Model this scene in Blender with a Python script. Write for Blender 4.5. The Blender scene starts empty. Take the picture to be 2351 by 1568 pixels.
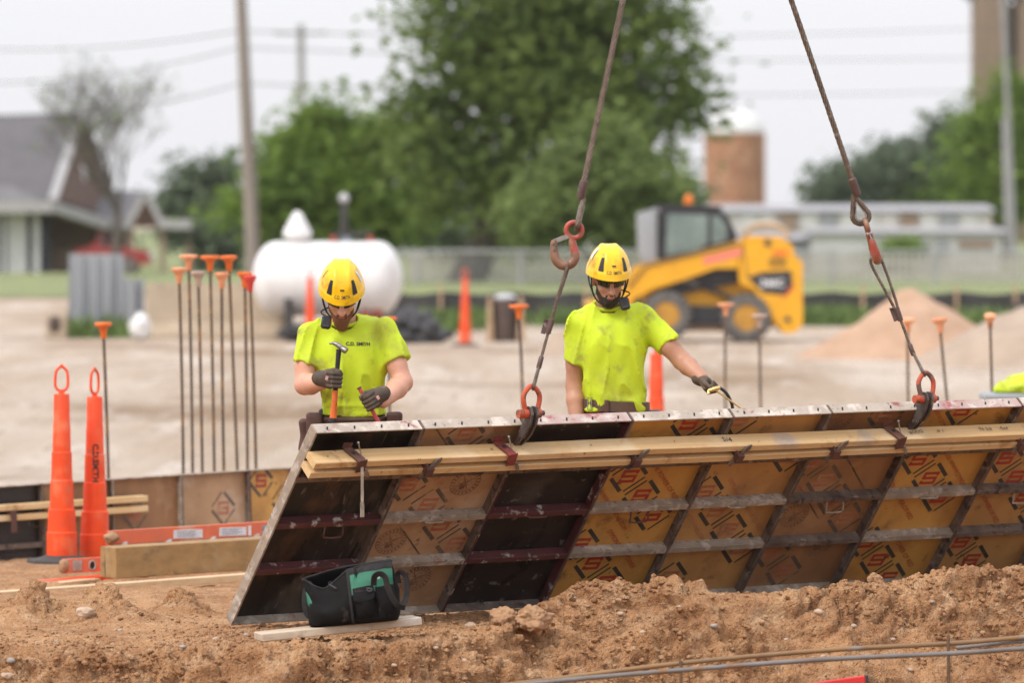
import bpy, bmesh, math, random
import numpy as np
from mathutils import Vector, Matrix, noise as mnoise
from mathutils.bvhtree import BVHTree
R = math.radians
PI = math.pi
random.seed(7)
RNG = np.random.default_rng(7)
S = bpy.context.scene
COL = S.collection

# ------------------------------------------------------------------ camera
CAMH = 2.1                    # metres above the site's level ground
FPX, CX, CY = 13061., 1175.5, 784.   # 200 mm lens, photograph measured at 2351 x 1568
PITCH = math.atan((784. - 500.) / FPX)
cam_d = bpy.data.cameras.new('camera')
cam = bpy.data.objects.new('camera', cam_d)
COL.objects.link(cam)
cam.location = (0, 0, CAMH)
cam.rotation_euler = (PI / 2 - PITCH, 0, 0)
cam_d.sensor_width = 36
cam_d.lens = 200
cam_d.clip_start = 0.5
cam_d.clip_end = 8000
cam_d.dof.use_dof = True
cam_d.dof.focus_distance = 27.9
cam_d.dof.aperture_fstop = 3.0
cam_d.dof.aperture_blades = 0
S.camera = cam

# ------------------------------------------------------------------ sky and sun: bright overcast
SUN_EL, SUN_AZ = R(50), R(228)      # azimuth clockwise from +y (away from the camera)
world = bpy.data.worlds.new('World')
S.world = world
world.use_nodes = True
nt = world.node_tree
nt.nodes.clear()
o_ = nt.nodes.new('ShaderNodeOutputWorld')
bg1 = nt.nodes.new('ShaderNodeBackground')
bg2 = nt.nodes.new('ShaderNodeBackground')
add = nt.nodes.new('ShaderNodeAddShader')
sky = nt.nodes.new('ShaderNodeTexSky')
sky.sky_type = 'NISHITA'
sky.sun_disc = False
sky.sun_elevation = SUN_EL
sky.sun_rotation = SUN_AZ
sky.dust_density = 4
sky.air_density = 1
bg1.inputs['Strength'].default_value = 0.04
nt.links.new(sky.outputs[0], bg1.inputs[0])
# the even cloud deck: standard overcast luminance, brighter towards the zenith
tc = nt.nodes.new('ShaderNodeTexCoord')
sep = nt.nodes.new('ShaderNodeSeparateXYZ')
mr = nt.nodes.new('ShaderNodeMapRange')
nt.links.new(tc.outputs['Generated'], sep.inputs[0])
nt.links.new(sep.outputs['Z'], mr.inputs['Value'])
mr.inputs['From Min'].default_value = 0
mr.inputs['From Max'].default_value = 1
mr.inputs['To Min'].default_value = 0.645
mr.inputs['To Max'].default_value = 1.15
bg2.inputs['Color'].default_value = (0.955, 0.955, 1.0, 1)
nt.links.new(mr.outputs[0], bg2.inputs['Strength'])
nt.links.new(bg1.outputs[0], add.inputs[0])
nt.links.new(bg2.outputs[0], add.inputs[1])
nt.links.new(add.outputs[0], o_.inputs[0])

sun_d = bpy.data.lights.new('sun', 'SUN')
sun_d.energy = 1.5
sun_d.angle = R(18)
sun_d.color = (1.0, 0.96, 0.9)
sun = bpy.data.objects.new('sun', sun_d)
COL.objects.link(sun)
_sd = Vector((math.sin(SUN_AZ) * math.cos(SUN_EL), math.cos(SUN_AZ) * math.cos(SUN_EL), math.sin(SUN_EL)))
sun.rotation_euler = _sd.to_track_quat('Z', 'Y').to_euler()
sun.location = (0, 0, 40)

S.view_settings.view_transform = 'Standard'
S.view_settings.look = 'None'
S.view_settings.exposure = 0.42
S.view_settings.gamma = 1
S.render.engine = 'CYCLES'
S.cycles.use_denoising = True
S.cycles.denoiser = 'OPENIMAGEDENOISE'
S.cycles.denoising_input_passes = 'RGB_ALBEDO_NORMAL'
S.cycles.denoising_prefilter = 'FAST'
S.cycles.use_adaptive_sampling = False
S.cycles.sample_clamp_indirect = 6
S.cycles.max_bounces = 6
S.cycles.transparent_max_bounces = 8
S.cycles.caustics_reflective = False
S.cycles.caustics_refractive = False

# ------------------------------------------------------------------ helpers
_cp, _sp = math.cos(PITCH), math.sin(PITCH)
def at(px, py, Y):
    """photo pixel + distance along +y -> world point"""
    u, v = (px - CX) / FPX, -(py - CY) / FPX
    dy = _cp + v * _sp
    dz = v * _cp - _sp
    k = Y / dy
    return Vector((u * k, Y, CAMH + dz * k))
def pxm(Y): return FPX / Y          # pixels per metre at distance Y
def sstep(a, b, x):
    t = np.clip((x - a) / (b - a), 0, 1)
    return t * t * (3 - 2 * t)

_perm = np.random.default_rng(3).integers(0, 1 << 30, 4096).astype(np.int64)
def vnoise(p):
    p = np.asarray(p, dtype=np.float64)
    ip = np.floor(p).astype(np.int64)
    f = p - ip
    u = f * f * (3 - 2 * f)
    def h(i, j, k):
        n = (ip[..., 0] + i) * 73856093 ^ (ip[..., 1] + j) * 19349663 ^ (ip[..., 2] + k) * 83492791
        return _perm[n & 4095] / float(1 << 30)
    x, y, z = u[..., 0], u[..., 1], u[..., 2]
    a = h(0,0,0) * (1 - x) + h(1,0,0) * x
    b = h(0,1,0) * (1 - x) + h(1,1,0) * x
    c = h(0,0,1) * (1 - x) + h(1,0,1) * x
    d = h(0,1,1) * (1 - x) + h(1,1,1) * x
    return ((a * (1 - y) + b * y) * (1 - z) + (c * (1 - y) + d * y) * z) * 2 - 1
def fbm(p, octv=4, gain=.5):
    p = np.asarray(p, dtype=np.float64)
    s, a = 0, 1
    for o in range(octv):
        s = s + a * vnoise(p * 2 ** o + o * 17.3)
        a *= gain
    return s

# ---- materials
MATS = {}
def mat(name, c1, c2=None, rough=.7, metal=0, scale=6, detail=5, lo=.35, hi=.65, bump=0, bscale=40, bdist=.01,
        spots=(), stretch=(1, 1, 1), spec=.5, coat=0, trans=0, rand=True, distort=0, sst=False):
    """procedural surface: two-tone noise, optional spots [(colour, scale, lo, hi, rough)] and bump"""
    m = bpy.data.materials.new(name)
    m.use_nodes = True
    n, l = m.node_tree.nodes, m.node_tree.links
    b = n['Principled BSDF']
    tc = n.new('ShaderNodeTexCoord')
    vec = tc.outputs['Object']
    if rand:
        oi = n.new('ShaderNodeObjectInfo')
        sc = n.new('ShaderNodeVectorMath'); sc.operation = 'SCALE'
        sc.inputs[0].default_value = (37., 53., 71.)
        l.new(oi.outputs['Random'], sc.inputs['Scale'])
        ad = n.new('ShaderNodeVectorMath'); ad.operation = 'ADD'
        l.new(vec, ad.inputs[0]); l.new(sc.outputs[0], ad.inputs[1])
        vec = ad.outputs[0]
    if stretch != (1, 1, 1):
        mp = n.new('ShaderNodeVectorMath'); mp.operation = 'MULTIPLY'
        mp.inputs[1].default_value = stretch
        l.new(vec, mp.inputs[0]); vecs = mp.outputs[0]
    else:
        vecs = vec
    def noise(scale, detail, v, dist=0):
        t = n.new('ShaderNodeTexNoise')
        t.inputs['Scale'].default_value = scale
        t.inputs['Detail'].default_value = detail
        t.inputs['Roughness'].default_value = .6
        t.inputs['Distortion'].default_value = dist
        l.new(v, t.inputs['Vector'])
        return t.outputs['Fac']
    def rng(src, a, c):
        r = n.new('ShaderNodeMapRange')
        r.inputs['From Min'].default_value = a; r.inputs['From Max'].default_value = c
        l.new(src, r.inputs['Value']); return r.outputs[0]
    if c2 is None:
        c2 = tuple(x * .75 for x in c1[:3])
    mx = n.new('ShaderNodeMix'); mx.data_type = 'RGBA'
    l.new(rng(noise(scale, detail, vecs, distort), lo, hi), mx.inputs['Factor'])
    mx.inputs['A'].default_value = (*c1[:3], 1); mx.inputs['B'].default_value = (*c2[:3], 1)
    colour = mx.outputs['Result']
    rsock = None
    for (sc_, ssc, a, c, *rr) in spots:
        f = rng(noise(ssc, 6, vecs if sst else vec, .3), a, c)
        m2 = n.new('ShaderNodeMix'); m2.data_type = 'RGBA'
        l.new(f, m2.inputs['Factor']); l.new(colour, m2.inputs['A'])
        m2.inputs['B'].default_value = (*sc_[:3], 1)
        colour = m2.outputs['Result']
        if rr:
            m3 = n.new('ShaderNodeMix'); m3.data_type = 'FLOAT'
            l.new(f, m3.inputs['Factor'])
            if rsock: l.new(rsock, m3.inputs['A'])
            else: m3.inputs['A'].default_value = rough
            m3.inputs['B'].default_value = rr[0]
            rsock = m3.outputs['Result']
    l.new(colour, b.inputs['Base Color'])
    b.inputs['Roughness'].default_value = rough
    if rsock: l.new(rsock, b.inputs['Roughness'])
    b.inputs['Metallic'].default_value = metal
    b.inputs['Specular IOR Level'].default_value = spec
    b.inputs['Coat Weight'].default_value = coat
    if trans: b.inputs['Transmission Weight'].default_value = trans
    if bump:
        bp = n.new('ShaderNodeBump')
        bp.inputs['Strength'].default_value = bump
        bp.inputs['Distance'].default_value = bdist
        l.new(noise(bscale, 5, vecs), bp.inputs['Height'])
        l.new(bp.outputs[0], b.inputs['Normal'])
    MATS[name] = m
    return m

# ---- objects
def thing(name, label, cat, loc=(0, 0, 0), group=None, mtx=None):
    o = bpy.data.objects.new(name, None)
    COL.objects.link(o)
    o.empty_display_size = .1
    if mtx is not None: o.matrix_world = mtx
    else: o.location = loc
    return tag(o, label, cat, group)
def tag(o, label=None, cat=None, group=None, kind=None):
    if label: o['label'] = label
    if cat: o['category'] = cat
    if group: o['group'] = group
    if kind: o['kind'] = kind
    return o
def link_mesh(name, me, m=None, parent=None, loc=None):
    o = bpy.data.objects.new(name, me)
    COL.objects.link(o)
    if m is not None and len(me.materials) == 0: me.materials.append(m)
    if parent is not None: o.parent = parent
    if loc is not None: o.location = loc
    return o
def copy_tree(o, parent=None):
    c = o.copy()
    COL.objects.link(c)
    c.parent = parent
    for ch in o.children:
        copy_tree(ch, c)
    return c

class MB:
    """collects shapes, builds one mesh object"""
    def __init__(s, off=(0, 0, 0)):
        s.v, s.f, s.off = [], [], Vector(off)
    def add(s, vs, fs):
        k = len(s.v)
        s.v += [Vector(v) - s.off for v in vs]
        s.f += [tuple(i + k for i in f) for f in fs]
        return s
    def box(s, c, d, M=None, ch=0):
        """chamfered box; c centre, d full size"""
        hx, hy, hz = d[0] / 2, d[1] / 2, d[2] / 2
        if ch <= 0:
            vs = [Vector((x * hx, y * hy, z * hz)) for x in (-1, 1) for y in (-1, 1) for z in (-1, 1)]
            fs = [(0, 1, 3, 2), (4, 6, 7, 5), (0, 4, 5, 1), (2, 3, 7, 6), (0, 2, 6, 4), (1, 5, 7, 3)]
        else:
            bm = bmesh.new()
            bmesh.ops.create_cube(bm, size=1)
            for v in bm.verts: v.co = Vector((v.co.x * d[0], v.co.y * d[1], v.co.z * d[2]))
            bmesh.ops.bevel(bm, geom=bm.edges[:], offset=ch, segments=1, affect='EDGES', profile=.5)
            bm.verts.index_update()
            vs = [v.co.copy() for v in bm.verts]
            fs = [tuple(v.index for v in f.verts) for f in bm.faces]
            bm.free()
        c = Vector(c)
        if M is not None: vs = [M @ v for v in vs]
        return s.add([v + c for v in vs], fs)
    def bar(s, p0, p1, w, h, up=(0, 0, 1), ch=0):
        """rectangular bar from p0 to p1; w across, h along up"""
        p0, p1 = Vector(p0), Vector(p1)
        x = (p1 - p0); L = x.length; x.normalize()
        up = Vector(up)
        y = up.cross(x)
        if y.length < 1e-5: y = Vector((0, 1, 0)).cross(x)
        y.normalize(); z = x.cross(y)
        M = Matrix((x, y, z)).transposed()
        return s.box((p0 + p1) / 2, (L, w, h), M, ch)
    def tube(s, pts, r, seg=8, closed=False, caps=True, flat=None):
        """swept round tube; r number or list"""
        pts = [Vector(p) for p in pts]
        n = len(pts)
        rs = r if hasattr(r, '__len__') else [r] * n
        vs, fs = [], []
        prev = None
        for i, p in enumerate(pts):
            if closed: t = pts[(i + 1) % n] - pts[i - 1]
            elif i == 0: t = pts[1] - pts[0]
            elif i == n - 1: t = pts[-1] - pts[-2]
            else: t = pts[i + 1] - pts[i - 1]
            t.normalize()
            if prev is None:
                a = Vector((0, 0, 1)) if abs(t.z) < .9 else Vector((1, 0, 0))
                if flat is not None: a = Vector(flat)
                nrm = a - t * a.dot(t)
            else:
                nrm = prev - t * prev.dot(t)
            nrm.normalize(); prev = nrm
            b = t.cross(nrm)
            for k in range(seg):
                q = 2 * PI * k / seg
                vs.append(p + (nrm * math.cos(q) + b * math.sin(q)) * rs[i])
        m = n if closed else n - 1
        for i in range(m):
            j = (i + 1) % n
            for k in range(seg):
                l = (k + 1) % seg
                fs.append((i * seg + k, i * seg + l, j * seg + l, j * seg + k))
        if caps and not closed:
            fs.append(tuple(range(seg - 1, -1, -1)))
            fs.append(tuple((n - 1) * seg + k for k in range(seg)))
        return s.add(vs, fs)
    def cyl(s, p0, p1, r0, r1=None, seg=16):
        return s.tube([p0, p1], [r0, r0 if r1 is None else r1], seg)
    def ribbon(s, pts, w, t, nrm):
        """flat strap along pts: width direction w vectors, thickness t"""
        pts = [Vector(p) for p in pts]
        n = len(pts)
        ws = [Vector(a) for a in (w if isinstance(w, list) else [w] * n)]
        vs, fs = [], []
        for i, p in enumerate(pts):
            tg = (pts[min(i + 1, n - 1)] - pts[max(i - 1, 0)]).normalized()
            nn = tg.cross(ws[i]).normalized() * t / 2
            vs += [p - ws[i] / 2 - nn, p + ws[i] / 2 - nn, p + ws[i] / 2 + nn, p - ws[i] / 2 + nn]
        for i in range(n - 1):
            for k in range(4):
                l = (k + 1) % 4
                fs.append((i * 4 + k, i * 4 + l, i * 4 + 4 + l, i * 4 + 4 + k))
        fs += [(3, 2, 1, 0), tuple(4 * (n - 1) + k for k in range(4))]
        return s.add(vs, fs)
    def lathe(s, prof, c=(0, 0, 0), seg=24, M=None, caps=True):
        """profile [(r, z)] turned about z"""
        vs, fs = [], []
        c = Vector(c)
        for (r, z) in prof:
            for k in range(seg):
                q = 2 * PI * k / seg
                v = Vector((r * math.cos(q), r * math.sin(q), z))
                vs.append((M @ v if M is not None else v) + c)
        n = len(prof)
        for i in range(n - 1):
            for k in range(seg):
                l = (k + 1) % seg
                fs.append((i * seg + k, i * seg + l, i * seg + seg + l, i * seg + seg + k))
        if caps:
            fs.append(tuple(range(seg - 1, -1, -1)))
            fs.append(tuple((n - 1) * seg + k for k in range(seg)))
        return s.add(vs, fs)
    def prism(s, poly, t, M=None, c=(0, 0, 0)):
        """polygon in local xz, thickness t along y (centred)"""
        n = len(poly)
        vs = [Vector((x, -t / 2, z)) for x, z in poly] + [Vector((x, t / 2, z)) for x, z in poly]
        fs = [tuple(range(n)), tuple(range(2 * n - 1, n - 1, -1))]
        for i in range(n):
            j = (i + 1) % n
            fs.append((j, i, i + n, j + n))
        c = Vector(c)
        return s.add([(M @ v if M is not None else v) + c for v in vs], fs)
    def sphere(s, c, r, seg=16, rings=10, M=None):
        r = r if hasattr(r, '__len__') else (r, r, r)
        vs, fs = [], []
        c = Vector(c)
        for i in range(rings + 1):
            th = PI * i / rings
            for k in range(seg):
                q = 2 * PI * k / seg
                v = Vector((r[0] * math.sin(th) * math.cos(q), r[1] * math.sin(th) * math.sin(q), r[2] * math.cos(th)))
                vs.append((M @ v if M is not None else v) + c)
        for i in range(rings):
            for k in range(seg):
                l = (k + 1) % seg
                fs.append((i * seg + k, i * seg + seg + k, i * seg + seg + l, i * seg + l))
        return s.add(vs, fs)
    def mesh(s, name):
        me = bpy.data.meshes.new(name)
        me.from_pydata([tuple(v) for v in s.v], [], s.f)
        bm = bmesh.new(); bm.from_mesh(me)
        bmesh.ops.remove_doubles(bm, verts=bm.verts[:], dist=1e-5)
        bmesh.ops.recalc_face_normals(bm, faces=bm.faces[:])
        bm.to_mesh(me); bm.free()
        return me
    def build(s, name, m=None, parent=None, smooth=False, ang=35):
        me = s.mesh(name)
        if smooth: smooth_mesh(me, ang)
        return link_mesh(name, me, m, parent)
def smooth_mesh(me, ang=35):
    me.polygons.foreach_set('use_smooth', [True] * len(me.polygons))
    try: me.set_sharp_from_angle(angle=R(ang))
    except Exception: pass

def np_mesh(name, v, q, smooth=True):
    """fast mesh from numpy verts (n,3) and faces (m,k)"""
    me = bpy.data.meshes.new(name)
    v = np.ascontiguousarray(v, dtype=np.float32); q = np.ascontiguousarray(q, dtype=np.int32)
    k = q.shape[1]
    me.vertices.add(len(v)); me.vertices.foreach_set('co', v.ravel())
    me.loops.add(q.size); me.loops.foreach_set('vertex_index', q.ravel())
    me.polygons.add(len(q))
    me.polygons.foreach_set('loop_start', np.arange(0, q.size, k, dtype=np.int32))
    me.update(calc_edges=True)
    if smooth: me.polygons.foreach_set('use_smooth', np.ones(len(q), dtype=bool))
    me.validate()
    return me
def grid_quads(nr, nc):
    i = np.arange(nr - 1)[:, None] * nc + np.arange(nc - 1)[None, :]
    i = i.ravel()
    return np.stack([i, i + 1, i + nc + 1, i + nc], 1)

# ---- signed distance modelling (bodies, clothes, soft things)
def surface_nets(fn, lo, hi, h):
    lo = np.array(lo, float); hi = np.array(hi, float)
    n = np.ceil((hi - lo) / h).astype(int) + 1
    ax = [lo[i] + np.arange(n[i]) * h for i in range(3)]
    P = np.stack(np.meshgrid(*ax, indexing='ij'), -1).astype(np.float32)
    D = fn(P).astype(np.float32)
    D[[0, -1]] = np.maximum(D[[0, -1]], h); D[:, [0, -1]] = np.maximum(D[:, [0, -1]], h); D[:, :, [0, -1]] = np.maximum(D[:, :, [0, -1]], h)
    neg = D < 0
    c = [D[i:n[0] - 1 + i, j:n[1] - 1 + j, k:n[2] - 1 + k] for i in (0, 1) for j in (0, 1) for k in (0, 1)]
    s = np.stack([x < 0 for x in c], 0).sum(0)
    act = (s > 0) & (s < 8)
    idx = -np.ones(act.shape, dtype=np.int64)
    cells = np.argwhere(act)
    idx[act] = np.arange(len(cells))
    off = np.array([(i, j, k) for i in (0, 1) for j in (0, 1) for k in (0, 1)], float)
    cd = np.stack([x[act] for x in c], 1)
    acc = np.zeros((len(cells), 3)); cnt = np.zeros(len(cells))
    for a in range(8):
        for b in range(a + 1, 8):
            if np.abs(off[a] - off[b]).sum() != 1: continue
            m = (cd[:, a] < 0) != (cd[:, b] < 0)
            t = cd[m, a] / (cd[m, a] - cd[m, b])
            acc[m] += off[a] + (off[b] - off[a]) * t[:, None]; cnt[m] += 1
    V = lo + (cells + acc / cnt[:, None]) * h
    Q = []
    for d in range(3):
        sl = [slice(None)] * 3; sh = [slice(None)] * 3
        sl[d] = slice(0, n[d] - 1); sh[d] = slice(1, n[d])
        cr = neg[tuple(sl)] != neg[tuple(sh)]
        e = np.argwhere(cr)
        u, w = (d + 1) % 3, (d + 2) % 3
        ok = (e[:, u] > 0) & (e[:, w] > 0) & (e[:, u] < n[u] - 1) & (e[:, w] < n[w] - 1)
        e = e[ok]
        fl = neg[tuple(sl)][tuple(e.T)]
        def cell(du, dw):
            q = e.copy(); q[:, u] += du; q[:, w] += dw
            return idx[tuple(q.T)]
        q = np.stack([cell(-1, -1), cell(0, -1), cell(0, 0), cell(-1, 0)], 1)
        q[~fl] = q[~fl][:, ::-1]
        Q.append(q)
    return V, np.concatenate(Q)
def sd_cone(P, a, b, ra, rb):
    """tapered capsule"""
    a = np.array(a, np.float32); b = np.array(b, np.float32)
    ab = b - a
    t = np.clip(((P - a) @ ab) / max(float(ab @ ab), 1e-9), 0, 1)
    return np.linalg.norm(P - a - t[..., None] * ab, axis=-1) - (ra + (rb - ra) * t)
def sd_ell(P, c, r, M=None):
    q = P - np.array(c, np.float32)
    if M is not None: q = q @ np.array(M, np.float32)      # rows of q to local: columns of M are local axes
    r = np.array(r, np.float32)
    k0 = np.linalg.norm(q / r, axis=-1)
    k1 = np.linalg.norm(q / (r * r), axis=-1)
    return k0 * (k0 - 1) / np.maximum(k1, 1e-6)
def sd_box(P, c, hs, rad=0, M=None):
    q = P - np.array(c, np.float32)
    if M is not None: q = q @ np.array(M, np.float32)
    q = np.abs(q) - (np.array(hs, np.float32) - rad)
    return np.linalg.norm(np.maximum(q, 0), axis=-1) + np.minimum(q.max(-1), 0) - rad
def smin(a, b, k):
    h = np.clip(.5 + .5 * (b - a) / k, 0, 1)
    return b * (1 - h) + a * h - k * h * (1 - h)

# ---- lettering
def text_mesh(body, size, bold=0.0):
    cu = bpy.data.curves.new('t', 'FONT')
    cu.body = body; cu.size = size; cu.align_x = 'CENTER'; cu.align_y = 'CENTER'
    cu.resolution_u = 2
    if bold: cu.offset = bold
    ob = bpy.data.objects.new('t', cu)
    COL.objects.link(ob)
    me = ob.to_mesh()
    v = [Vector((p.co.x, p.co.y)) for p in me.vertices]
    f = [tuple(p.vertices) for p in me.polygons]
    ob.to_mesh_clear()
    bpy.data.objects.remove(ob); bpy.data.curves.remove(cu)
    return v, f
# ================================================================== THE GROUND
CREST_X = [-6, -4, -1.5, -.8, -.45, -.1, .15, .33, 1.0, 1.6, 2.4, 4.2, 7]
CREST_Y = [26.0, 26.0, 26.1, 26.35, 26.5, 26.9, 27.3, 27.5, 27.6, 27.9, 28.4, 29.3, 30.5]
CZ_X = [-6, -1.5, -.7, -.1, .18, .33, .62, .72, .98, 1.25, 1.55, 1.9, 2.15, 2.35, 3.0, 7]
CZ_Z = [.12, .115, .10, .15, .23, .335, .325, .335, .285, .265, .275, .29, .325, .34, .33, .3]
MOUNDS = [(75, 28.5, .17, .15), (235, 28.7, .15, .17), (410, 29.0, .12, .13), (20, 28.3, .06, .2), (320, 28.3, .05, .2)]
def ground_base(x, y):
    cy = np.interp(x, CREST_X, CREST_Y)
    cz = np.interp(x, CZ_X, CZ_Z)
    foot = .088 + .022 * (np.clip(x, -4, 5) + 1.35)
    back = np.interp(y, [0, 31, 34, 35.6, 37, 40, 60, 88, 140, 9000], [1, 1, 0, -.08, -.05, 0, 0, .12, .12, .12])
    back = np.where(y < 34, foot * np.interp(y, [30.2, 32.4], [1, 0]), np.minimum(back, .2))
    t = y - cy
    wz = sstep(.05, .75, t)
    z = cz * (1 - wz) + back * wz
    # the cut bank falling towards the camera
    d = np.maximum(-t, 0)
    drop = np.interp(d, [0, .06, .5, .8, 1.4, 9, 40], [0, .03, .50, .62, .65, .65, .3])
    z = np.where(t < 0, cz - drop, z)
    for px, Y, h, w in MOUNDS:
        mx = (px - CX) / FPX * Y
        r2 = ((x - mx) / w) ** 2 + ((y - Y) / (w * 1.6)) ** 2
        z = z + h * np.exp(-r2 * 1.3)
    return z
def worley(P):
    """nearest-point noise: returns dome height 0..1 with creases, and a random value per cell"""
    ip = np.floor(P).astype(np.int64)
    best = np.full(P.shape[:-1], 9., dtype=np.float32); rnd = np.zeros(P.shape[:-1], dtype=np.float32)
    for i in (-1, 0, 1):
        for j in (-1, 0, 1):
            for k in (-1, 0, 1):
                c = ip + np.array([i, j, k])
                n = (c[..., 0] * 73856093 ^ c[..., 1] * 19349663 ^ c[..., 2] * 83492791)
                q = np.stack([_perm[n & 4095], _perm[(n >> 3) + 77 & 4095], _perm[(n >> 5) + 991 & 4095]], -1) / float(1 << 30)
                d = (((c + q - P) ** 2).sum(-1)).astype(np.float32)
                m = d < best
                best[m] = d[m]; rnd[m] = q[..., 0][m]
    return 1 - np.sqrt(best), rnd
def ground_disp(x, y, z):
    out = fbm(np.stack([x, y, z], -1) * .5, 2) * .012 + fbm(np.stack([x * .45, y * .16, z * 0], -1) + 7, 3) * .06 * sstep(40, 46, y) * (1 - sstep(72, 84, y))
    near = (y < 40) & (y > 24) & (np.abs(x) < 6)
    x, y, z = x[near], y[near], z[near]
    P = np.stack([x, y, z], -1)
    cy = np.interp(x, CREST_X, CREST_Y)
    face = sstep(.22, -.15, y - cy)                       # rougher on the cut bank
    right = sstep(.0, .5, x)
    mound = np.zeros_like(x)
    for px, Y, h, w in MOUNDS[:3]:
        mx = (px - CX) / FPX * Y
        mound = np.maximum(mound, np.exp(-(((x - mx) / w) ** 2 + ((y - Y) / (w * 1.6)) ** 2) * .6))
    rough = .30 + .70 * np.clip(face + .5 * right + mound, 0, 1)
    patch = .2 + .8 * sstep(-.3, .3, fbm(P * 2.6 + 40, 2))
    rough = rough * (1 - .82 * np.exp(-((x - .52 - .5 * (z - .2)) / .13) ** 2) * face) * (1 - .6 * np.exp(-((x - 1.35 + .6 * (z - .1)) / .12) ** 2) * face)
    Q = P + np.stack([fbm(P * 11, 2), fbm(P * 11 + 31, 2), fbm(P * 11 + 57, 2)], -1) * .022
    w1, r1 = worley(Q * 6.5)
    w2, r2 = worley(Q * 17 + 3)
    w3, r3 = worley(Q * 44 + 9)
    big = fbm(P * 1.7 + 5, 3) * .035 * (.4 + .6 * face)
    d = big + rough * (.35 + .65 * patch) * ((w1 - .45) * .075 + (r1 - .5) * .06)
    d = d + rough * patch * ((w2 - .45) * .055 + (r2 - .5) * .025 + (w3 - .45) * .026 + (r3 - .5) * .010)
    ledge = np.abs(fbm(P * np.array([2.2, 2.2, 15.]) + 9, 3)) * -.045 * face
    d = d + ledge + fbm(P * 55, 3) * .0055 * (.4 + .6 * rough)
    fade = 1 - sstep(32, 40, y)
    out[near] = out[near] * (1 - fade) + d * fade
    return out

def axis(parts):
    out = [parts[0][0]]
    for a, b, h in parts:
        n = max(int(round((b - a) / h)), 1)
        out += list(a + (b - a) * (np.arange(1, n + 1) / n))
    return np.array(out)
def spread(a, b, n, up=True):
    t = np.linspace(0, 1, n) ** 3
    return a + (b - a) * t
gx = np.concatenate([spread(-4.2, -600, 26)[::-1][:-1], axis([(-4.2, -3.3, .04), (-3.3, 3.4, .0115), (3.4, 4.4, .04)]), spread(4.4, 600, 26)[1:]])
gy = np.concatenate([spread(24.4, -150, 14)[::-1][:-1], axis([(24.4, 25.6, .06), (25.6, 29.2, .0125), (29.2, 32, .03), (32, 38, .08), (38, 60, .5), (60, 150, 3)]), spread(150, 1500, 20)[1:]])
X, Y = np.meshgrid(gx, gy)
Z = ground_base(X, Y)
dzx = np.gradient(Z, axis=1) / np.maximum(np.gradient(X, axis=1), 1e-6)
dzy = np.gradient(Z, axis=0) / np.maximum(np.gradient(Y, axis=0), 1e-6)
L = np.sqrt(1 + dzx ** 2 + dzy ** 2)
D = ground_disp(X, Y, Z)
GV = np.stack([X - dzx / L * D, Y - dzy / L * D, Z + D / L], -1)
GROUND_SHAPE = GV.shape
ground_me = np_mesh('ground', GV.reshape(-1, 3), grid_quads(len(gy), len(gx)))

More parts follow.
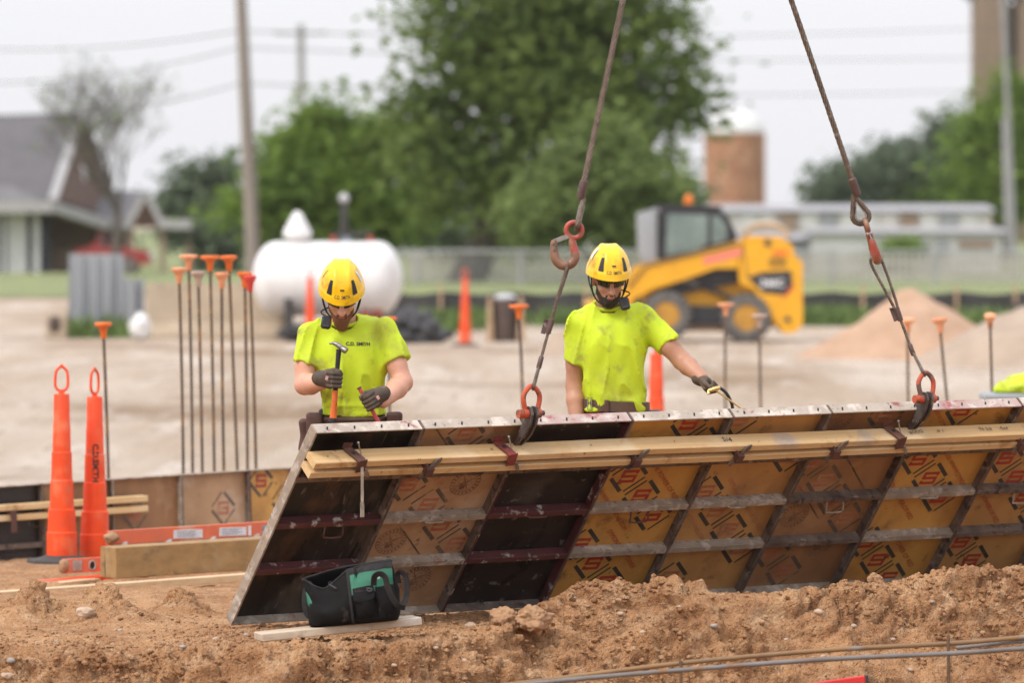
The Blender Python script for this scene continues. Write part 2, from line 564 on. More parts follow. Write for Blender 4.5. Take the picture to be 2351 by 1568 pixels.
def ground_material():
    m = bpy.data.materials.new('site_earth')
    m.use_nodes = True
    n, l = m.node_tree.nodes, m.node_tree.links
    b = n['Principled BSDF']
    geo = n.new('ShaderNodeNewGeometry')
    sep = n.new('ShaderNodeSeparateXYZ')
    l.new(geo.outputs['Position'], sep.inputs[0])
    def vm(scale):
        v = n.new('ShaderNodeVectorMath'); v.operation = 'MULTIPLY'
        v.inputs[1].default_value = scale; l.new(geo.outputs['Position'], v.inputs[0]); return v.outputs[0]
    def ns(scale, det, vec=None, rough=.6):
        t = n.new('ShaderNodeTexNoise'); t.inputs['Scale'].default_value = scale; t.inputs['Detail'].default_value = det
        t.inputs['Roughness'].default_value = rough
        l.new(vec or geo.outputs['Position'], t.inputs['Vector']); return t.outputs['Fac']
    def rg(s, a, c, lo=0, hi=1):
        r = n.new('ShaderNodeMapRange'); l.new(s, r.inputs['Value'])
        for k, v in zip(('From Min', 'From Max', 'To Min', 'To Max'), (a, c, lo, hi)): r.inputs[k].default_value = v
        return r.outputs[0]
    def mix(f, a, c):
        x = n.new('ShaderNodeMix'); x.data_type = 'RGBA'; l.new(f, x.inputs['Factor'])
        for k, v in (('A', a), ('B', c)):
            if isinstance(v, tuple): x.inputs[k].default_value = (*v, 1)
            else: l.new(v, x.inputs[k])
        return x.outputs['Result']
    # near: moist sandy clay; tan, ochre and brown
    near = mix(rg(ns(2.2, 6), .36, .64), (.55, .305, .15), (.36, .175, .08))
    near = mix(rg(ns(9, 5), .5, .72), near, (.60, .385, .22))
    near = mix(rg(ns(40, 4), .56, .7), near, (.17, .085, .042))
    near = mix(rg(ns(130, 2), .62, .72), near, (.56, .44, .32))
    # beyond: dry crushed-stone pad with wheel tracks
    far = mix(rg(ns(1.0, 6, vm((.45, .045, 1))), .40, .60), (.60, .50, .405), (.45, .345, .25))
    far = mix(rg(ns(.5, 5, vm((.35, .22, 1))), .52, .66), far, (.30, .205, .13))
    far = mix(rg(ns(3, 4, vm((.5, .06, 1))), .55, .75), far, (.66, .58, .50))
    far = mix(rg(ns(9, 4, vm((.8, .07, 1))), .56, .70), far, (.40, .315, .24))
    ma = n.new('ShaderNodeMath'); ma.operation = 'MULTIPLY_ADD'
    l.new(ns(.7, 4), ma.inputs[0]); ma.inputs[1].default_value = 3.; l.new(sep.outputs['Y'], ma.inputs[2])
    mx = n.new('ShaderNodeMath'); mx.operation = 'MULTIPLY_ADD'
    l.new(sep.outputs['X'], mx.inputs[0]); mx.inputs[1].default_value = .9; l.new(ma.outputs[0], mx.inputs[2])
    f = rg(mx.outputs[0], 34.0, 37.5)
    l.new(mix(f, near, far), b.inputs['Base Color'])
    b.inputs['Roughness'].default_value = .95
    b.inputs['Specular IOR Level'].default_value = .2
    bp = n.new('ShaderNodeBump'); bp.inputs['Strength'].default_value = 1.0; bp.inputs['Distance'].default_value = .016
    vo = n.new('ShaderNodeTexVoronoi'); vo.inputs['Scale'].default_value = 48
    l.new(geo.outputs['Position'], vo.inputs['Vector'])
    vo2 = n.new('ShaderNodeTexVoronoi'); vo2.inputs['Scale'].default_value = 120
    l.new(geo.outputs['Position'], vo2.inputs['Vector'])
    h1 = n.new('ShaderNodeMath'); h1.operation = 'MULTIPLY_ADD'; l.new(vo.outputs['Distance'], h1.inputs[0]); h1.inputs[1].default_value = -.8; l.new(ns(75, 7, rough=.7), h1.inputs[2])
    h2 = n.new('ShaderNodeMath'); h2.operation = 'MULTIPLY_ADD'; l.new(vo2.outputs['Distance'], h2.inputs[0]); h2.inputs[1].default_value = -.5; l.new(h1.outputs[0], h2.inputs[2])
    l.new(h2.outputs[0], bp.inputs['Height'])
    l.new(bp.outputs[0], b.inputs['Normal'])
    return m
ground = link_mesh('ground', ground_me, ground_material())
tag(ground, 'bare sandy earth and pale crushed stone of the building site', None, kind='structure')
_gidx_x, _gidx_y = gx, gy
def ground_z(x, y):
    j = min(max(int(np.searchsorted(gx, x)), 1), len(gx) - 1)
    i = min(max(int(np.searchsorted(gy, y)), 1), len(gy) - 1)
    return float(GV[i - 1:i + 1, j - 1:j + 1, 2].mean())

# loose crumbs of earth on the bank: nobody could count them
def blob_template(sub, seed, jag=.3):
    bm = bmesh.new()
    bmesh.ops.create_icosphere(bm, subdivisions=sub, radius=1)
    v = np.array([x.co[:] for x in bm.verts]); bm.verts.index_update()
    f = np.array([[q.index for q in p.verts] for p in bm.faces])
    bm.free()
    v = v * (1 + jag * vnoise(v * 1.6 + seed * 7.7)[:, None] + jag * .5 * vnoise(v * 4 + seed * 3.1)[:, None])
    if jag > .3 and sub > 2: v = v * (1 + .16 * np.abs(fbm(v * 3.2 + seed, 4))[:, None] - .10 * (worley(v * 2.2 + seed)[1][:, None] - .5))
    v[:, 2] *= .75
    return v, f
def crumbs(n, seed, smin_, smax_, power):
    rg = np.random.default_rng(seed)
    tm = [blob_template(1, k, .6) for k in range(6)]
    V, F, k = [], [], 0
    while n > 0:
        x = rg.uniform(-3.2, 3.3)
        cy = float(np.interp(x, CREST_X, CREST_Y))
        y = cy + rg.normal(-.05, .4)
        if x < .2: y = cy + abs(rg.normal(0, 1.2)) * rg.choice([1, 1, -.25])
        if vnoise(np.array([x * 2.1, y * 2.1, 3.]))  < rg.uniform(-.7, .5): continue
        if y < 25.7 or y > 31: continue
        n -= 1
        s = smin_ + (smax_ - smin_) * rg.random() ** power
        v, f = tm[rg.integers(6)]
        a = rg.uniform(0, 2 * PI)
        c, s_ = math.cos(a), math.sin(a)
        w = v * s * rg.uniform(.7, 1.3, 3)
        w = np.stack([w[:, 0] * c - w[:, 1] * s_, w[:, 0] * s_ + w[:, 1] * c, w[:, 2]], 1)
        z = ground_z(x, y)
        V.append(w + np.array([x, y, z + s * .25])); F.append(f + k); k += len(v)
    return np.concatenate(V), np.concatenate(F)
cv, cf = crumbs(13000, 5, .0020, .016, 3.2)
crumb = link_mesh('loose_earth_crumbs', np_mesh('loose_earth_crumbs', cv, cf, False), ground_me.materials[0])
tag(crumb, 'loose crumbs of tan earth strewn over the bank', 'earth', kind='stuff')

# stones one can pick out on the bank
mat('pale_stone', (.50, .37, .265), (.38, .27, .19), rough=.85, scale=14, bump=.3, bscale=50)
mat('grey_stone', (.36, .32, .28), (.28, .24, .20), rough=.85, scale=14, bump=.3, bscale=50)
mat('clay_lump', (.42, .25, .135), (.31, .17, .09), rough=.95, scale=10, bump=.6, bscale=45)
def on_ground(px, py):
    """first ground point seen through a photo pixel"""
    p0 = at(px, py, 1.); d = (p0 - cam.location)
    for k in range(2600):
        Yk = 25.6 + k * .0045
        q = cam.location + d * Yk
        if q.z <= ground_z(q.x, q.y): return q
    return cam.location + d * 30
STONES = [  # px, py, width px, kind, label
    (198, 1412, 46, 0, 'rounded pale stone below the dirt heaps near the long board'),
    (25, 1520, 24, 1, 'grey stone at the bank edge, left of the plank with the bag'),
    (17, 1555, 30, 0, 'pale stone low in the cut bank, below the grey one'),
    (1160, 1430, 70, 2, 'brown clay lump beside the panel foot, right of the tool bag'),
    (1218, 1428, 76, 2, 'larger clay lump next to the one beside the tool bag'),
    (2008, 1332, 30, 2, 'small clay lump lying against the foot of the printed panels'),
    (1640, 1440, 20, 1, 'grey cobble sticking out of the upright bank face'),
    (1878, 1408, 24, 0, 'pale flat pebble on the bank top beside a short groove'),
    (2140, 1385, 20, 1, 'thin grey stone chip lying on the raised bank'),
    (1425, 1412, 18, 0, 'pale pebble stuck in the sheared lump of earth'),
    (1080, 1440, 30, 0, 'whitish flat stone beside the right end of the plank'),
]
GEN = [(495, 1470), (565, 1460), (775, 1492), (420, 1488), (345, 1498), (1065, 1520), (1130, 1545), (905, 1530), (1265, 1490),
       (1475, 1455), (1750, 1430), (1805, 1470), (1960, 1440), (2050, 1470), (2255, 1455),
       (2310, 1500), (2230, 1385), (1890, 1510), (1600, 1540), (690, 1540), (610, 1500), (1000, 1490), (130, 1475), (275, 1450), (80, 1440),
       (2090, 1540), (1560, 1395)]
rs = np.random.default_rng(21)
for (px, py) in GEN:
    STONES.append((px, py, rs.uniform(9, 19), int(rs.choice([0, 0, 1, 2])), None))
for i, (px, py, w, kd, lab) in enumerate(STONES):
    q = on_ground(px, py)
    r = w / pxm(q.y) / 2
    v, f = blob_template((5 if kd == 2 else 4) if w > 24 else 2, 20 + i, .22 if kd < 2 else .34)
    v = v * np.array([r, r * .9, r * (.8 if kd < 2 else 1.0)])
    a = i * 1.7; c, s_ = math.cos(a), math.sin(a)
    v = np.stack([v[:, 0] * c - v[:, 1] * s_, v[:, 0] * s_ + v[:, 1] * c, v[:, 2]], 1)
    o = link_mesh('clay_lump' if kd == 2 else 'stone', np_mesh('stone', v, f, kd < 2), MATS[('pale_stone', 'grey_stone', 'clay_lump')[kd]],
                  loc=q + Vector((0, 0, r * .18)))
    if lab: tag(o, lab, 'stone' if kd < 2 else 'clay lump')
    else:
        tag(o, ('small pale pebble half buried in the tan bank', 'small grey pebble half buried in the tan bank', 'small crumb of brown clay on the tan bank')[kd],
            'pebble' if kd < 2 else 'clay lump', ('pale pebbles in the bank', 'grey pebbles in the bank', 'clay crumbs on the bank')[kd])
# ================================================================== THE GANG OF FORM PANELS HANGING FROM THE CRANE
PW, PH = .6096, 1.2192
F_O = Vector((-1.354, 27.68, .148))
_th, _ph, _ro = R(33.22), R(40.33), R(.7067)
_a = Vector((math.cos(_th) * math.cos(_ro), math.sin(_th) * math.cos(_ro), math.sin(_ro)))
_n = Vector((math.sin(_th), -math.cos(_th), 0))
_u = math.sin(_ph) * _n + math.cos(_ph) * Vector((0, 0, 1))
_u = (_u - _a * _u.dot(_a)).normalized()
_w = _u.cross(_a)
FM = Matrix(((_a.x, _w.x, _u.x, F_O.x), (_a.y, _w.y, _u.y, F_O.y), (_a.z, _w.z, _u.z, F_O.z), (0, 0, 0, 1)))
def fw(x, y, z): return FM @ Vector((x, y, z))

cem = (.52, .48, .43)
mat('rail_grey', (.26, .205, .155), (.34, .275, .21), rough=.75, scale=9, bump=.5, bscale=70, bdist=.004,
    spots=[((.46, .40, .34), 14, .5, .62, .9), ((.17, .13, .11), 24, .58, .66), ((.28, .12, .09), 9, .62, .7)])
mat('rail_rust', (.10, .066, .052), (.19, .145, .115), rough=.7, scale=10, bump=.5, bscale=70, bdist=.004,
    spots=[((.30, .24, .19), 12, .58, .68, .9), ((.045, .032, .028), 17, .54, .64)])
mat('rail_red', (.115, .03, .03), (.075, .026, .025), rough=.55, scale=9, bump=.3, bscale=60, bdist=.004,
    spots=[(cem, 16, .58, .68, .9), ((.06, .035, .035), 9, .6, .7)])
mat('top_rail_steel', (.48, .41, .34), (.36, .30, .24), rough=.7, scale=7, bump=.4, bscale=60, bdist=.004,
    spots=[((.60, .53, .455), 10, .52, .62, .9), ((.30, .10, .09), 6, .62, .68), ((.14, .12, .10), 34, .62, .68)])
mat('top_rail_pink', (.48, .40, .35), (.40, .25, .22), rough=.7, scale=7, bump=.4, bscale=60, bdist=.004,
    spots=[((.57, .51, .46), 10, .5, .6, .9), ((.36, .09, .09), 7, .56, .64), ((.14, .12, .10), 34, .62, .68)])
mat('slot_dark', (.03, .025, .02), rough=.9)
mat('ply_black', (.010, .009, .008), (.02, .017, .015), rough=.38, scale=5, stretch=(1, 1, .35), sst=True, bump=.25, bscale=40, bdist=.003,
    spots=[((.10, .08, .065), 5, .54, .68, .8), ((.11, .05, .025), 3, .57, .70), ((.006, .005, .005), 8, .55, .6), ((.15, .13, .11), 20, .62, .70)])
mat('ply_dark', (.015, .011, .010), (.028, .02, .018), rough=.4, scale=5, stretch=(.6, 1, .6), sst=True, bump=.25, bscale=40, bdist=.003,
    spots=[((.09, .075, .068), 4, .53, .68, .8), ((.004, .004, .004), 6, .58, .61), ((.17, .15, .135), 24, .61, .68)])
mat('ply_faded', (.46, .28, .155), (.35, .20, .105), rough=.5, scale=5, bump=.15, bscale=30, bdist=.003,
    spots=[((.16, .09, .05), 9, .66, .74), ((.50, .36, .26), 4, .5, .7)])
mat('ply_honey', (.60, .33, .085), (.50, .25, .06), rough=.42, scale=4, bump=.12, bscale=30, bdist=.003, stretch=(1, 1, .35),
    spots=[((.14, .06, .025), 6, .60, .74), ((.34, .15, .05), 3, .50, .68), ((.07, .03, .015), 13, .66, .72)])
mat('ply_tan', (.54, .30, .105), (.42, .215, .075), rough=.45, scale=4, bump=.12, bscale=30, bdist=.003, stretch=(1, 1, .35),
    spots=[((.15, .07, .03), 6, .59, .74), ((.33, .17, .07), 3, .50, .68), ((.09, .04, .02), 14, .65, .72)])
mat('ply_brown', (.35, .18, .08), (.26, .13, .06), rough=.45, scale=4, bump=.12, bscale=30, bdist=.003, stretch=(1, 1, .35),
    spots=[((.13, .06, .03), 6, .63, .75), ((.42, .25, .13), 3, .55, .7)])
mat('print_black', (.035, .035, .033), (.07, .055, .04), rough=.5, scale=14, spots=[((.22, .14, .07), 24, .66, .76)])
mat('print_black_worn', (.07, .06, .05), (.17, .11, .075), rough=.5, scale=12, spots=[((.36, .23, .14), 16, .56, .68)])
mat('print_red', (.40, .035, .025), (.31, .035, .022), rough=.5, scale=14, spots=[((.42, .21, .08), 26, .70, .78)])
mat('print_red_worn', (.36, .095, .055), (.40, .18, .10), rough=.5, scale=12, spots=[((.45, .28, .17), 16, .54, .7)])
mat('print_seal', (.14, .065, .045), (.26, .15, .09), rough=.5, scale=14)
mat('waler_wood', (.66, .46, .235), (.58, .365, .16), rough=.6, scale=5, stretch=(.35, 9, 9), bump=.2, bscale=9, bdist=.003,
    spots=[((.40, .21, .08), 5, .58, .70), ((.70, .53, .32), 2, .5, .65), ((.17, .085, .04), 14, .66, .71), ((.40, .33, .26), 3, .60, .72)])
mat('clamp_rust', (.15, .065, .045), (.10, .05, .04), rough=.75, metal=.2, scale=14, bump=.4, bscale=60, bdist=.003,
    spots=[((.30, .25, .22), 18, .62, .7)])
mat('clamp_red', (.24, .045, .04), (.15, .04, .036), rough=.6, scale=14, spots=[((.30, .24, .21), 18, .62, .7)])
mat('steel_wire', (.42, .40, .37), (.25, .22, .19), rough=.45, metal=.7, scale=20)

gang = thing('gang_form', 'row of plywood concrete form panels joined by timber walers, tilted and hanging from two slings', 'concrete form', mtx=FM)

RT, RD = .0075, .0635      # rail thickness and depth
def block_s(w, h, t):
    """slab letter S as one outline, centred"""
    a, b = w / 2, h / 2
    return [(a, b), (a, b - 1.5 * t), (a - .9 * t, b - 1.5 * t), (a - .9 * t, b - t), (-a + t, b - t), (-a + t, t / 2), (a, t / 2), (a, -b), (-a, -b),
            (-a, -b + 1.5 * t), (-a + .9 * t, -b + 1.5 * t), (-a + .9 * t, -b + t), (a - t, -b + t), (a - t, -t / 2), (-a, -t / 2), (-a, b)]
class Print:
    """flat ink laid on the plywood: polygons in panel x,z, trimmed to the sheet"""
    def __init__(s): s.polys = []; s.marks = []
    def quad(s, pts, cx, cz, ang=0, ita=0):
        c, si = math.cos(ang), math.sin(ang)
        s.polys.append([(cx + (x + ita * z) * c - z * si, cz + (x + ita * z) * si + z * c) for x, z in pts])
    def text(s, body, size, cx, cz, ang, bold=0):
        v, f = text_mesh(body, size, bold)
        for p in f: s.quad([(v[i].x, v[i].y) for i in p], cx, cz, ang)
    def ring(s, cx, cz, r0, r1, n=36):
        for k in range(n):
            a, b = 2 * PI * k / n, 2 * PI * (k + 1) / n
            s.polys.append([(cx + r0 * math.cos(a), cz + r0 * math.sin(a)), (cx + r1 * math.cos(a), cz + r1 * math.sin(a)),
                            (cx + r1 * math.cos(b), cz + r1 * math.sin(b)), (cx + r0 * math.cos(b), cz + r0 * math.sin(b))])
    def build(s, name, m, parent, yy, lim, off=(0, 0, 0)):
        x0, x1, z0, z1 = lim
        bm = bmesh.new()
        for p in s.polys:
            if max(x for x, z in p) < x0 or min(x for x, z in p) > x1 or max(z for x, z in p) < z0 or min(z for x, z in p) > z1: continue
            try: bm.faces.new([bm.verts.new((x, yy, z)) for x, z in p])
            except Exception: pass
        for co, no in (((x0, 0, 0), (-1, 0, 0)), ((x1, 0, 0), (1, 0, 0)), ((0, 0, z0), (0, 0, -1)), ((0, 0, z1), (0, 0, 1))):
            bmesh.ops.bisect_plane(bm, geom=bm.verts[:] + bm.edges[:] + bm.faces[:], plane_co=co, plane_no=no, clear_outer=True)
        for f in bm.faces:
            f.normal_update()
            if f.normal.y > 0: f.normal_flip()
        me = bpy.data.meshes.new(name)
        bm.to_mesh(me); n = len(bm.faces); bm.free()
        if n == 0:
            bpy.data.meshes.remove(me); return None
        o = link_mesh(name, me, m, parent)
        if name != 'letter_s': o['kind'] = 'stuff'
        return o
def diamond(pk, pr, cx, cz, d=.118, flip=1, full=True):
    """ruled square standing on its corner with a red S inside; two heavy and two light sides, open corners"""
    for ang, t, L in ((PI / 4, .022, .130), (3 * PI / 4, .011, .132), (5 * PI / 4, .022, .130), (7 * PI / 4, .011, .132)):
        mx, mz = cx + .080 * math.cos(ang), cz + .080 * math.sin(ang)
        pk.quad([(-L / 2, -t / 2), (L / 2, -t / 2), (L / 2, t / 2), (-L / 2, t / 2)], mx, mz, ang + PI / 2)
    m_ = Print(); m_.quad(block_s(.098, .086, .0175), cx, cz, 0, .08); pr.marks.append(m_)
def seal(ps, cx, cz, r=.088):
    ps.ring(cx, cz, r * .96, r); ps.ring(cx, cz, r * .70, r * .735); ps.ring(cx, cz, r * .62, r * .635)
    ps.quad([(-r * .6, -.003), (r * .6, -.003), (r * .6, .003), (-r * .6, .003)], cx, cz, .5)
    ps.quad([(-r * .6, -.003), (r * .6, -.003), (r * .6, .003), (-r * .6, .003)], cx, cz, .5 + PI / 2)
    ps.quad([(-.014, -.012), (.014, -.012), (.016, .008), (0, .018), (-.016, .008)], cx - r * .1, cz - r * .38, .3)
    for k in range(22):
        a = 2 * PI * k / 22
        ps.quad([(-.004, -.008), (.004, -.008), (.004, .008), (-.004, .008)], cx + r * .85 * math.cos(a), cz + r * .85 * math.sin(a), a + PI / 2)
    for k in range(4):
        a = PI / 4 + k * PI / 2 + .5
        ps.ring(cx + r * .33 * math.cos(a), cz + r * .33 * math.sin(a), r * .16, r * .19, 12)

def diagonal_run(pk, pr, x, z, n, step=(.132, -.136)):
    for k in range(n): diamond(pk, pr, x + step[0] * k * 1.02, z + step[1] * k * 1.02)
def red_words(pr, x, z, words, size=.036, ang=-.97):
    for k, wd in enumerate(words):
        pr.text(wd, size, x + k * .0, z + k * .0, ang)

# what each sheet shows:  (plywood, frame, rib, toprail, worn)
PANEL = [('ply_black', 'rail_grey', 'rail_red', 'top_rail_steel'), ('ply_faded', 'rail_rust', 'rail_grey', 'top_rail_steel'),
         ('ply_dark', 'rail_red', 'rail_red', 'top_rail_pink'), ('ply_honey', 'rail_rust', 'rail_grey', 'top_rail_steel'),
         ('ply_tan', 'rail_rust', 'rail_grey', 'top_rail_steel'), ('ply_brown', 'rail_rust', 'rail_rust', 'top_rail_steel'),
         ('ply_honey', 'rail_rust', 'rail_grey', 'top_rail_pink'), ('ply_tan', 'rail_rust', 'rail_rust', 'top_rail_steel'), ('ply_brown', 'rail_rust', 'rail_grey', 'top_rail_steel')]
PLABEL = ['sheet with black face and grey side rail', 'sheet of faded tan plywood with worn marks and round seals', 'black sheet in a dark red frame',
          'honey plywood sheet with ruled diamonds', 'tan plywood sheet with one diagonal row of diamonds', 'brown worn plywood sheet with round seals',
          'bright yellow plywood sheet with crisp red letters', 'tan plywood sheet with crowded diamonds', 'brown end sheet']
ZB = -.05          # the sheet runs on below the first measured mark
def panel_shapes():
    side = MB()
    side.box((RT / 2, RD / 2, (PH + ZB) / 2), (RT, RD, PH - ZB), ch=.0015)
    side.box((RT * .95, .004, (PH + ZB) / 2), (.006, .008, PH - ZB - .02))
    top = MB(); top.box((PW / 2, RD / 2, PH - RT / 2), (PW - 2 * RT - .003, RD, RT), ch=.0015)
    slots = MB()
    slots.box((0, RD * .45, PH + .0002), (.008, .024, .003), Matrix.Rotation(-.5, 3, 'Z'))
    bot = MB(); bot.box((PW / 2, RD / 2, ZB + RT / 2), (PW - 2 * RT - .003, RD, RT), ch=.0015)
    rib = MB()
    rib.box((PW / 2, RD / 2 + .004, 0), (PW - 2 * RT - .003, RD - .008, .006))
    rib.box((PW / 2, .0035, -.014), (PW - 2 * RT - .003, .007, .034), ch=.0012)
    ply = MB(); ply.box((PW / 2, RD - .006, (PH + ZB) / 2), (PW - 2 * RT - .002, .012, PH - ZB - 2 * RT - .002))
    return [b.mesh(nm) for b, nm in ((side, 'side_rail'), (top, 'top_rail'), (slots, 'slot'), (bot, 'bottom_rail'), (rib, 'cross_rib'), (ply, 'plywood'))]
shp = panel_shapes()
def add_piece(name, me, m, parent, loc=(0, 0, 0), flip=False):
    me2 = me.copy() if False else me
    o = bpy.data.objects.new(name, me2)
    COL.objects.link(o)
    if not me2.materials: me2.materials.append(m)
    o.material_slots[0].link = 'OBJECT'
    o.material_slots[0].material = m
    o.parent = parent
    o.location = loc
    if flip: o.scale.x = -1
    return o
for i, (pl, fr, rb, tr) in enumerate(PANEL):
    pan = bpy.data.objects.new('form_panel', None)
    COL.objects.link(pan); pan.parent = gang; pan.location = (PW * i, 0, 0); pan.empty_display_size = .05
    pan['label'] = PLABEL[i]
    add_piece('side_rail', shp[0], MATS['rail_grey' if i == 0 else fr], pan)
    o = add_piece('side_rail', shp[0], MATS[fr if i else 'rail_rust'], pan, (PW - .0012, 0, 0), True)
    tpr = add_piece('top_rail', shp[1], MATS[tr], pan, (0, RNG.uniform(-.002, .002), 0))
    for k in range(4): add_piece('slot', shp[2], MATS['slot_dark'], pan, (.076 + k * .1524, 0, 0))
    add_piece('bottom_rail', shp[3], MATS['rail_grey' if i != 2 else 'rail_rust'], pan)
    for k in (1, 2, 3):
        add_piece('cross_rib', shp[4], MATS[rb if k < 3 else 'rail_rust'], pan, (0, 0, .3048 * k + .01))
    add_piece('plywood', shp[5], MATS[pl], pan)
    # ink
    worn = pl in ('ply_faded', 'ply_brown')
    pk, pr, ps = Print(), Print(), Print()
    if i == 1:
        diagonal_run(pk, pr, .10, .80, 1); diagonal_run(pk, pr, .27, .66, 3); diagonal_run(pk, pr, .30, 1.12, 2)
        pr.text('STEEL-PLY', .045, .25, .83, -.80); pr.text('STEEL-PLY', .045, .50, 1.12, -.80)
        seal(ps, .43, .80, .085); seal(ps, .15, .42, .085); seal(ps, .40, .15, .085)
        for q in range(5):
            pk.text('manufactured for concrete forming use', .014, .24 + q * .013, .44 - q * .013, -.80)
            pk.text('manufactured for concrete forming use', .014, .14 + q * .013, 1.14 - q * .013, -.80)
    elif i == 3:
        diagonal_run(pk, pr, .05, .93, 4); diagonal_run(pk, pr, .09, .33, 3); diagonal_run(pk, pr, .40, 1.14, 2)
        pr.text('SYMONS THE POWER OF RED', .04, .37, .80, -.80); pr.text('800/765-2100/WWW.SYMONS.COM', .036, .13, .62, -.80)
        pr.text('SYMONS THE POWER', .04, .36, .28, -.80)
    elif i == 4:
        diagonal_run(pk, pr, .10, .66, 4); diagonal_run(pk, pr, .10, 1.15, 1); diagonal_run(pk, pr, .53, .88, 1); diagonal_run(pk, pr, .14, .06, 1)
        pr.text('SYMONS THE POWER OF RED', .04, .40, .55, -.80); pr.text('WWW.SYMONS.COM', .036, .12, .44, -.80); pr.text('SYMONS', .04, .36, .93, -.80)
    elif i == 5:
        diagonal_run(pk, pr, .08, .84, 4); diagonal_run(pk, pr, .12, .20, 2); diagonal_run(pk, pr, .40, 1.14, 1)
        pr.text('STEEL-PLY', .05, .26, .92, -.80); pr.text('STEEL-PLY', .05, .05, .70, -.80)
        seal(ps, .46, .93, .085); seal(ps, .14, .46, .085); seal(ps, .40, .24, .085); seal(ps, .12, 1.14, .085)
        for q in range(6):
            pk.text('manufactured for concrete forming use only', .014, .36 + q * .013, .78 - q * .013, -.80)
            pk.text('manufactured for concrete forming use only', .014, .16 + q * .013, .58 - q * .013, -.80)
    elif i == 6:
        diagonal_run(pk, pr, .16, .82, 3); diagonal_run(pk, pr, .10, .24, 3); diagonal_run(pk, pr, .28, 1.16, 1); diagonal_run(pk, pr, .06, .93, 1)
        pr.text('800/765-2100 WWW.SYMONS', .04, .39, .78, -.80); pr.text('SYMONS THE POWER OF RED', .04, .13, .58, -.80)
        pr.text('THE POWER OF RED', .04, .36, .17, -.80); pr.text('COM/WWW.SYMONS', .038, .14, 1.12, -.80)
    elif i in (7, 8):
        diagonal_run(pk, pr, .13, .80, 4); diagonal_run(pk, pr, .13, .20, 2); diagonal_run(pk, pr, .4, 1.15, 1)
        pr.text('SYMONS THE POWER OF RED', .04, .12, .52, -.80); pr.text('SYMONS.COM', .04, .40, .90, -.80)
    lim = (RT + .003, PW - RT - .003, ZB + RT + .002, PH - RT - .002)
    yy = RD - .012 - .0012
    if pk.polys: pk.build('border_print', MATS['print_black_worn' if worn else 'print_black'], pan, yy, lim)
    if pr.polys: pr.build('letter_print', MATS['print_red_worn' if worn or i == 4 else 'print_red'], pan, yy - .0006, lim)
    for q in pr.marks: q.build('letter_s', MATS['print_red_worn' if worn or i == 4 else 'print_red'], pan, yy - .0006, lim)
    if ps.polys: ps.build('seal_print', MATS['print_seal'], pan, yy - .0003, lim)
    # lifting handle of bent rod on the middle rib
    hd = MB()
    if i in (0, 3, 5, 7):
        x, z = .27 if i else .30, .61 - .03
        hd.tube([(x, .02, z + .02), (x - .004, -.01, z - .03), (x, -.012, z - .05), (x + .05, -.012, z - .055), (x + .10, -.012, z - .05), (x + .104, -.01, z - .03), (x + .10, .02, z + .02)], .0045, 6)
    else:
        x, z = .24, .61 - .012
        hd.tube([(x, .004, z), (x + .01, -.012, z - .002), (x + .06, -.014, z), (x + .11, -.012, z - .002), (x + .12, .004, z)], .0045, 6)
    hd.build('handle', MATS['clamp_rust' if i in (0, 2, 3) else 'rail_grey'], pan, True)

# timber walers
wl = PW * 9.2
for k, (z0, x0, tw) in enumerate(((1.066, .0, .0), (1.002, -.004, .003))):
    b = MB()
    nseg = 30
    vs, fs = [], []
    dy, dz, ch = .089, .038, .003
    for s_ in range(nseg + 1):
        x = x0 + (wl - x0) * s_ / nseg
        wob = .003 * math.sin(x * 1.3 + k * 2) + .0015 * math.sin(x * 4.1 + k)
        for (yy, zz) in ((-ch, 0), (-dy + ch, 0), (-dy, ch), (-dy, dz - ch), (-dy + ch, dz), (-ch, dz), (0, dz - ch), (0, ch)):
            vs.append((x, yy - .002, z0 + zz + wob))
    for s_ in range(nseg):
        for q in range(8):
            r_ = (q + 1) % 8
            fs.append((s_ * 8 + q, s_ * 8 + r_, s_ * 8 + 8 + r_, s_ * 8 + 8 + q))
    fs += [tuple(range(7, -1, -1)), tuple(nseg * 8 + q for q in range(8))]
    b.add(vs, fs)
    o = b.build('waler_board', MATS['waler_wood'], gang)
    o['label'] = ('upper waler board with pencil figures', 'lower waler board')[k]
# carpenter's figures on the upper board
mat('pencil', (.05, .045, .05), rough=.6)
pn = MB()
def scribble(words, x, y, ang, size):
    v, f = text_mesh(words, size)
    c, s_ = math.cos(ang), math.sin(ang)
    pn.add([(x + p.x * c - p.y * s_, y + p.x * s_ + p.y * c, 1.066 + .038 + .0045) for p in v], f)
for wds, x, size in (('5/4', 2.42, .045), ('DOOR', 3.60, .032), ('# 1', 3.76, .032), ('96 5/8', 4.05, .032), ('4x4', 4.17, .034), ('K', 4.34, .034), ('X', 1.02, .022), ('X', 1.60, .02), ('7', 2.1, .02)):
    scribble(wds, x, -.045, PI + .1 if wds == 'DOOR' else -.1, size)
pno = pn.build('pencil_figures', MATS['pencil'], gang)

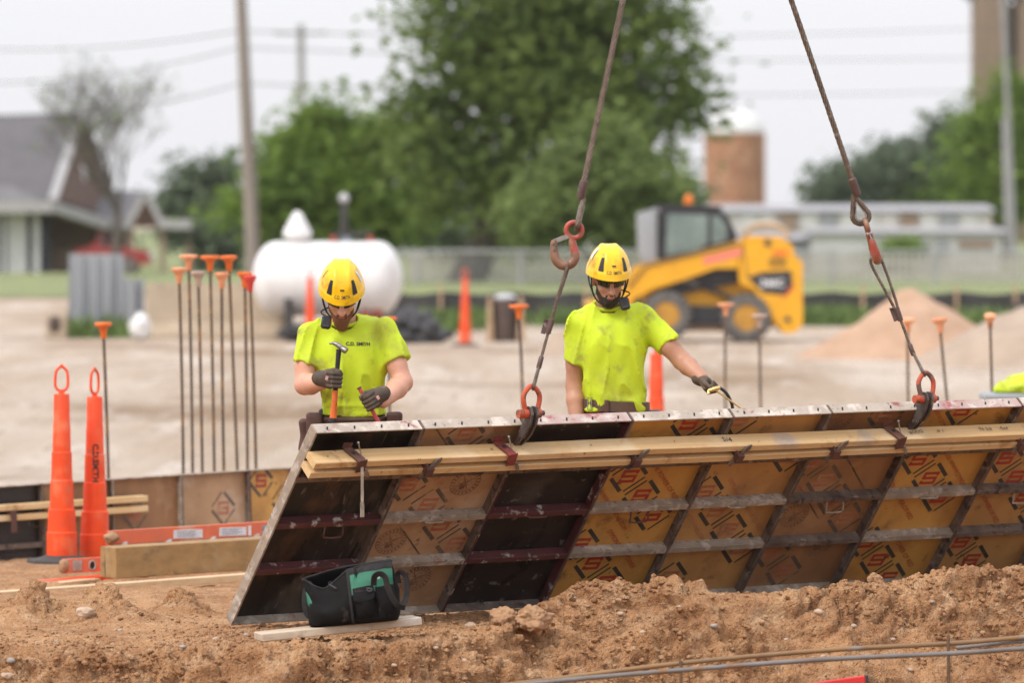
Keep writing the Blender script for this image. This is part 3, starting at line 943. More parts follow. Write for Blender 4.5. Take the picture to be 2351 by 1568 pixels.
# waler clamps
def clamp_long(x, m, wedge=False):
    c = bpy.data.objects.new('waler_clamp', None); COL.objects.link(c); c.parent = gang; c.location = (x, 0, 0); c.empty_display_size = .05
    b = MB()
    tl = .35
    # strap over the top of the boards, bent down in front
    d = Vector((.45, -1, 0)).normalized()
    p = [Vector((-.045, .0, 1.115)), Vector((-.045, 0, 1.115)) + d * .105]
    b.bar(p[0], p[1], .05, .005)
    e = p[1]
    b.bar(e + Vector((0, -.003, .006)), e + Vector((.012, -.003, -.07)), .05, .005, up=(0, 1, 0))
    b.bar(p[0] + Vector((0, 0, -.0)), p[0] + Vector((0, .0, .03)), .05, .005, up=(0, 1, 0))
    b.build('strap', m, c)
    h = MB(); h.cyl(p[0] + d * .045 + Vector((0, 0, .003)), p[0] + d * .045 + Vector((0, 0, .0042)), .011, seg=14)
    h.build('hole', MATS['slot_dark'], c)
    r = MB()
    q = p[0] + Vector((.03, -.02, .01))
    r.tube([q + Vector((.0, -.01, .045)), q + Vector((.02, -.03, 0.004)), e + Vector((.035, -.004, -.05)), e + Vector((.06, -.006, -.10)),
            e + Vector((.072, -.006, -.105)), e + Vector((.066, -.006, -.085)), e + Vector((.04, -.005, -.05))], .004, 6)
    r.sphere(q + Vector((0, -.01, .047)), .007, 8, 6)
    r.build('rod', MATS['steel_wire'], c)
    if wedge:
        wd = MB()
        # hangs plumb from the strap
        dn = (FM.to_3x3().inverted() @ Vector((0, 0, -1))).normalized()
        a0 = e + Vector((.005, -.012, -.03))
        wd.bar(a0, a0 + dn * .17, .013, .006, up=(0, 1, 0)); wd.bar(a0 + dn * .17, a0 + dn * .24, .02, .006, up=(0, 1, 0))
        wd.build('wedge', MATS['rail_grey'], c)
    return c
def clamp_short(x, m):
    c = bpy.data.objects.new('waler_clamp', None); COL.objects.link(c); c.parent = gang; c.location = (x, 0, 0); c.empty_display_size = .05
    b = MB()
    zt = 1.053
    b.box((0, -.055, zt), (.042, .115, .008))
    b.box((0, -.1125, zt - .022), (.042, .006, .05))
    b.box((-.024, -.08, zt - .005), (.005, .06, .055))
    b.build('bracket', m, c)
    w = MB()
    w.prism([(-.014, -.095), (.008, -.10), (.017, .04), (.004, .062), (-.012, .045)], .007, Matrix.Rotation(.5, 3, 'Y'), (.012, -.100, zt + .012))
    w.build('wedge', MATS['rail_rust'], c)
    return c
def clamp_x(px):
    """panel x under a photo column at waler height"""
    lo, hi = -1., 7.
    for _ in range(40):
        mid = (lo + hi) / 2
        q = fw(mid, -.05, 1.06)
        d_ = (q - cam.location)
        xx = CX + FPX * d_.x / (d_.y * _cp - d_.z * _sp)
        if xx < px: lo = mid
        else: hi = mid
    return mid
clamp_long(clamp_x(815), MATS['clamp_rust'], True)
clamp_long(clamp_x(1160), MATS['clamp_red'])
clamp_long(clamp_x(2053), MATS['clamp_rust'])
for px in (978, 1455, 1690, 1912, 2340):
    clamp_short(clamp_x(px), MATS['clamp_rust'])
# ================================================================== RIGGING
mat('wire_rope', (.20, .155, .12), (.12, .085, .065), rough=.5, metal=.55, scale=30, spots=[((.34, .29, .25), 40, .58, .7)])
mat('ferrule', (.14, .085, .07), (.09, .06, .055), rough=.5, metal=.5, scale=18, spots=[((.3, .26, .23), 24, .62, .7)])
mat('galvanised', (.40, .385, .36), (.26, .235, .21), rough=.42, metal=.75, scale=16, spots=[((.16, .10, .07), 20, .6, .7)])
mat('hook_red', (.42, .075, .05), (.30, .07, .05), rough=.5, scale=16, bump=.25, bscale=60, bdist=.003,
    spots=[((.30, .16, .10), 10, .48, .58, .65), ((.11, .075, .06), 22, .58, .66, .6)])
mat('hook_worn', (.30, .17, .105), (.19, .10, .07), rough=.5, metal=.3, scale=14, bump=.25, bscale=60, bdist=.003,
    spots=[((.42, .06, .04), 9, .55, .62), ((.09, .06, .05), 22, .58, .66)])
mat('shackle_orange', (.52, .085, .028), (.42, .07, .03), rough=.5, scale=15, bump=.25, bscale=60, bdist=.003,
    spots=[((.13, .075, .055), 14, .52, .58, .6), ((.24, .17, .13), 26, .62, .68)])
mat('bracket_steel', (.13, .105, .09), (.075, .06, .053), rough=.6, metal=.35, scale=14, bump=.3, bscale=60, bdist=.003,
    spots=[((.30, .23, .18), 16, .58, .68), ((.18, .07, .04), 10, .62, .7)])

def resample(pts, step):
    pts = [Vector(p) for p in pts]
    out = [pts[0].copy()]
    for a, b in zip(pts, pts[1:]):
        n = max(int((b - a).length / step), 1)
        for k in range(1, n + 1): out.append(a.lerp(b, k / n))
    return out
def smooth_path(pts, n=8):
    pts = [Vector(p) for p in pts]
    out = []
    for i in range(len(pts) - 1):
        p0, p1, p2, p3 = pts[max(i - 1, 0)], pts[i], pts[i + 1], pts[min(i + 2, len(pts) - 1)]
        for k in range(n):
            t = k / n
            out.append(.5 * ((2 * p1) + (p2 - p0) * t + (2 * p0 - 5 * p1 + 4 * p2 - p3) * t * t + (3 * p1 - p0 - 3 * p2 + p3) * t ** 3))
    out.append(pts[-1])
    return out
def rope(name, pts, r, m, parent, pitch=None, strands=6):
    pts = resample(pts, r * .9)
    pitch = pitch or r * 13
    b = MB()
    L = 0
    prev = None
    fr = []
    for i, p in enumerate(pts):
        t = (pts[min(i + 1, len(pts) - 1)] - pts[max(i - 1, 0)]).normalized()
        if prev is None:
            a = Vector((0, 0, 1)) if abs(t.z) < .8 else Vector((1, 0, 0))
            nrm = (a - t * a.dot(t)).normalized()
        else: nrm = (prev - t * prev.dot(t)).normalized()
        prev = nrm
        if i: L += (p - pts[i - 1]).length
        fr.append((p, nrm, t.cross(nrm), L))
    for k in range(strands):
        path = [p + (n_ * math.cos(2 * PI * (l_ / pitch + k / strands)) + b_ * math.sin(2 * PI * (l_ / pitch + k / strands))) * r * .62 for p, n_, b_, l_ in fr]
        b.tube(path, r * .40, 5)
    return b.build(name, m, parent, True, 80)
def loop_pts(c, up, side, w, h, n=22):
    """teardrop eye: point at the top, round at the bottom; c is the bottom centre"""
    out = []
    for k in range(n + 1):
        a = -PI * 1.18 + (2 * PI * 1.18) * k / n
        x = math.sin(a) * w / 2 if abs(a) < PI / 2 else math.copysign(w / 2, a) * (1 - (abs(a) - PI / 2) / (PI * .68)) ** 1.0
        z = (1 - math.cos(a)) * w / 2 if abs(a) < PI / 2 else w / 2 + (abs(a) - PI / 2) / (PI * .68) * (h - w / 2)
        out.append(c + up * z + side * x)
    return out

def make_bracket(x):
    """hooked double lifting plate on the top rail, part of the gang"""
    br = bpy.data.objects.new('lifting_bracket', None); COL.objects.link(br); br.parent = gang; br.location = (x, 0, 0); br.empty_display_size = .05
    poly = [(.002, 1.09), (-.014, 1.085), (-.04, 1.14), (-.058, 1.20), (-.062, 1.27), (-.045, 1.325), (-.012, 1.345), (.02, 1.325), (.034, 1.28), (.03, 1.238), (-.004, 1.232), (-.006, 1.15)]
    M = Matrix.Rotation(-PI / 2, 3, 'Z')     # xz polygon -> panel yz
    for sx in (-.016, .016):
        b = MB()
        b.prism([(-y, z) for y, z in poly], .012, M, (sx, 0, 0))
        b.build('plate', MATS['bracket_steel'], br)
    b = MB()
    b.cyl((-.03, -.03, 1.17), (.03, -.03, 1.17), .011, seg=10); b.box((0, -.012, 1.10), (.03, .02, .05))
    b.build('bolt', MATS['bracket_steel'], br)
    return br
BX1, BX2 = PW * 2 - .035, PW * 6 - .065
make_bracket(BX1); make_bracket(BX2)

def make_shackle(pin, up, label):
    t = thing('bow_shackle', label, 'shackle', pin, 'bow shackles on the form gang')
    ax = _a.copy()
    up = up.normalized(); up = (up - ax * up.dot(ax)).normalized()
    b = MB()
    w, h, r = .037, .135, .0125
    path = [(-w, -.005), (-w - .001, .025), (-w - .009, .06), (-w - .008, .09), (-w * .72, .118), (0, .133), (w * .72, .118), (w + .008, .09), (w + .009, .06), (w + .001, .025), (w, -.005)]
    pts = smooth_path([ax * x + up * z for x, z in path], 5)
    b.tube(pts, r, 10)
    for s_ in (-1, 1): b.cyl(ax * (s_ * (w - .013)), ax * (s_ * (w + .013)), .024, seg=16)
    b.build('bow', MATS['shackle_orange'], t, True)
    p = MB()
    p.cyl(ax * -(w + .03), ax * (w + .035), .0125, seg=12)
    p.build('pin', MATS['bracket_steel'], t, True)
    q = MB(); q.cyl(ax * -(w + .04), ax * -(w + .013), .021, seg=16); q.build('pin_head', MATS['shackle_orange'], t, True)
    return t
def make_hook(eye, up, right, label, m_eye, m_bowl, sc=1.0):
    """eye hook with safety latch; drawn in the plane (right, up)"""
    t = thing('lifting_hook', label, 'crane hook', eye)
    k = sc / 475.
    def P(x, y): return right * ((x - 1318) * k) - up * ((y - 528) * k)
    b = MB()
    ring = [right * (18 * k * math.cos(a)) + up * (18 * k * math.sin(a)) for a in [2 * PI * i / 28 for i in range(28)]]
    b.tube(ring, 6.2 * k, 10, closed=True)
    b.tube(smooth_path([P(1317, 546), P(1320, 556), P(1325, 568), P(1331, 580)], 4), [8.5 * k] * 4 + [9 * k] * 4 + [9.5 * k] * 4 + [10.5 * k], 10)
    b.build('eye', m_eye, t, True)
    c = MB()
    pts = smooth_path([P(1330, 578), P(1332.5, 591), P(1327, 604), P(1315, 611.5), P(1301, 610.5), P(1289, 601), P(1283, 587), P(1279, 572), P(1277, 560)], 4)
    n = len(pts)
    rr = np.interp(np.linspace(0, 1, n), [0, .2, .45, .7, .9, 1], [10.5, 11.5, 12, 10.5, 8, 6]) * k
    c.tube(pts, list(rr), 12)
    c.build('bowl', m_bowl, t, True)
    l = MB()
    n_ = right.cross(up)
    l.bar(P(1304, 546), P(1277, 563), 11 * k, 2.5 * k, up=n_)
    l.cyl(P(1304, 546) - n_ * .012, P(1304, 546) + n_ * .012, 6 * k, seg=10)
    l.build('latch', MATS['galvanised'], t)
    return t
def make_sling_top(pts, label, side, eye_at, r=.0145):
    """heavy rope down from the crane with pressed ferrule, thimble and eye"""
    t = thing('crane_sling', label, 'wire rope', pts[-1], 'heavy slings from the crane')
    o = Vector(pts[-1])
    f0, f1 = Vector(pts[-1]), Vector(eye_at[0])
    rope('rope', [Vector(p) - o for p in pts], r, MATS['wire_rope'], t)
    up = (Vector(pts[-2]) - f0).normalized()
    b = MB(o); b.tube([f0 + up * .045, f0 + up * .04, f0 - up * .04, f0 - up * .05], [.016, .0205, .0205, .017], 14); b.build('ferrule', MATS['ferrule'], t, True)
    h = (f0 - up * .04 - eye_at[0]).length
    lp = loop_pts(Vector(eye_at[0]), up, side, eye_at[1], h)
    rope('eye_loop', [p - o for p in lp], r * .92, MATS['wire_rope'], t)
    c = Vector(eye_at[0]) + up * r * 1.3
    lp2 = loop_pts(c, up, side, eye_at[1] - r * 2.6, (h - r) * .72)
    th = MB(o)
    th.ribbon(lp2, up.cross(side).normalized() * .03, .005, None)
    th.build('thimble', MATS['galvanised'], t, True, 60)
    return t

Y1 = fw(PW * 2, -.01, 1.30).y
Y2 = fw(PW * 6, -.01, 1.30).y
APEX = at(1565, -740, (Y1 + Y2) / 2)
X_ = Vector((1, 0, 0)); YV = Vector((0, 1, 0)); ZV = Vector((0, 0, 1))
# -- left line
hook1 = at(1318, 528, Y1 + .03)
top1 = at(1430, 0, Y1 + .12)
d1 = (at(1337, 434, Y1 + .045) - hook1).normalized()
u1 = Vector((d1.x, 0, d1.z)).normalized()
make_sling_top([top1 + (top1 - at(1337, 434, Y1 + .045)).normalized() * 2.6, top1, at(1337, 434, Y1 + .045)], 'thick wire rope whose eye holds the hook seen from the front', YV, (hook1 + u1 * .004 + X_ * .012, .07))
make_hook(hook1, u1, u1.cross(YV) * -1 if u1.cross(YV).x < 0 else u1.cross(YV), 'red eye hook with open latch, seen from the front beside a yellow helmet', MATS['hook_red'], MATS['hook_worn'])
pin1 = fw(BX1, -.012, 1.305)
make_shackle(pin1, Vector((.06, 0, 1)), 'orange bow shackle on the black panels beside the belted worker')
# -- right line
hk2t = at(1984, 505, Y2 + .0)
top2 = at(1817, 0, Y2 - .1)
f2 = at(1962, 428, Y2 - .02)
d2 = (f2 - at(1984, 508, Y2)).normalized()
side2 = Vector((d2.z, 0, -d2.x)).normalized()
make_sling_top([top2 + (top2 - f2).normalized() * 2.6, top2, f2], 'thick wire rope with an open teardrop eye above the edge-on hook', side2, (at(1982, 513, Y2), .088))
u2 = (at(1984, 505, Y2) - at(2017, 612, Y2)).normalized()
make_hook(at(1990, 520, Y2) , u2, (YV - u2 * YV.dot(u2)).normalized(), 'rusty eye hook seen edge-on with a dab of red paint', MATS['hook_worn'], MATS['hook_red'])
pin2 = fw(BX2, -.012, 1.305)
make_shackle(pin2, Vector((-.08, 0, 1)), 'orange and black bow shackle on the printed panels below the edge-on hook')

def make_leg(hp, box, fer, pin, label, up_sh, Yd, spread):
    """light sling: doubled over the hook, locked by a keeper, single rope to a thimble on the shackle"""
    t = thing('light_sling', label, 'wire rope', pin, 'light slings between hooks and shackles')
    o = Vector(pin)
    r = .0078
    for k, sg in enumerate((-1, 1)):
        rope('leg', [p - o for p in smooth_path([hp + Vector(spread) * (.2 * sg) + Vector((0, 0, .012)), hp + Vector(spread) * sg - ZV * .02, box + Vector(spread) * (sg * .55) + (hp - box) * .35, box + Vector(spread) * (sg * .16)], 6)], r, MATS['wire_rope'], t)
    rope('rope', [box - o, fer - o], r, MATS['wire_rope'], t)
    dr = (box - fer).normalized()
    b = MB(o); b.tube([box + dr * .035, box - dr * .035], [.0165, .0135], 10); b.build('keeper', MATS['ferrule'], t, True)
    b = MB(o); b.bar(box + dr * .036 - X_ * .024, box - dr * .036 - X_ * .024, .022, .004, up=YV); b.bar(box + dr * .033 - X_ * .036, box + dr * .033 - X_ * .005, .02, .004, up=ZV); b.build('keeper_plate', MATS['ferrule'], t)
    b = MB(o); b.tube([fer + dr * .032, fer + dr * .026, fer - dr * .026, fer - dr * .032], [.009, .0125, .0125, .010], 12); b.build('ferrule', MATS['ferrule'], t, True)
    bow = Vector(pin) + up_sh.normalized() * .118
    h = (fer - bow).length
    upv = (fer - bow).normalized()
    side = upv.cross(_a).normalized()
    side = (side + _a * .8).normalized(); side = (side - upv * side.dot(upv)).normalized()
    lp = loop_pts(bow, upv, side, .045, h)
    rope('eye_loop', [p - o for p in lp], r * .95, MATS['wire_rope'], t)
    th = MB(o); th.ribbon(loop_pts(bow + upv * .011, upv, side, .027, h * .7), upv.cross(side).normalized() * .018, .004, None); th.build('thimble', MATS['galvanised'], t, True, 60)
make_leg(at(1303, 604, Y1 + .03), at(1262, 750, Y1 + .02), at(1240, 832, Y1), pin1, 'thin wire rope with keeper from the front-facing hook to its shackle', Vector((.06, 0, 1)), Y1, (0.004, .022, 0))
make_leg(at(2012, 592, Y2 + .0), at(2063, 722, Y2), at(2093, 803, Y2 - .01), pin2, 'thin doubled wire rope spread under the edge-on hook', Vector((-.08, 0, 1)), Y2, (.028, 0, .006))

# ================================================================== REAR FORM WALL
YL, YR = 36.0, 37.17
pL, pR = at(0, 1117, YL), at(670, 1073, YR)
ax2 = (pR - pL).normalized()
up2 = (ZV - ax2 * ax2.z).normalized()
w2_ = up2.cross(ax2)
orig2 = pL - ax2 * 1.1 - up2 * PH
M2 = Matrix(((ax2.x, w2_.x, up2.x, orig2.x), (ax2.y, w2_.y, up2.y, orig2.y), (ax2.z, w2_.z, up2.z, orig2.z), (0, 0, 0, 1)))
wallf = thing('standing_form', 'upright row of form panels set in the ground behind the orange channelizers', 'concrete form', mtx=M2)
PW2 = .508
REAR = [('ply_brown', 'rail_grey'), ('ply_black', 'rail_grey'), ('ply_dark', 'rail_rust'), ('ply_brown', 'rail_rust'), ('ply_brown', 'rail_grey'), ('ply_faded', 'rail_rust'), ('ply_honey', 'rail_red'), ('ply_tan', 'rail_rust'), ('ply_brown', 'rail_rust'), ('ply_tan', 'rail_rust')]
for i, (pl, fr) in enumerate(REAR):
    pan = bpy.data.objects.new('form_panel', None); COL.objects.link(pan); pan.parent = wallf; pan.location = (PW2 * i - .12, 0, 0); pan.scale.x = PW2 / PW; pan.empty_display_size = .05
    add_piece('side_rail', shp[0], MATS[fr], pan); add_piece('side_rail', shp[0], MATS[fr], pan, (PW - .0012, 0, 0), True)
    add_piece('top_rail', shp[1], MATS['rail_grey'], pan); add_piece('bottom_rail', shp[3], MATS['rail_grey'], pan)
    for k in (1, 2, 3): add_piece('cross_rib', shp[4], MATS[fr], pan, (0, 0, .3048 * k - (.07 if k == 3 else .03)))
    add_piece('plywood', shp[5], MATS[pl], pan)
    if pl not in ('ply_black', 'ply_dark'):
        pk, pr = Print(), Print()
        if i == 6: diamond(pk, pr, .34, 1.0); diamond(pk, pr, .14, 1.14); diamond(pk, pr, .12, .62)
        else:
            diamond(pk, pr, .40 if i == 5 else .22, .98); diamond(pk, pr, .2, .55)
        worn = pl in ('ply_faded', 'ply_brown')
        lim = (RT + .003, PW - RT - .003, RT + .002, PH - RT - .002); yy = RD - .0132
        pk.build('border_print', MATS['print_black_worn' if worn else 'print_black'], pan, yy, lim)
        [q_.build('letter_s', MATS['print_red_worn' if worn else 'print_red'], pan, yy - .0006, lim) for q_ in pr.marks]
for k, z0 in enumerate((1.085, 1.02)):
    b = MB(); b.box((.1 + .97, -.046, z0), (2.1, .089, .038), ch=.003); b.build('waler_board', MATS['waler_wood'], wallf)
for x in (.55, 1.13, 1.72):
    b = MB(); b.box((x, -.06, 1.052), (.04, .12, .01)); b.box((x, -.118, 1.0), (.04, .006, .14)); b.build('waler_clamp', MATS['clamp_rust'], wallf)

# ================================================================== REINFORCING BARS WITH CAPS
mat('rebar', (.10, .075, .06), (.15, .10, .07), rough=.6, metal=.35, scale=25, stretch=(1, 1, .12), spots=[((.27, .145, .06), 9, .5, .64)])
mat('rebar_brown', (.19, .11, .055), (.12, .085, .06), rough=.65, metal=.3, scale=14)
mat('cap_orange', (.82, .18, .02), (.70, .15, .025), rough=.5, scale=16)
mat('cap_pale', (.80, .36, .18), (.70, .27, .13), rough=.6, scale=16, spots=[((.72, .55, .42), 14, .58, .7)])
mat('cap_red', (.72, .06, .045), (.58, .05, .04), rough=.5, scale=16)
mat('cap_grey', (.48, .36, .29), (.42, .30, .24), rough=.6, scale=16)
def rebar_up(cpx, cpy, bpx, bpy_, Y, capm, label, grp, w=.125, r=.0105, tilt=0, m='rebar', dY=0):
    top = at(cpx, cpy, Y)
    b0 = at(bpx, bpy_, Y + dY)
    d = (top - b0).normalized()
    foot = b0 + d * ((-.55 - b0.z) / d.z) if Y < 39.5 else b0 + d * ((-.05 - b0.z) / d.z)
    t = thing('rebar', label, 'rebar', foot, grp)
    rod = MB(foot)
    n = 40
    pts = [foot.lerp(top, k / n) + Vector((.012 * math.sin(cpx * 1.7), 0, 0)) * math.sin(PI * k / n) for k in range(n + 1)]
    rod.tube(pts, r, 8)
    rod.build('rod', MATS[m], t, True)
    M = (d.to_track_quat('Z', 'Y').to_matrix() @ Matrix.Rotation(tilt, 3, 'Y'))
    cp = MB(foot)
    cp.lathe([(r * 1.5, -.085), (.019, -.08), (.023, -.035), (.034, -.012), (w / 2, .004), (w / 2, .017), (w / 2 - .008, .022), (.01, .024)], top, 20, M)
    cp.build('cap', MATS[capm], t, True, 50)
CL = [(411, 622, 417, 'cap_pale', 38.2, .105), (433, 592, 439, 'cap_pale', 38.6, .125), (455, 630, 462, 'cap_grey', 38.0, .105), (482, 594, 490, 'cap_orange', 38.6, .135),
      (509, 633, 518, 'cap_pale', 38.1, .10), (525, 594, 544, 'cap_orange', 38.7, .115), (562, 632, 567, 'cap_orange', 38.2, .105), (574, 640, 584, 'cap_red', 37.9, .085)]
CLAB = ['capped bar with a pale pinkish cap, first of the upright cluster', 'tall bar with a pale orange cap in the upright cluster', 'bar with a greyish cap, third in the upright cluster',
        'tall bar with the widest bright orange cap in the cluster', 'shorter bar with faded salmon cap between two tall orange capped bars', 'tall brownish leaning bar with an orange cap in the cluster',
        'shorter bar with an orange cap touching the red capped bar', 'bar with the small red cap at the end of the cluster']
for i, (cx_, cy_, bx_, cm, Y_, w_) in enumerate(CL):
    rebar_up(cx_, cy_, bx_, 1080, Y_, cm, CLAB[i], 'bars of the upright cluster', w_, .0105, 0, 'rebar_brown' if i in (5, 7) else 'rebar')
rebar_up(237, 748, 246, 1092, 37.3, 'cap_orange', 'lone bar with orange cap rising beside the orange channelizers', 'single capped bars', .115)
rebar_up(1191, 706, 1196, 900, 42, 'cap_orange', 'bar with orange cap between the two workers', 'single capped bars', .145, .011)
rebar_up(893, 735, 897, 960, 40, 'cap_orange', 'bar whose orange cap peeks past the hammering worker shoulder', 'single capped bars', .11)
rebar_up(1666, 702, 1669, 940, 47, 'cap_pale', 'bar with faded orange cap in front of the loader rear wheel', 'single capped bars', .14, .011)
rebar_up(1744, 728, 1749, 936, 46, 'cap_grey', 'bar with greyish white cap beside the loader rear wheel', 'single capped bars', .13, .011)
rebar_up(2084, 738, 2088, 925, 44, 'cap_pale', 'bar with ochre cap behind the thin doubled sling', 'single capped bars', .12, .011, .1, 'rebar_brown')
rebar_up(2157, 738, 2176, 912, 41, 'cap_pale', 'leaning bar with tilted pale orange cap before the dirt mound', 'single capped bars', .12, .0105, -.12)
rebar_up(2273, 728, 2278, 910, 41, 'cap_pale', 'bar with a steeply tipped salmon cap near the bright vest', 'single capped bars', .085, .0105, .35)

# ================================================================== CHANNELIZER CONES
mat('cone_orange', (.84, .075, .006), (.76, .06, .006), rough=.5, scale=7, spots=[((.80, .19, .08), 5, .54, .72), ((.45, .14, .07), 11, .60, .72), ((.42, .22, .12), 3, .60, .76)])
mat('cone_base', (.035, .034, .034), (.06, .055, .05), rough=.8, scale=8, spots=[((.22, .16, .11), 7, .58, .7)])
mat('stencil', (.03, .025, .025), rough=.7)
CONE_PROF = []
_segs = [(.0935, .0925, 0, .155), (.0865, .0830, .155, .295), (.0735, .0690, .295, .471), (.0645, .0610, .471, .642), (.0560, .0530, .642, .813), (.0505, .0480, .813, .989)]
for (r0, r1, z0, z1) in _segs:
    CONE_PROF += [(r0, z0 + .004), (r1, z1 - .003)]
CONE_PROF += [(.044, .995), (.018, .998), (.014, 1.02)]
def make_cone(base, label, hyaw=0, letters=None, sc=1.0, gr='orange channelizer cones'):
    t = thing('channelizer_cone', label, 'traffic cone', base, gr)
    b = MB(); b.lathe([(.12, .0), (.098, .012)] + [(r, z) for r, z in CONE_PROF], (0, 0, .03), 32); b.build('body', MATS['cone_orange'], t, True, 25)
    h = MB()
    M = Matrix.Rotation(hyaw, 3, 'Z')
    z0 = 1.045
    fr = [(-.012, 0), (-.026, .008), (-.037, .028), (-.039, .06), (-.034, .115), (-.018, .135), (0, .148), (.018, .135), (.034, .115), (.039, .06), (.037, .028), (.026, .008), (.012, 0)]
    h.tube([M @ Vector((x, 0, z0 + z)) for x, z in smooth2(fr)], .0085, 8, closed=True)
    h.cyl((0, 0, z0 - .03), (0, 0, z0 + .006), .014, seg=10)
    h.sphere((0, 0, z0 + .151), .011, 8, 6)
    h.build('handle', MATS['cone_orange'], t, True, 60)
    r = MB(); r.lathe([(.215, 0), (.215, .012), (.205, .022), (.13, .034), (.10, .045)], (0, 0, 0), 8); r.build('rubber_base', MATS['cone_base'], t)
    if letters:
        v, f = text_mesh(letters, .050, .0022)
        me = MB()
        pr_ = [(z + .03, r_) for r_, z in CONE_PROF]
        zs = [p[0] for p in pr_]; rr = [p[1] for p in pr_]
        out = []
        for p in v:
            zz = .62 - p.x * 1.0
            ra = float(np.interp(zz, zs, rr)) + .002
            ang = -PI / 2 + (p.y) / ra + .12
            out.append((ra * math.cos(ang), ra * math.sin(ang), zz))
        me.add(out, f); me.build('stencil_letters', MATS['stencil'], t)
    if sc != 1: t.scale = (sc, sc, sc)
    return t
def smooth2(p): return [(v.x, v.y) for v in smooth_path([Vector((a, b, 0)) for a, b in p], 2)]
def gpt(px, Y):
    x = (px - CX) / FPX * Y
    return Vector((x, Y, float(ground_base(np.array([x]), np.array([float(Y)]))[0])))
q = gpt(141, 34.5); q.z = at(141, 1292, 34.5).z
make_cone(q, 'plain orange channelizer with an open loop handle and black base', .15)
q = gpt(217, 34.7); q.z = at(217, 1296, 34.7).z
make_cone(q, 'orange channelizer with black lettering down its side', 1.0, 'C.D.SMITH')
make_cone(gpt(1068, 88), 'distant orange channelizer in front of the mesh fence', 0)
make_cone(gpt(712, 90), 'distant orange channelizer in front of the white tank', .6)
make_cone(gpt(1507, 45), 'orange channelizer behind the belted worker', 1.1)

# ================================================================== LADDER, TIMBER AND BOARDS BY THE CHANNELIZERS
mat('ladder_orange', (.72, .16, .065), (.62, .15, .075), rough=.55, scale=7, spots=[((.62, .33, .22), 5, .55, .7), ((.35, .22, .14), 16, .64, .74)])
mat('aluminium', (.55, .53, .50), (.40, .37, .33), rough=.45, metal=.6, scale=9, spots=[((.35, .25, .17), 9, .6, .7)])
mat('label_white', (.72, .73, .73), (.60, .62, .64), rough=.5, scale=30, stretch=(1, 1, 3))
mat('label_ink', (.12, .16, .22), (.35, .38, .42), rough=.5, scale=60)
mat('timber_old', (.36, .215, .085), (.27, .16, .065), rough=.75, scale=4, stretch=(.5, 4, 4), bump=.3, bscale=10, bdist=.004,
    spots=[((.08, .055, .035), 5, .58, .72), ((.42, .30, .17), 3, .55, .7)])
mat('board_new', (.62, .46, .28), (.53, .36, .20), rough=.65, scale=4, stretch=(.4, 6, 6), bump=.15, bscale=10, bdist=.003, spots=[((.40, .28, .18), 6, .62, .74)])
mat('board_grey', (.56, .47, .36), (.45, .35, .25), rough=.75, scale=4, stretch=(.5, 7, 7), bump=.3, bscale=12, bdist=.003,
    spots=[((.62, .58, .52), 5, .54, .66), ((.30, .19, .10), 8, .62, .72)])
mat('mud', (.30, .17, .09), (.38, .24, .14), rough=.95, scale=20, bump=.8, bscale=50)
along = Vector((math.cos(R(33)), math.sin(R(33)), 0)); across = Vector((-math.sin(R(33)), math.cos(R(33)), 0))
c0 = at(266, 1330, 32.6)
t = thing('timber_block', 'heavy weathered timber block in front of the orange ladder', 'timber', c0)
b = MB(c0)
e0 = c0 + Vector((0, 0, .09)) + across * .09
b.bar(e0, e0 + along * 1.5 + ZV * .035, .18, .18, ch=.004); b.build('timber', MATS['timber_old'], t)
b = MB(c0); b.bar(e0 - along * .004 + across * .06, e0 - along * .001 + across * .06, .05, .17); b.build('dark_end_grain', MATS['timber_old'], t)

lo = at(250, 1236, 33.35)
lad = thing('ladder', 'orange fibreglass ladder lying on its side behind the timber block', 'ladder', lo)
def rail(p0, p1, nm):
    b = MB(lo)
    d = (p1 - p0).normalized()
    n_ = d.cross(ZV).normalized()         # towards the camera
    b.bar(p0, p1, .006, .082, ch=.001)
    for s_ in (-1, 1):
        b.bar(p0 + ZV * (.038 * s_) - n_ * .017, p1 + ZV * (.038 * s_) - n_ * .017, .030, .006)
    return b.build(nm, MATS['ladder_orange'], lad)
ra0 = lo; ra1 = lo + along * 2.2 + ZV * .05
rail(ra0, ra1, 'rail')
rb0 = at(147, 1301, 33.0); rb1 = rb0 + along * 2.4 + ZV * .03
rail(rb0, rb1, 'rail')
for k in range(7):
    s_ = .12 + k * .3
    b = MB(lo); b.cyl(ra0.lerp(ra1, s_ / 2.2) + across * .012 - ZV * .035, rb0.lerp(rb1, (s_ + .18) / 2.4) + across * .012, .016, seg=10); b.build('rung', MATS['aluminium'], lad, True)
n_ = -across
def on_rail(px, Yg, w, h, m, nm, dz=0):
    p = ra0 + along * ((px - 250) / (FPX / 33.5) / math.cos(R(33))) + ZV * dz + ZV * .02 * ((px - 250) / 400)
    b = MB(lo); b.bar(p - along * w / 2 + n_ * .0045, p + along * w / 2 + n_ * .0045, .002, h); return b.build(nm, m, lad)
on_rail(424, 33.4, .165 / .84, .05, MATS['label_white'], 'label'); on_rail(524, 33.4, .155 / .84, .05, MATS['label_white'], 'label'); on_rail(562, 33.4, .02, .06, MATS['label_white'], 'label'); on_rail(600, 33.4, .06, .055, MATS['label_ink'], 'label')
for px in (424, 524):
    for k in range(4):
        p = ra0 + along * ((px - 250) / (FPX / 33.5) / math.cos(R(33))) + ZV * (.016 - k * .010 + .02 * ((px - 250) / 400))
        b = MB(lo); b.bar(p - along * .075 + n_ * .0060, p + along * (.05 + .02 * math.sin(k * 3 + px)) + n_ * .0060, .0012, .0032); b.build('label_line', MATS['label_ink'], lad)
p = rb0 + along * .085
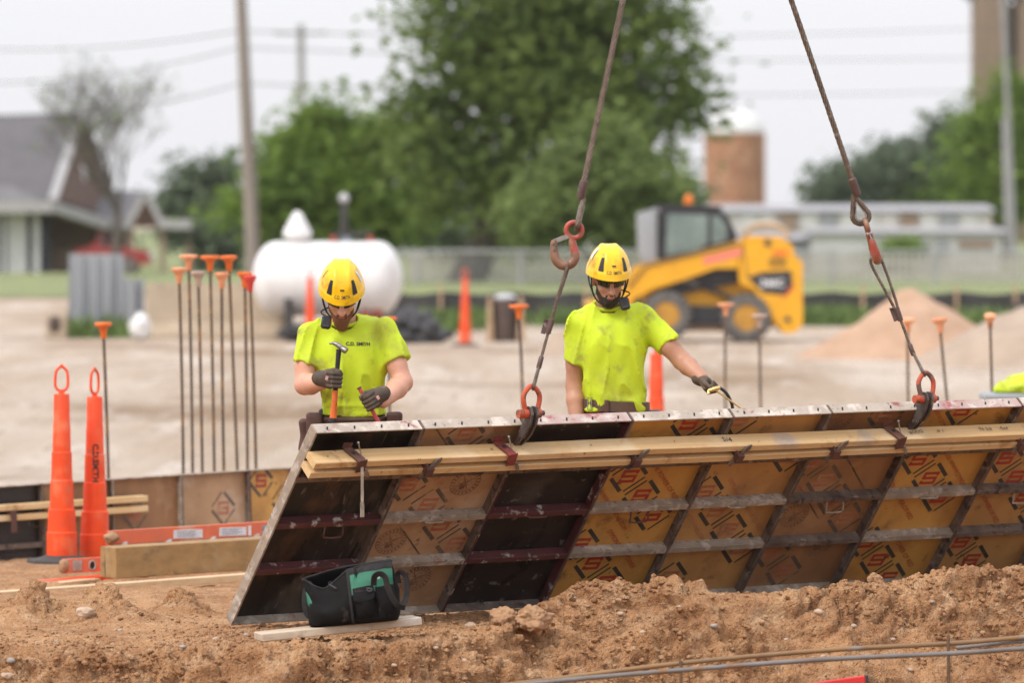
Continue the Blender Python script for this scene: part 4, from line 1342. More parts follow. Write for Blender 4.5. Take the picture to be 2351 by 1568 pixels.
b = MB(lo); b.bar(p - along * .03 + n_ * .005, p + along * .03 + n_ * .005, .004, .062, ch=.001); b.build('rivet_plate', MATS['aluminium'], lad)
b = MB(lo)
for sx, sz in ((-.02, .02), (.02, .02), (-.02, -.02), (.02, -.02)): b.sphere(p + along * sx + ZV * sz + n_ * .008, .004, 6, 4)
b.build('rivets', MATS['aluminium'], lad)
p = rb0 + along * .185
b = MB(lo); b.tube([p + n_ * .004 + along * (.02 * math.cos(a)) + ZV * (.027 * math.sin(a)) for a in [2 * PI * k / 16 for k in range(16)]], .005, 6, closed=True); b.build('hole_ring', MATS['aluminium'], lad, True)
b = MB(lo); b.add([p + n_ * .0042 + along * (.02 * math.cos(a)) + ZV * (.027 * math.sin(a)) for a in [2 * PI * k / 16 for k in range(16)]], [tuple(range(16))]); b.build('hole', MATS['slot_dark'], lad)
v, f = blob_template(3, 61, .25)
o = link_mesh('mud_plug', np_mesh('mud', v * np.array([.045, .035, .05]), f), MATS['mud'], lad, ra0 - lo + along * .015)
v, f = blob_template(3, 63, .25)
o = link_mesh('mud_plug', np_mesh('mud', v * np.array([.03, .03, .055]), f), MATS['mud'], lad, rb0 - lo + along * .0)

def board(p0, p1, w, h, m, label, name='board', grp=None, ch=.003, up=(0, 0, 1)):
    t = MB(p0); t.bar(p0, p1, w, h, ch=ch, up=up)
    o = t.build(name, m); o.location = p0
    return tag(o, label, 'board', grp)
board(at(-70, 1372, 31.3), at(590, 1324, 32.4), .09, .042, MATS['board_new'], 'long pale board lying on the dirt below the timber block')
board(at(98, 1340, 32.8), at(330, 1318, 33.3), .10, .03, MATS['cone_orange'], 'short red painted board under the ladder end')
board(at(60, 1349, 32.3), at(215, 1332, 33.0), .09, .02, MATS['board_new'], 'short thin offcut board beside the ladder end')

# ================================================================== PLANK AND TOOL BAG
p0, p1 = at(603, 1466, 26.42), at(969, 1427, 26.66)
pd = (p1 - p0).normalized(); pnn = ZV.cross(pd).normalized()
pl_off = pnn * .075
plank = MB(p0); plank.bar(p0 + pl_off, p1 + pl_off, .15, .038, ch=.004)
o = plank.build('plank', MATS['board_grey']); o.location = p0
tag(o, 'weathered plank bridging the bank edge under the tool bag', 'board')
# ------------------------------------------------------------------ tool bag
mat('bag_black', (.008, .0075, .0075), (.013, .012, .012), rough=.9, spec=.12, scale=9, bump=.35, bscale=140, bdist=.002,
    spots=[((.12, .095, .075), 6, .63, .78), ((.20, .16, .13), 22, .70, .76)])
mat('bag_mouth_dark', (.008, .008, .008), (.014, .013, .013), rough=.9, scale=9)
mat('bag_green', (.007, .12, .064), (.005, .085, .045), rough=.6, scale=6, bump=.3, bscale=120, bdist=.002)
mat('webbing', (.02, .019, .019), (.032, .03, .03), rough=.85, spec=.2, scale=40, bump=.4, bscale=200, bdist=.001)
mat('bag_ring', (.16, .16, .17), (.10, .10, .11), rough=.35, metal=.8, scale=20)
mat('bin_tag', (.30, .36, .33), (.16, .24, .20), rough=.6, scale=60)
BS = FPX / 26.62
b_ctr = p0.lerp(p1, (823 - 603) / 366.) + pl_off + ZV * .019 - pnn * .005
bag = thing('tool_bag', 'open black and green canvas tool bag standing on the plank', 'tool bag', b_ctr)
_tl = Matrix.Rotation(-math.atan2(pd.z, pd.x), 3, 'Y')
def foot(ang, t):
    """outline of the bag at height fraction t: rounded box, bulging at the hip"""
    c, s_ = math.cos(ang), math.sin(ang)
    e = .5
    x = math.copysign(abs(c) ** e, c); y = math.copysign(abs(s_) ** e, s_)
    hx = np.interp(t, [0, .08, .35, .7, 1], [.205, .215, .216, .21, .208])
    hy = np.interp(t, [0, .08, .4, .8, 1], [.105, .122, .128, .085, .055])
    bul = .010 * math.sin(3 * ang + 1) * math.sin(PI * t) + .006 * math.sin(7 * ang + 4 * t) * t
    sh = np.interp(t, [0, 1], [0, -.012])
    return x * (hx + bul) + sh, y * (hy + bul)
def rim(x, y):
    front = y < 0
    if front: return float(np.interp(x, [-.24, -.215, -.17, -.125, -.08, -.03, .0, .1, .2], [.225, .222, .19, .172, .20, .245, .258, .272, .278]))
    return float(np.interp(x, [-.24, -.215, -.1, -.02, .2], [.222, .225, .25, .262, .28]))
def bag_pt(ang, t, off=0):
    x, y = foot(ang, t)
    rx, ry = foot(ang, 1)
    z = rim(rx, ry) * t
    z += .004 * math.sin(9 * ang + 3 * t) * t * (1 - t) * 4
    if t > .75 and x > .02: y *= 1 - .55 * (t - .75) / .25          # right half is pinched shut along the zip
    n = Vector((math.cos(ang), math.sin(ang) * 1.6, 0)).normalized()
    return _tl @ (Vector((x, y, z)) + n * off)
def bag_patch(a0, a1, t0, t1, off, nu=16, nv=8, thick=.004, edge=None):
    """cloth patch following the bag's skin; t0/t1 may be functions of u"""
    b = MB()
    f0 = t0 if callable(t0) else (lambda u: t0)
    f1 = t1 if callable(t1) else (lambda u: t1)
    vs, fs = [], []
    for l in range(2):
        for j in range(nv + 1):
            for i in range(nu + 1):
                u, v = i / nu, j / nv
                t = f0(u) + (f1(u) - f0(u)) * v
                o_ = off(u, v) if callable(off) else off
                vs.append(bag_pt(A(a0 + (a1 - a0) * u), t, o_ - l * thick - (.003 if l == 0 and (i in (0, nu) or j in (0, nv)) else 0)))
    N = (nu + 1) * (nv + 1)
    for j in range(nv):
        for i in range(nu):
            k = j * (nu + 1) + i
            fs += [(k, k + 1, k + nu + 2, k + nu + 1), (N + k + nu + 1, N + k + nu + 2, N + k + 1, N + k)]
    rimi = [i for i in range(nu + 1)] + [(j + 1) * (nu + 1) - 1 for j in range(1, nv + 1)] + [nv * (nu + 1) + i for i in range(nu - 1, -1, -1)] + [j * (nu + 1) for j in range(nv - 1, 0, -1)]
    for a, c in zip(rimi, rimi[1:] + rimi[:1]): fs.append((c, a, N + a, N + c))
    b.add(vs, fs)
    return b
NA, NT = 72, 16
vs, fs = [], []
def crease(ang, t): return .006 * float(vnoise(np.array([math.cos(ang) * 5, math.sin(ang) * 5 + 3, t * 6.]))) * (1 - abs(2 * t - 1) ** 3)
for j in range(NT + 1):
    for i in range(NA): vs.append(bag_pt(2 * PI * i / NA, j / NT, crease(2 * PI * i / NA, j / NT)))
for j in range(NT + 1):
    for i in range(NA): vs.append(bag_pt(2 * PI * i / NA, 1 - .8 * j / NT, -.006 - .004 * (j > 0)))
for j in range(2 * NT + 1):
    for i in range(NA):
        k, l = j * NA + i, j * NA + (i + 1) % NA
        fs.append((k, l, l + NA, k + NA))
fs.append(tuple(range(NA - 1, -1, -1)))
fs.append(tuple((2 * NT + 1) * NA + i for i in range(NA)))
b = MB(); b.add(vs, fs); body = b.build('body', MATS['bag_black'], bag, True, 60)
# dark sheet across the inside, standing in for shade in the open mouth
b = MB(); b.add([bag_pt(2 * PI * i / NA, .55, -.012) for i in range(NA)], [tuple(range(NA))]); b.build('mouth_shade', MATS['bag_mouth_dark'], bag)
# the zip tape round the rim
tape = MB(); tape.tube([bag_pt(2 * PI * i / NA, 1.0, .0) for i in range(NA)], .0055, 6, closed=True); tape.build('zip_tape', MATS['webbing'], bag, True)
AF = -PI / 2      # angle facing the camera
def A(u): return AF + math.copysign(math.asin(min(u * u, 1)), u)     # u: fraction of the half length right of the front centre
bag_patch(.02, .97, .52, .92, .004, 24, 10).build('green_panel', MATS['bag_green'], bag, True)
bag_patch(.0, .97, .885, .995, .007, 20, 4).build('zip_band', MATS['webbing'], bag, True)
bag_patch(-.985, -.86, .46, lambda u: .80 - .2 * u, .004, 10, 6).build('green_panel', MATS['bag_green'], bag, True)
bag_patch(-.90, -.03, .02, .56, lambda u, v: .010 + .010 * math.sin(PI * u) * math.sin(PI * min(v * 1.2, 1)), 18, 8).build('end_pocket', MATS['bag_black'], bag, True)
bag_patch(-.03, .03, .0, .99, .011, 4, 14).build('seam_piping', MATS['webbing'], bag, True)
bag_patch(.10, .50, .10, .50, lambda u, v: .012 + .022 * math.sin(PI * u) * math.sin(PI * v) ** .6, 12, 8).build('pocket', MATS['bag_black'], bag, True)
bag_patch(.07, .53, lambda u: .40 + .06 * (abs(2 * u - 1) ** 4), .64, lambda u, v: .036 - .026 * v, 14, 6, .006).build('pocket_flap', MATS['bag_black'], bag, True)
bag_patch(.57, .96, .08, .62, lambda u, v: .012 + .02 * math.sin(PI * u) * math.sin(PI * v) ** .6, 12, 8).build('pocket', MATS['bag_black'], bag, True)
bag_patch(.55, .70, .745, .79, .0075, 4, 2, .002).build('brand_tag', MATS['bin_tag'], bag)
bag_patch(-.985, .97, .0, .10, .006, 40, 3).build('base_band', MATS['bag_black'], bag, True)
def bp(px, py, dy): # bag local from pixels
    q = at(px, py, b_ctr.y + dy) - b_ctr
    return q
def strap(name, pts, w, vert=False):
    pts = smooth_path(pts, 6)
    b = MB()
    ws = []
    n = len(pts)
    for i in range(n):
        tg = (pts[min(i + 1, n - 1)] - pts[max(i - 1, 0)]).normalized()
        side = YV.cross(tg).normalized()
        ws.append((side * .85 + Vector((0, .5, 0))).normalized() * w)
    b.ribbon(pts, ws, .004, None)
    return b.build(name, MATS['webbing'], bag, True, 60)
strap('handle', [bp(858, 1345, -.125), bp(860, 1325, -.14), bp(872, 1318, -.15), bp(884, 1326, -.155), bp(890, 1348, -.155), bp(900, 1372, -.155), bp(915, 1392, -.15), bp(930, 1396, -.125)], .030)
strap('handle', [bp(915, 1340, -.06), bp(913, 1318, -.08), bp(922, 1314, -.09), bp(932, 1326, -.09), bp(934, 1352, -.09), bp(931, 1378, -.10), bp(918, 1393, -.14)], .028)
strap('shoulder_strap', [bp(716, 1340, -.03), bp(703, 1352, -.04), bp(699, 1378, -.05), bp(702, 1404, -.05), bp(712, 1417, -.05), bp(724, 1402, -.05)], .028)
b = MB(); c = bp(848, 1352, -.142)
b.tube([c + Vector((.013 * math.cos(a), 0, .013 * math.sin(a))) for a in [PI * 1.0 + PI * k / 10 for k in range(11)]], .003, 6, closed=True); b.build('d_ring', MATS['bag_ring'], bag, True)
b = MB(); b.bar(bp(756, 1342, -.09), bp(772, 1352, -.10), .006, .006); b.tube([bp(754, 1338, -.09), bp(759, 1335, -.09), bp(762, 1341, -.09), bp(757, 1345, -.09)], .002, 6, closed=True); b.build('zip_pull', MATS['bag_ring'], bag)

# ------------------------------------------------------------------ bars along the trench in front
mat('rebar_grey', (.23, .215, .205), (.16, .14, .125), rough=.55, metal=.35, scale=18, stretch=(.2, 1, 1), spots=[((.24, .13, .06), 8, .56, .68)])
mat('rebar_ochre', (.30, .17, .07), (.20, .125, .07), rough=.65, metal=.2, scale=18, stretch=(.2, 1, 1), spots=[((.25, .21, .18), 6, .55, .66)])
def long_bar(pts, Ya, Yb, r, m, label):
    P_ = [at(px, py, Ya + (Yb - Ya) * (px - 1100) / 1300.) for px, py in pts]
    b = MB(P_[0])
    path = resample(smooth_path(P_, 5), .012)
    rr = [r * (1 + .09 * (k % 2)) for k in range(len(path))]
    b.tube(path, rr, 8)
    o = b.build('long_rebar', m, None, True, 80); o.location = P_[0]
    return tag(o, label, 'rebar', 'bars laid along the trench')
long_bar([(1000, 1592), (1220, 1567), (1563, 1524), (1900, 1494), (2177, 1479), (2351, 1464), (2480, 1452)], 25.0, 25.6, .0105, MATS['rebar_ochre'], 'long ochre rusted bar across the trench, uppermost of the two that cross both stakes')
long_bar([(1000, 1600), (1270, 1566), (1563, 1540), (1900, 1515), (2177, 1502), (2351, 1490), (2480, 1481)], 24.9, 25.5, .0105, MATS['rebar_grey'], 'long grey steel bar across the trench just under the ochre one')
long_bar([(2195, 1489), (2351, 1473), (2480, 1462)], 25.3, 25.6, .0085, MATS['rebar_grey'], 'short end of a grey bar between the ochre bar and the grey bar')
long_bar([(2275, 1497), (2351, 1487), (2480, 1474)], 25.3, 25.6, .0085, MATS['rebar_grey'], 'stub of grey bar with its sawn end beside the rusty stake')
for (px, pt, Yk, lab) in ((1563, 1518, 25.2, 'short rusty stake tied to the two long bars'), (2177, 1460, 25.45, 'taller rusty stake tied to the two long bars')):
    tp = at(px, pt, Yk); ft = Vector((tp.x + .01, tp.y, -.7))
    b = MB(ft); b.tube(resample([ft, tp], .02), .0075, 8)
    o = b.build('stake', MATS['rebar_brown'], None, True, 80); o.location = ft; tag(o, lab, 'stake', 'stakes carrying the trench bars')
mat('red_paint', (.75, .03, .03), (.62, .03, .03), rough=.4, scale=10)
lv0, lv1 = at(1700, 1600, 24.9), at(1985, 1560, 25.05)
lv = thing('spirit_level', 'red bar with a dark end cap at the foot of the bank', 'level', lv1)
b = MB(lv1); b.bar(lv0, lv1, .025, .03, ch=.003); b.build('beam', MATS['red_paint'], lv)
b = MB(lv1); b.bar(lv1, lv1 + (lv1 - lv0).normalized() * .015, .028, .033, ch=.003); b.build('end_cap', MATS['cone_base'], lv)
# ================================================================== THE TWO WORKERS
mat('skin_fair', (.66, .36, .25), (.60, .30, .20), rough=.5, scale=9, bump=.1, bscale=90, bdist=.002, spots=[((.36, .19, .12), 12, .64, .75)])
mat('skin_tan', (.48, .245, .155), (.41, .20, .125), rough=.5, scale=9, bump=.1, bscale=90, bdist=.002, spots=[((.26, .13, .08), 10, .62, .75)])
mat('hivis', (.55, .70, .016), (.49, .63, .018), rough=.75, scale=5, bump=.25, bscale=160, bdist=.001, spots=[((.36, .37, .05), 4, .50, .76), ((.24, .22, .06), 9, .57, .76)])
mat('helmet_yellow', (.90, .56, .004), (.86, .50, .004), rough=.32, scale=6, spec=.5, coat=.2, spots=[((.42, .22, .01), 9, .55, .72, .6), ((.50, .28, .02), 20, .60, .72)])
mat('helmet_black', (.018, .018, .02), rough=.5)
mat('glove_brown', (.105, .075, .052), (.06, .043, .032), rough=.75, scale=12, bump=.4, bscale=70, bdist=.003, spots=[((.20, .15, .11), 10, .6, .7)])
mat('glove_patch', (.55, .50, .47), (.55, .10, .08), rough=.6, scale=30)
mat('beard_red', (.24, .095, .045), (.15, .06, .03), rough=.7, scale=40, stretch=(3, 3, 1), bump=.9, bscale=120, bdist=.006)
mat('beard_black', (.022, .014, .010), (.012, .008, .007), rough=.65, scale=40, bump=.9, bscale=120, bdist=.006)
mat('lens_dark', (.012, .02, .012), (.02, .045, .015), rough=.08, scale=6, spec=.7)
mat('strap_black', (.015, .015, .016), rough=.6)
mat('trousers', (.05, .045, .042), (.07, .062, .056), rough=.85, scale=8, bump=.3, bscale=90, bdist=.002)
mat('boots', (.16, .095, .05), (.10, .06, .035), rough=.7, scale=9, spots=[((.35, .23, .14), 6, .5, .65)])
mat('belt_leather', (.115, .06, .036), (.075, .042, .027), rough=.6, scale=10, bump=.3, bscale=60, bdist=.002, spots=[((.19, .125, .085), 9, .6, .72)])
mat('pouch_leather', (.10, .04, .028), (.06, .03, .022), rough=.6, scale=10, bump=.3, bscale=60, bdist=.002)
mat('radio_black', (.02, .021, .024), (.035, .036, .04), rough=.5, scale=20)
mat('lips', (.34, .115, .085), rough=.5)
mat('hammer_steel', (.30, .28, .27), (.18, .165, .155), rough=.35, metal=.8, scale=20)
mat('hammer_orange', (.72, .15, .02), (.55, .11, .02), rough=.55, scale=12, spots=[((.2, .08, .03), 12, .6, .7)])
mat('bar_pink', (.58, .075, .075), (.48, .06, .065), rough=.55, scale=20, spots=[((.30, .12, .09), 18, .64, .74)])
mat('brass', (.66, .50, .20), (.48, .36, .15), rough=.4, metal=.6, scale=20)
mat('hose_black', (.02, .02, .022), rough=.5)

def rot_head(pitch, yaw, roll=0):
    return Matrix.Rotation(yaw, 3, 'Z') @ Matrix.Rotation(roll, 3, 'Y') @ Matrix.Rotation(pitch, 3, 'X')
def seg_bbox(fnlist): pass
def union_sdf(prims, k):
    """prims: callables with a (centre, radius) bound evaluated only nearby"""
    def fn(P):
        D = np.full(P.shape[:-1], 1., dtype=np.float32)
        for f, lo, hi in prims:
            lo = np.array(lo) - .05; hi = np.array(hi) + .05
            sl = []
            for a in range(3):
                ax = P[(slice(None) if a == 0 else 0, slice(None) if a == 1 else 0, slice(None) if a == 2 else 0)][..., a]
                i0, i1 = np.searchsorted(ax, lo[a]), np.searchsorted(ax, hi[a])
                sl.append(slice(int(i0), int(i1)))
            sl = tuple(sl)
            if any(s_.stop <= s_.start for s_ in sl): continue
            D[sl] = smin(D[sl], f(P[sl]).astype(np.float32), k)
        return D
    return fn
def pc(a, b, ra, rb):
    m = max(ra, rb)
    lo = np.minimum(np.array(a), np.array(b)) - m; hi = np.maximum(np.array(a), np.array(b)) + m
    return (lambda P: sd_cone(P, a, b, ra, rb), lo, hi)
def pe(c, r, M=None):
    m = max(r)
    return (lambda P: sd_ell(P, c, r, M), np.array(c) - m, np.array(c) + m)
def pb(c, hs, rad, M=None):
    m = float(np.linalg.norm(hs))
    return (lambda P: sd_box(P, c, hs, rad, M), np.array(c) - m, np.array(c) + m)
def sd_mesh(name, fn, lo, hi, h, m, parent):
    V, Q = surface_nets(fn, lo, hi, h)
    me = np_mesh(name, V, Q)
    return link_mesh(name, me, m, parent)
def dense_rows(rows):
    rows = np.array(rows, float)
    if len(rows) < 4: return rows
    out = []
    for i in range(len(rows) - 1):
        p0, p1, p2, p3 = rows[max(i - 1, 0)], rows[i], rows[i + 1], rows[min(i + 2, len(rows) - 1)]
        for k in range(8):
            t = k / 8
            q = .5 * ((2 * p1) + (p2 - p0) * t + (2 * p0 - 5 * p1 + 4 * p2 - p3) * t * t + (3 * p1 - p0 - 3 * p2 + p3) * t ** 3)
            q[0] = p1[0] + (p2[0] - p1[0]) * t
            out.append(q)
    out.append(rows[-1])
    return np.array(out)
def torso_sdf(rows, P, n=2.4):
    """rows: (z, cx, cy, rx, ry) stacked ovals"""
    rows = dense_rows(rows)
    z = P[..., 2]
    cx, cy, rx, ry = [np.interp(z, rows[:, 0], rows[:, k]) for k in (1, 2, 3, 4)]
    q = (np.abs((P[..., 0] - cx) / rx) ** n + np.abs((P[..., 1] - cy) / ry) ** n) ** (1. / n)
    d = (q - 1) * np.minimum(rx, ry)
    return np.maximum(d, np.maximum(rows[0, 0] - z, z - rows[-1, 0]))

def head_parts(H, C, beard):
    """skin distance functions of a head; H columns: right, back, up; C centre of the skull"""
    Mx = np.array(H)
    def L(x, y, z): return np.array(C) + Mx @ np.array([x, y, z])
    pr = [pe(L(0, .012, .03), (.076, .096, .095), Mx), pe(L(0, -.025, -.045), (.062, .066, .078), Mx), pe(L(0, -.062, -.10), (.030, .026, .024), Mx),
          pe(L(0, -.040, -.075), (.050, .046, .045), Mx),
          pe(L(.038, -.062, -.030), (.024, .020, .020), Mx), pe(L(-.038, -.062, -.030), (.024, .020, .020), Mx),
          pe(L(0, -.080, .012), (.052, .016, .014), Mx),
          pc(L(0, -.090, .004), L(0, -.118, -.036), .0105, .0145), pe(L(.012, -.098, -.040), (.010, .010, .008), Mx), pe(L(-.012, -.098, -.040), (.010, .010, .008), Mx),
          pe(L(0, -.086, -.066), (.024, .014, .008), Mx), pe(L(0, -.084, -.077), (.021, .013, .008), Mx),
          pe(L(.078, .012, -.012), (.012, .022, .034), Mx), pe(L(-.078, .012, -.012), (.012, .022, .034), Mx)]
    return pr, L

def helmet(H, C, parent, seed, pitchback=0.0):
    """climbing-style safety helmet: shell with crown ridge, short peak, vents, rim"""
    H = H @ Matrix.Rotation(pitchback, 3, 'X')
    C = Vector(C) + H @ Vector((0, .008, .057))
    rx, ry, rz = .109, .137, .128
    def pt(u, v, off=0):
        # u round (0 = front, -y), v 0 at the rim .. 1 crown
        th = v * PI / 2
        ca = math.cos(th) ** .80; sa = math.sin(th) ** .95
        x = math.sin(u); y = -math.cos(u)
        f = max(0, math.cos(u))
        rr = 1 + .055 * (1 - v) ** 3
        X = rx * x * ca * rr; Y_ = ry * y * ca * rr
        z = rz * sa - .030 * (1 - v) ** 2 * (1 - .55 * f)
        # peak
        if f > 0: Y_ -= .016 * f ** 3 * (1 - v) ** 6
        # crown ridge and side flutes
        ridge = .0055 * math.exp(-((abs(X) - .036) / .011) ** 2) * sstep(.12, .4, v) * (1 - .8 * sstep(.9, 1, v))
        mid = -.0035 * math.exp(-(X / .025) ** 2) * sstep(.2, .5, v)
        band = .004 * float(sstep(.20, .13, v))
        nrm = Vector((X / rx ** 2, Y_ / ry ** 2, max(z, 0) / rz ** 2)).normalized()
        q = Vector((X, Y_, z)) + nrm * (ridge + mid + band + off)
        return q
    NU, NV = 84, 34
    vs, fs = [], []
    for j in range(NV + 1):
        for i in range(NU): vs.append(C + H @ pt(2 * PI * i / NU, (j / NV) ** 1.15))
    for j in range(NV):
        for i in range(NU):
            k, l = j * NU + i, j * NU + (i + 1) % NU
            fs.append((k, l, l + NU, k + NU))
    # inner rim
    k0 = len(vs)
    for i in range(NU): vs.append(C + H @ (pt(2 * PI * i / NU, 0) * .955 + Vector((0, 0, -.004))))
    for i in range(NU): vs.append(C + H @ (pt(2 * PI * i / NU, .3) * .93))
    for i in range(NU):
        l = (i + 1) % NU
        fs += [(l, i, k0 + i, k0 + l), (k0 + l, k0 + i, k0 + NU + i, k0 + NU + l)]
    fs.append(tuple(k0 + NU + i for i in range(NU)))
    b = MB(parent.location); b.add(vs, fs)
    shell = b.build('helmet', MATS['helmet_yellow'], parent, True, 50)
    def patch(name, m, u0, u1, v0, v1, off, skew=0, nu=6, nv=5):
        vs, fs = [], []
        for j in range(nv + 1):
            for i in range(nu + 1):
                a, c_ = i / nu, j / nv
                uu = u0 + (u1 - u0) * a * (1 - .55 * c_ * abs(skew)) + skew * .10 * c_
                vs.append(C + H @ pt(uu, v0 + (v1 - v0) * c_, off))
        for j in range(nv):
            for i in range(nu):
                k = j * (nu + 1) + i
                fs.append((k, k + 1, k + nu + 2, k + nu + 1))
        b = MB(parent.location); b.add(vs, fs); return b.build(name, m, shell, True)
    for sg in (-1, 1):
        patch('vent', MATS['helmet_black'], sg * .50, sg * .76, .17, .50, .0022, sg * .5)
        patch('vent', MATS['helmet_black'], sg * 1.35, sg * 1.40, .35, .62, .002, 0)
    patch('clip', MATS['helmet_black'], -.10, .10, .30, .335, .0045)
    if seed == 1: patch('sticker', MATS['label_white'], 1.18, 1.36, .30, .62, .003)
    else: patch('sticker', MATS['label_white'], -1.6, -1.4, .35, .7, .003)
    v, f = text_mesh('C.D. SMITH', .019, .0003)
    b = MB(parent.location)
    b.add([C + H @ pt(p.x / .135 , .165 + p.y / .21, .0035) for p in v], f)
    b.build('lettering', MATS['stencil'], shell)
    return shell, C, H, pt

def fist(grip, axis, back, front, m, parent, name, r_obj=.016, splay=.021, spread=0):
    """gloved hand closed round a bar.  axis: along the bar to the thumb side, back: towards the wrist, front: the side where the fingers pass over"""
    grip, axis = Vector(grip), Vector(axis).normalized()
    back = (Vector(back) - axis * Vector(back).dot(axis)).normalized()
    front = Vector(front); front = (front - axis * front.dot(axis) - back * front.dot(back)).normalized()
    pr = []
    R0 = r_obj + .010
    wrist = grip + back * .076 - front * .004
    # palm behind the bar
    pr.append(pc(grip + back * .034 + axis * .026 - front * .004, wrist + axis * .014, .024, .027))
    pr.append(pc(grip + back * .034 - axis * .026 - front * .004, wrist - axis * .014, .024, .027))
    pr.append(pc(grip + back * .036 - front * .004, wrist, .027, .030))
    pr.append(pc(wrist, wrist + back * .018, .031, .035))
    lens = (1.0, 1.06, 1.0, .84)
    fing = []
    for k in range(4):
        off = (1.5 - k) * splay
        c0 = grip + axis * off
        k0 = c0 + back * (.040 - .002 * k) + front * .017
        p1 = c0 + back * .008 + front * (R0 + .012)
        p2 = c0 - back * (R0 * 1.0) + front * (R0 * .55)
        p3 = c0 - back * (R0 * .75) - front * (R0 * .62)
        r = (.0108, .0112, .0105, .0092)[k]
        fing += [pc(k0, p1, r * 1.12, r * 1.05), pc(p1, p2, r * 1.05, r), pc(p2, p3, r, r * .9)]
    th0 = grip + back * .05 + axis * .034
    th1 = grip + back * .012 + axis * .047 + front * .014
    th2 = grip - back * .022 + axis * .044 + front * .020
    fing += [pc(th0, th1, .0145, .0125), pc(th1, th2, .0125, .0100)]
    fa = union_sdf(pr, .016); fb = union_sdf(fing, .0035)
    fn = lambda P: smin(fa(P), fb(P), .007)
    c = (grip + wrist) / 2
    lo = np.array(c) - .14; hi = np.array(c) + .14
    V, Q = surface_nets(fn, lo, hi, .0032)
    me = np_mesh(name, V - np.array(parent.location), Q)
    return link_mesh(name, me, m, parent), wrist + back * .03

def project_text(target_me, off_loc, body, size, centre, parent, m, name, ang=0, bold=.0008):
    """print lettering on cloth: drop each outline point along +y on the garment"""
    bvh = BVHTree.FromPolygons([v.co for v in target_me.vertices], [tuple(p.vertices) for p in target_me.polygons])
    v, f = text_mesh(body, size, bold)
    out = []
    for p in v:
        q = Vector((centre.x + p.x * math.cos(ang) - p.y * math.sin(ang), centre.y - .6, centre.z + p.x * math.sin(ang) + p.y * math.cos(ang))) - off_loc
        hit = bvh.ray_cast(q, YV)
        out.append((hit[0] if hit[0] else q + YV * .6) - YV * .0025)
    b = MB(); b.add(out, f)
    return b.build(name, m, parent)

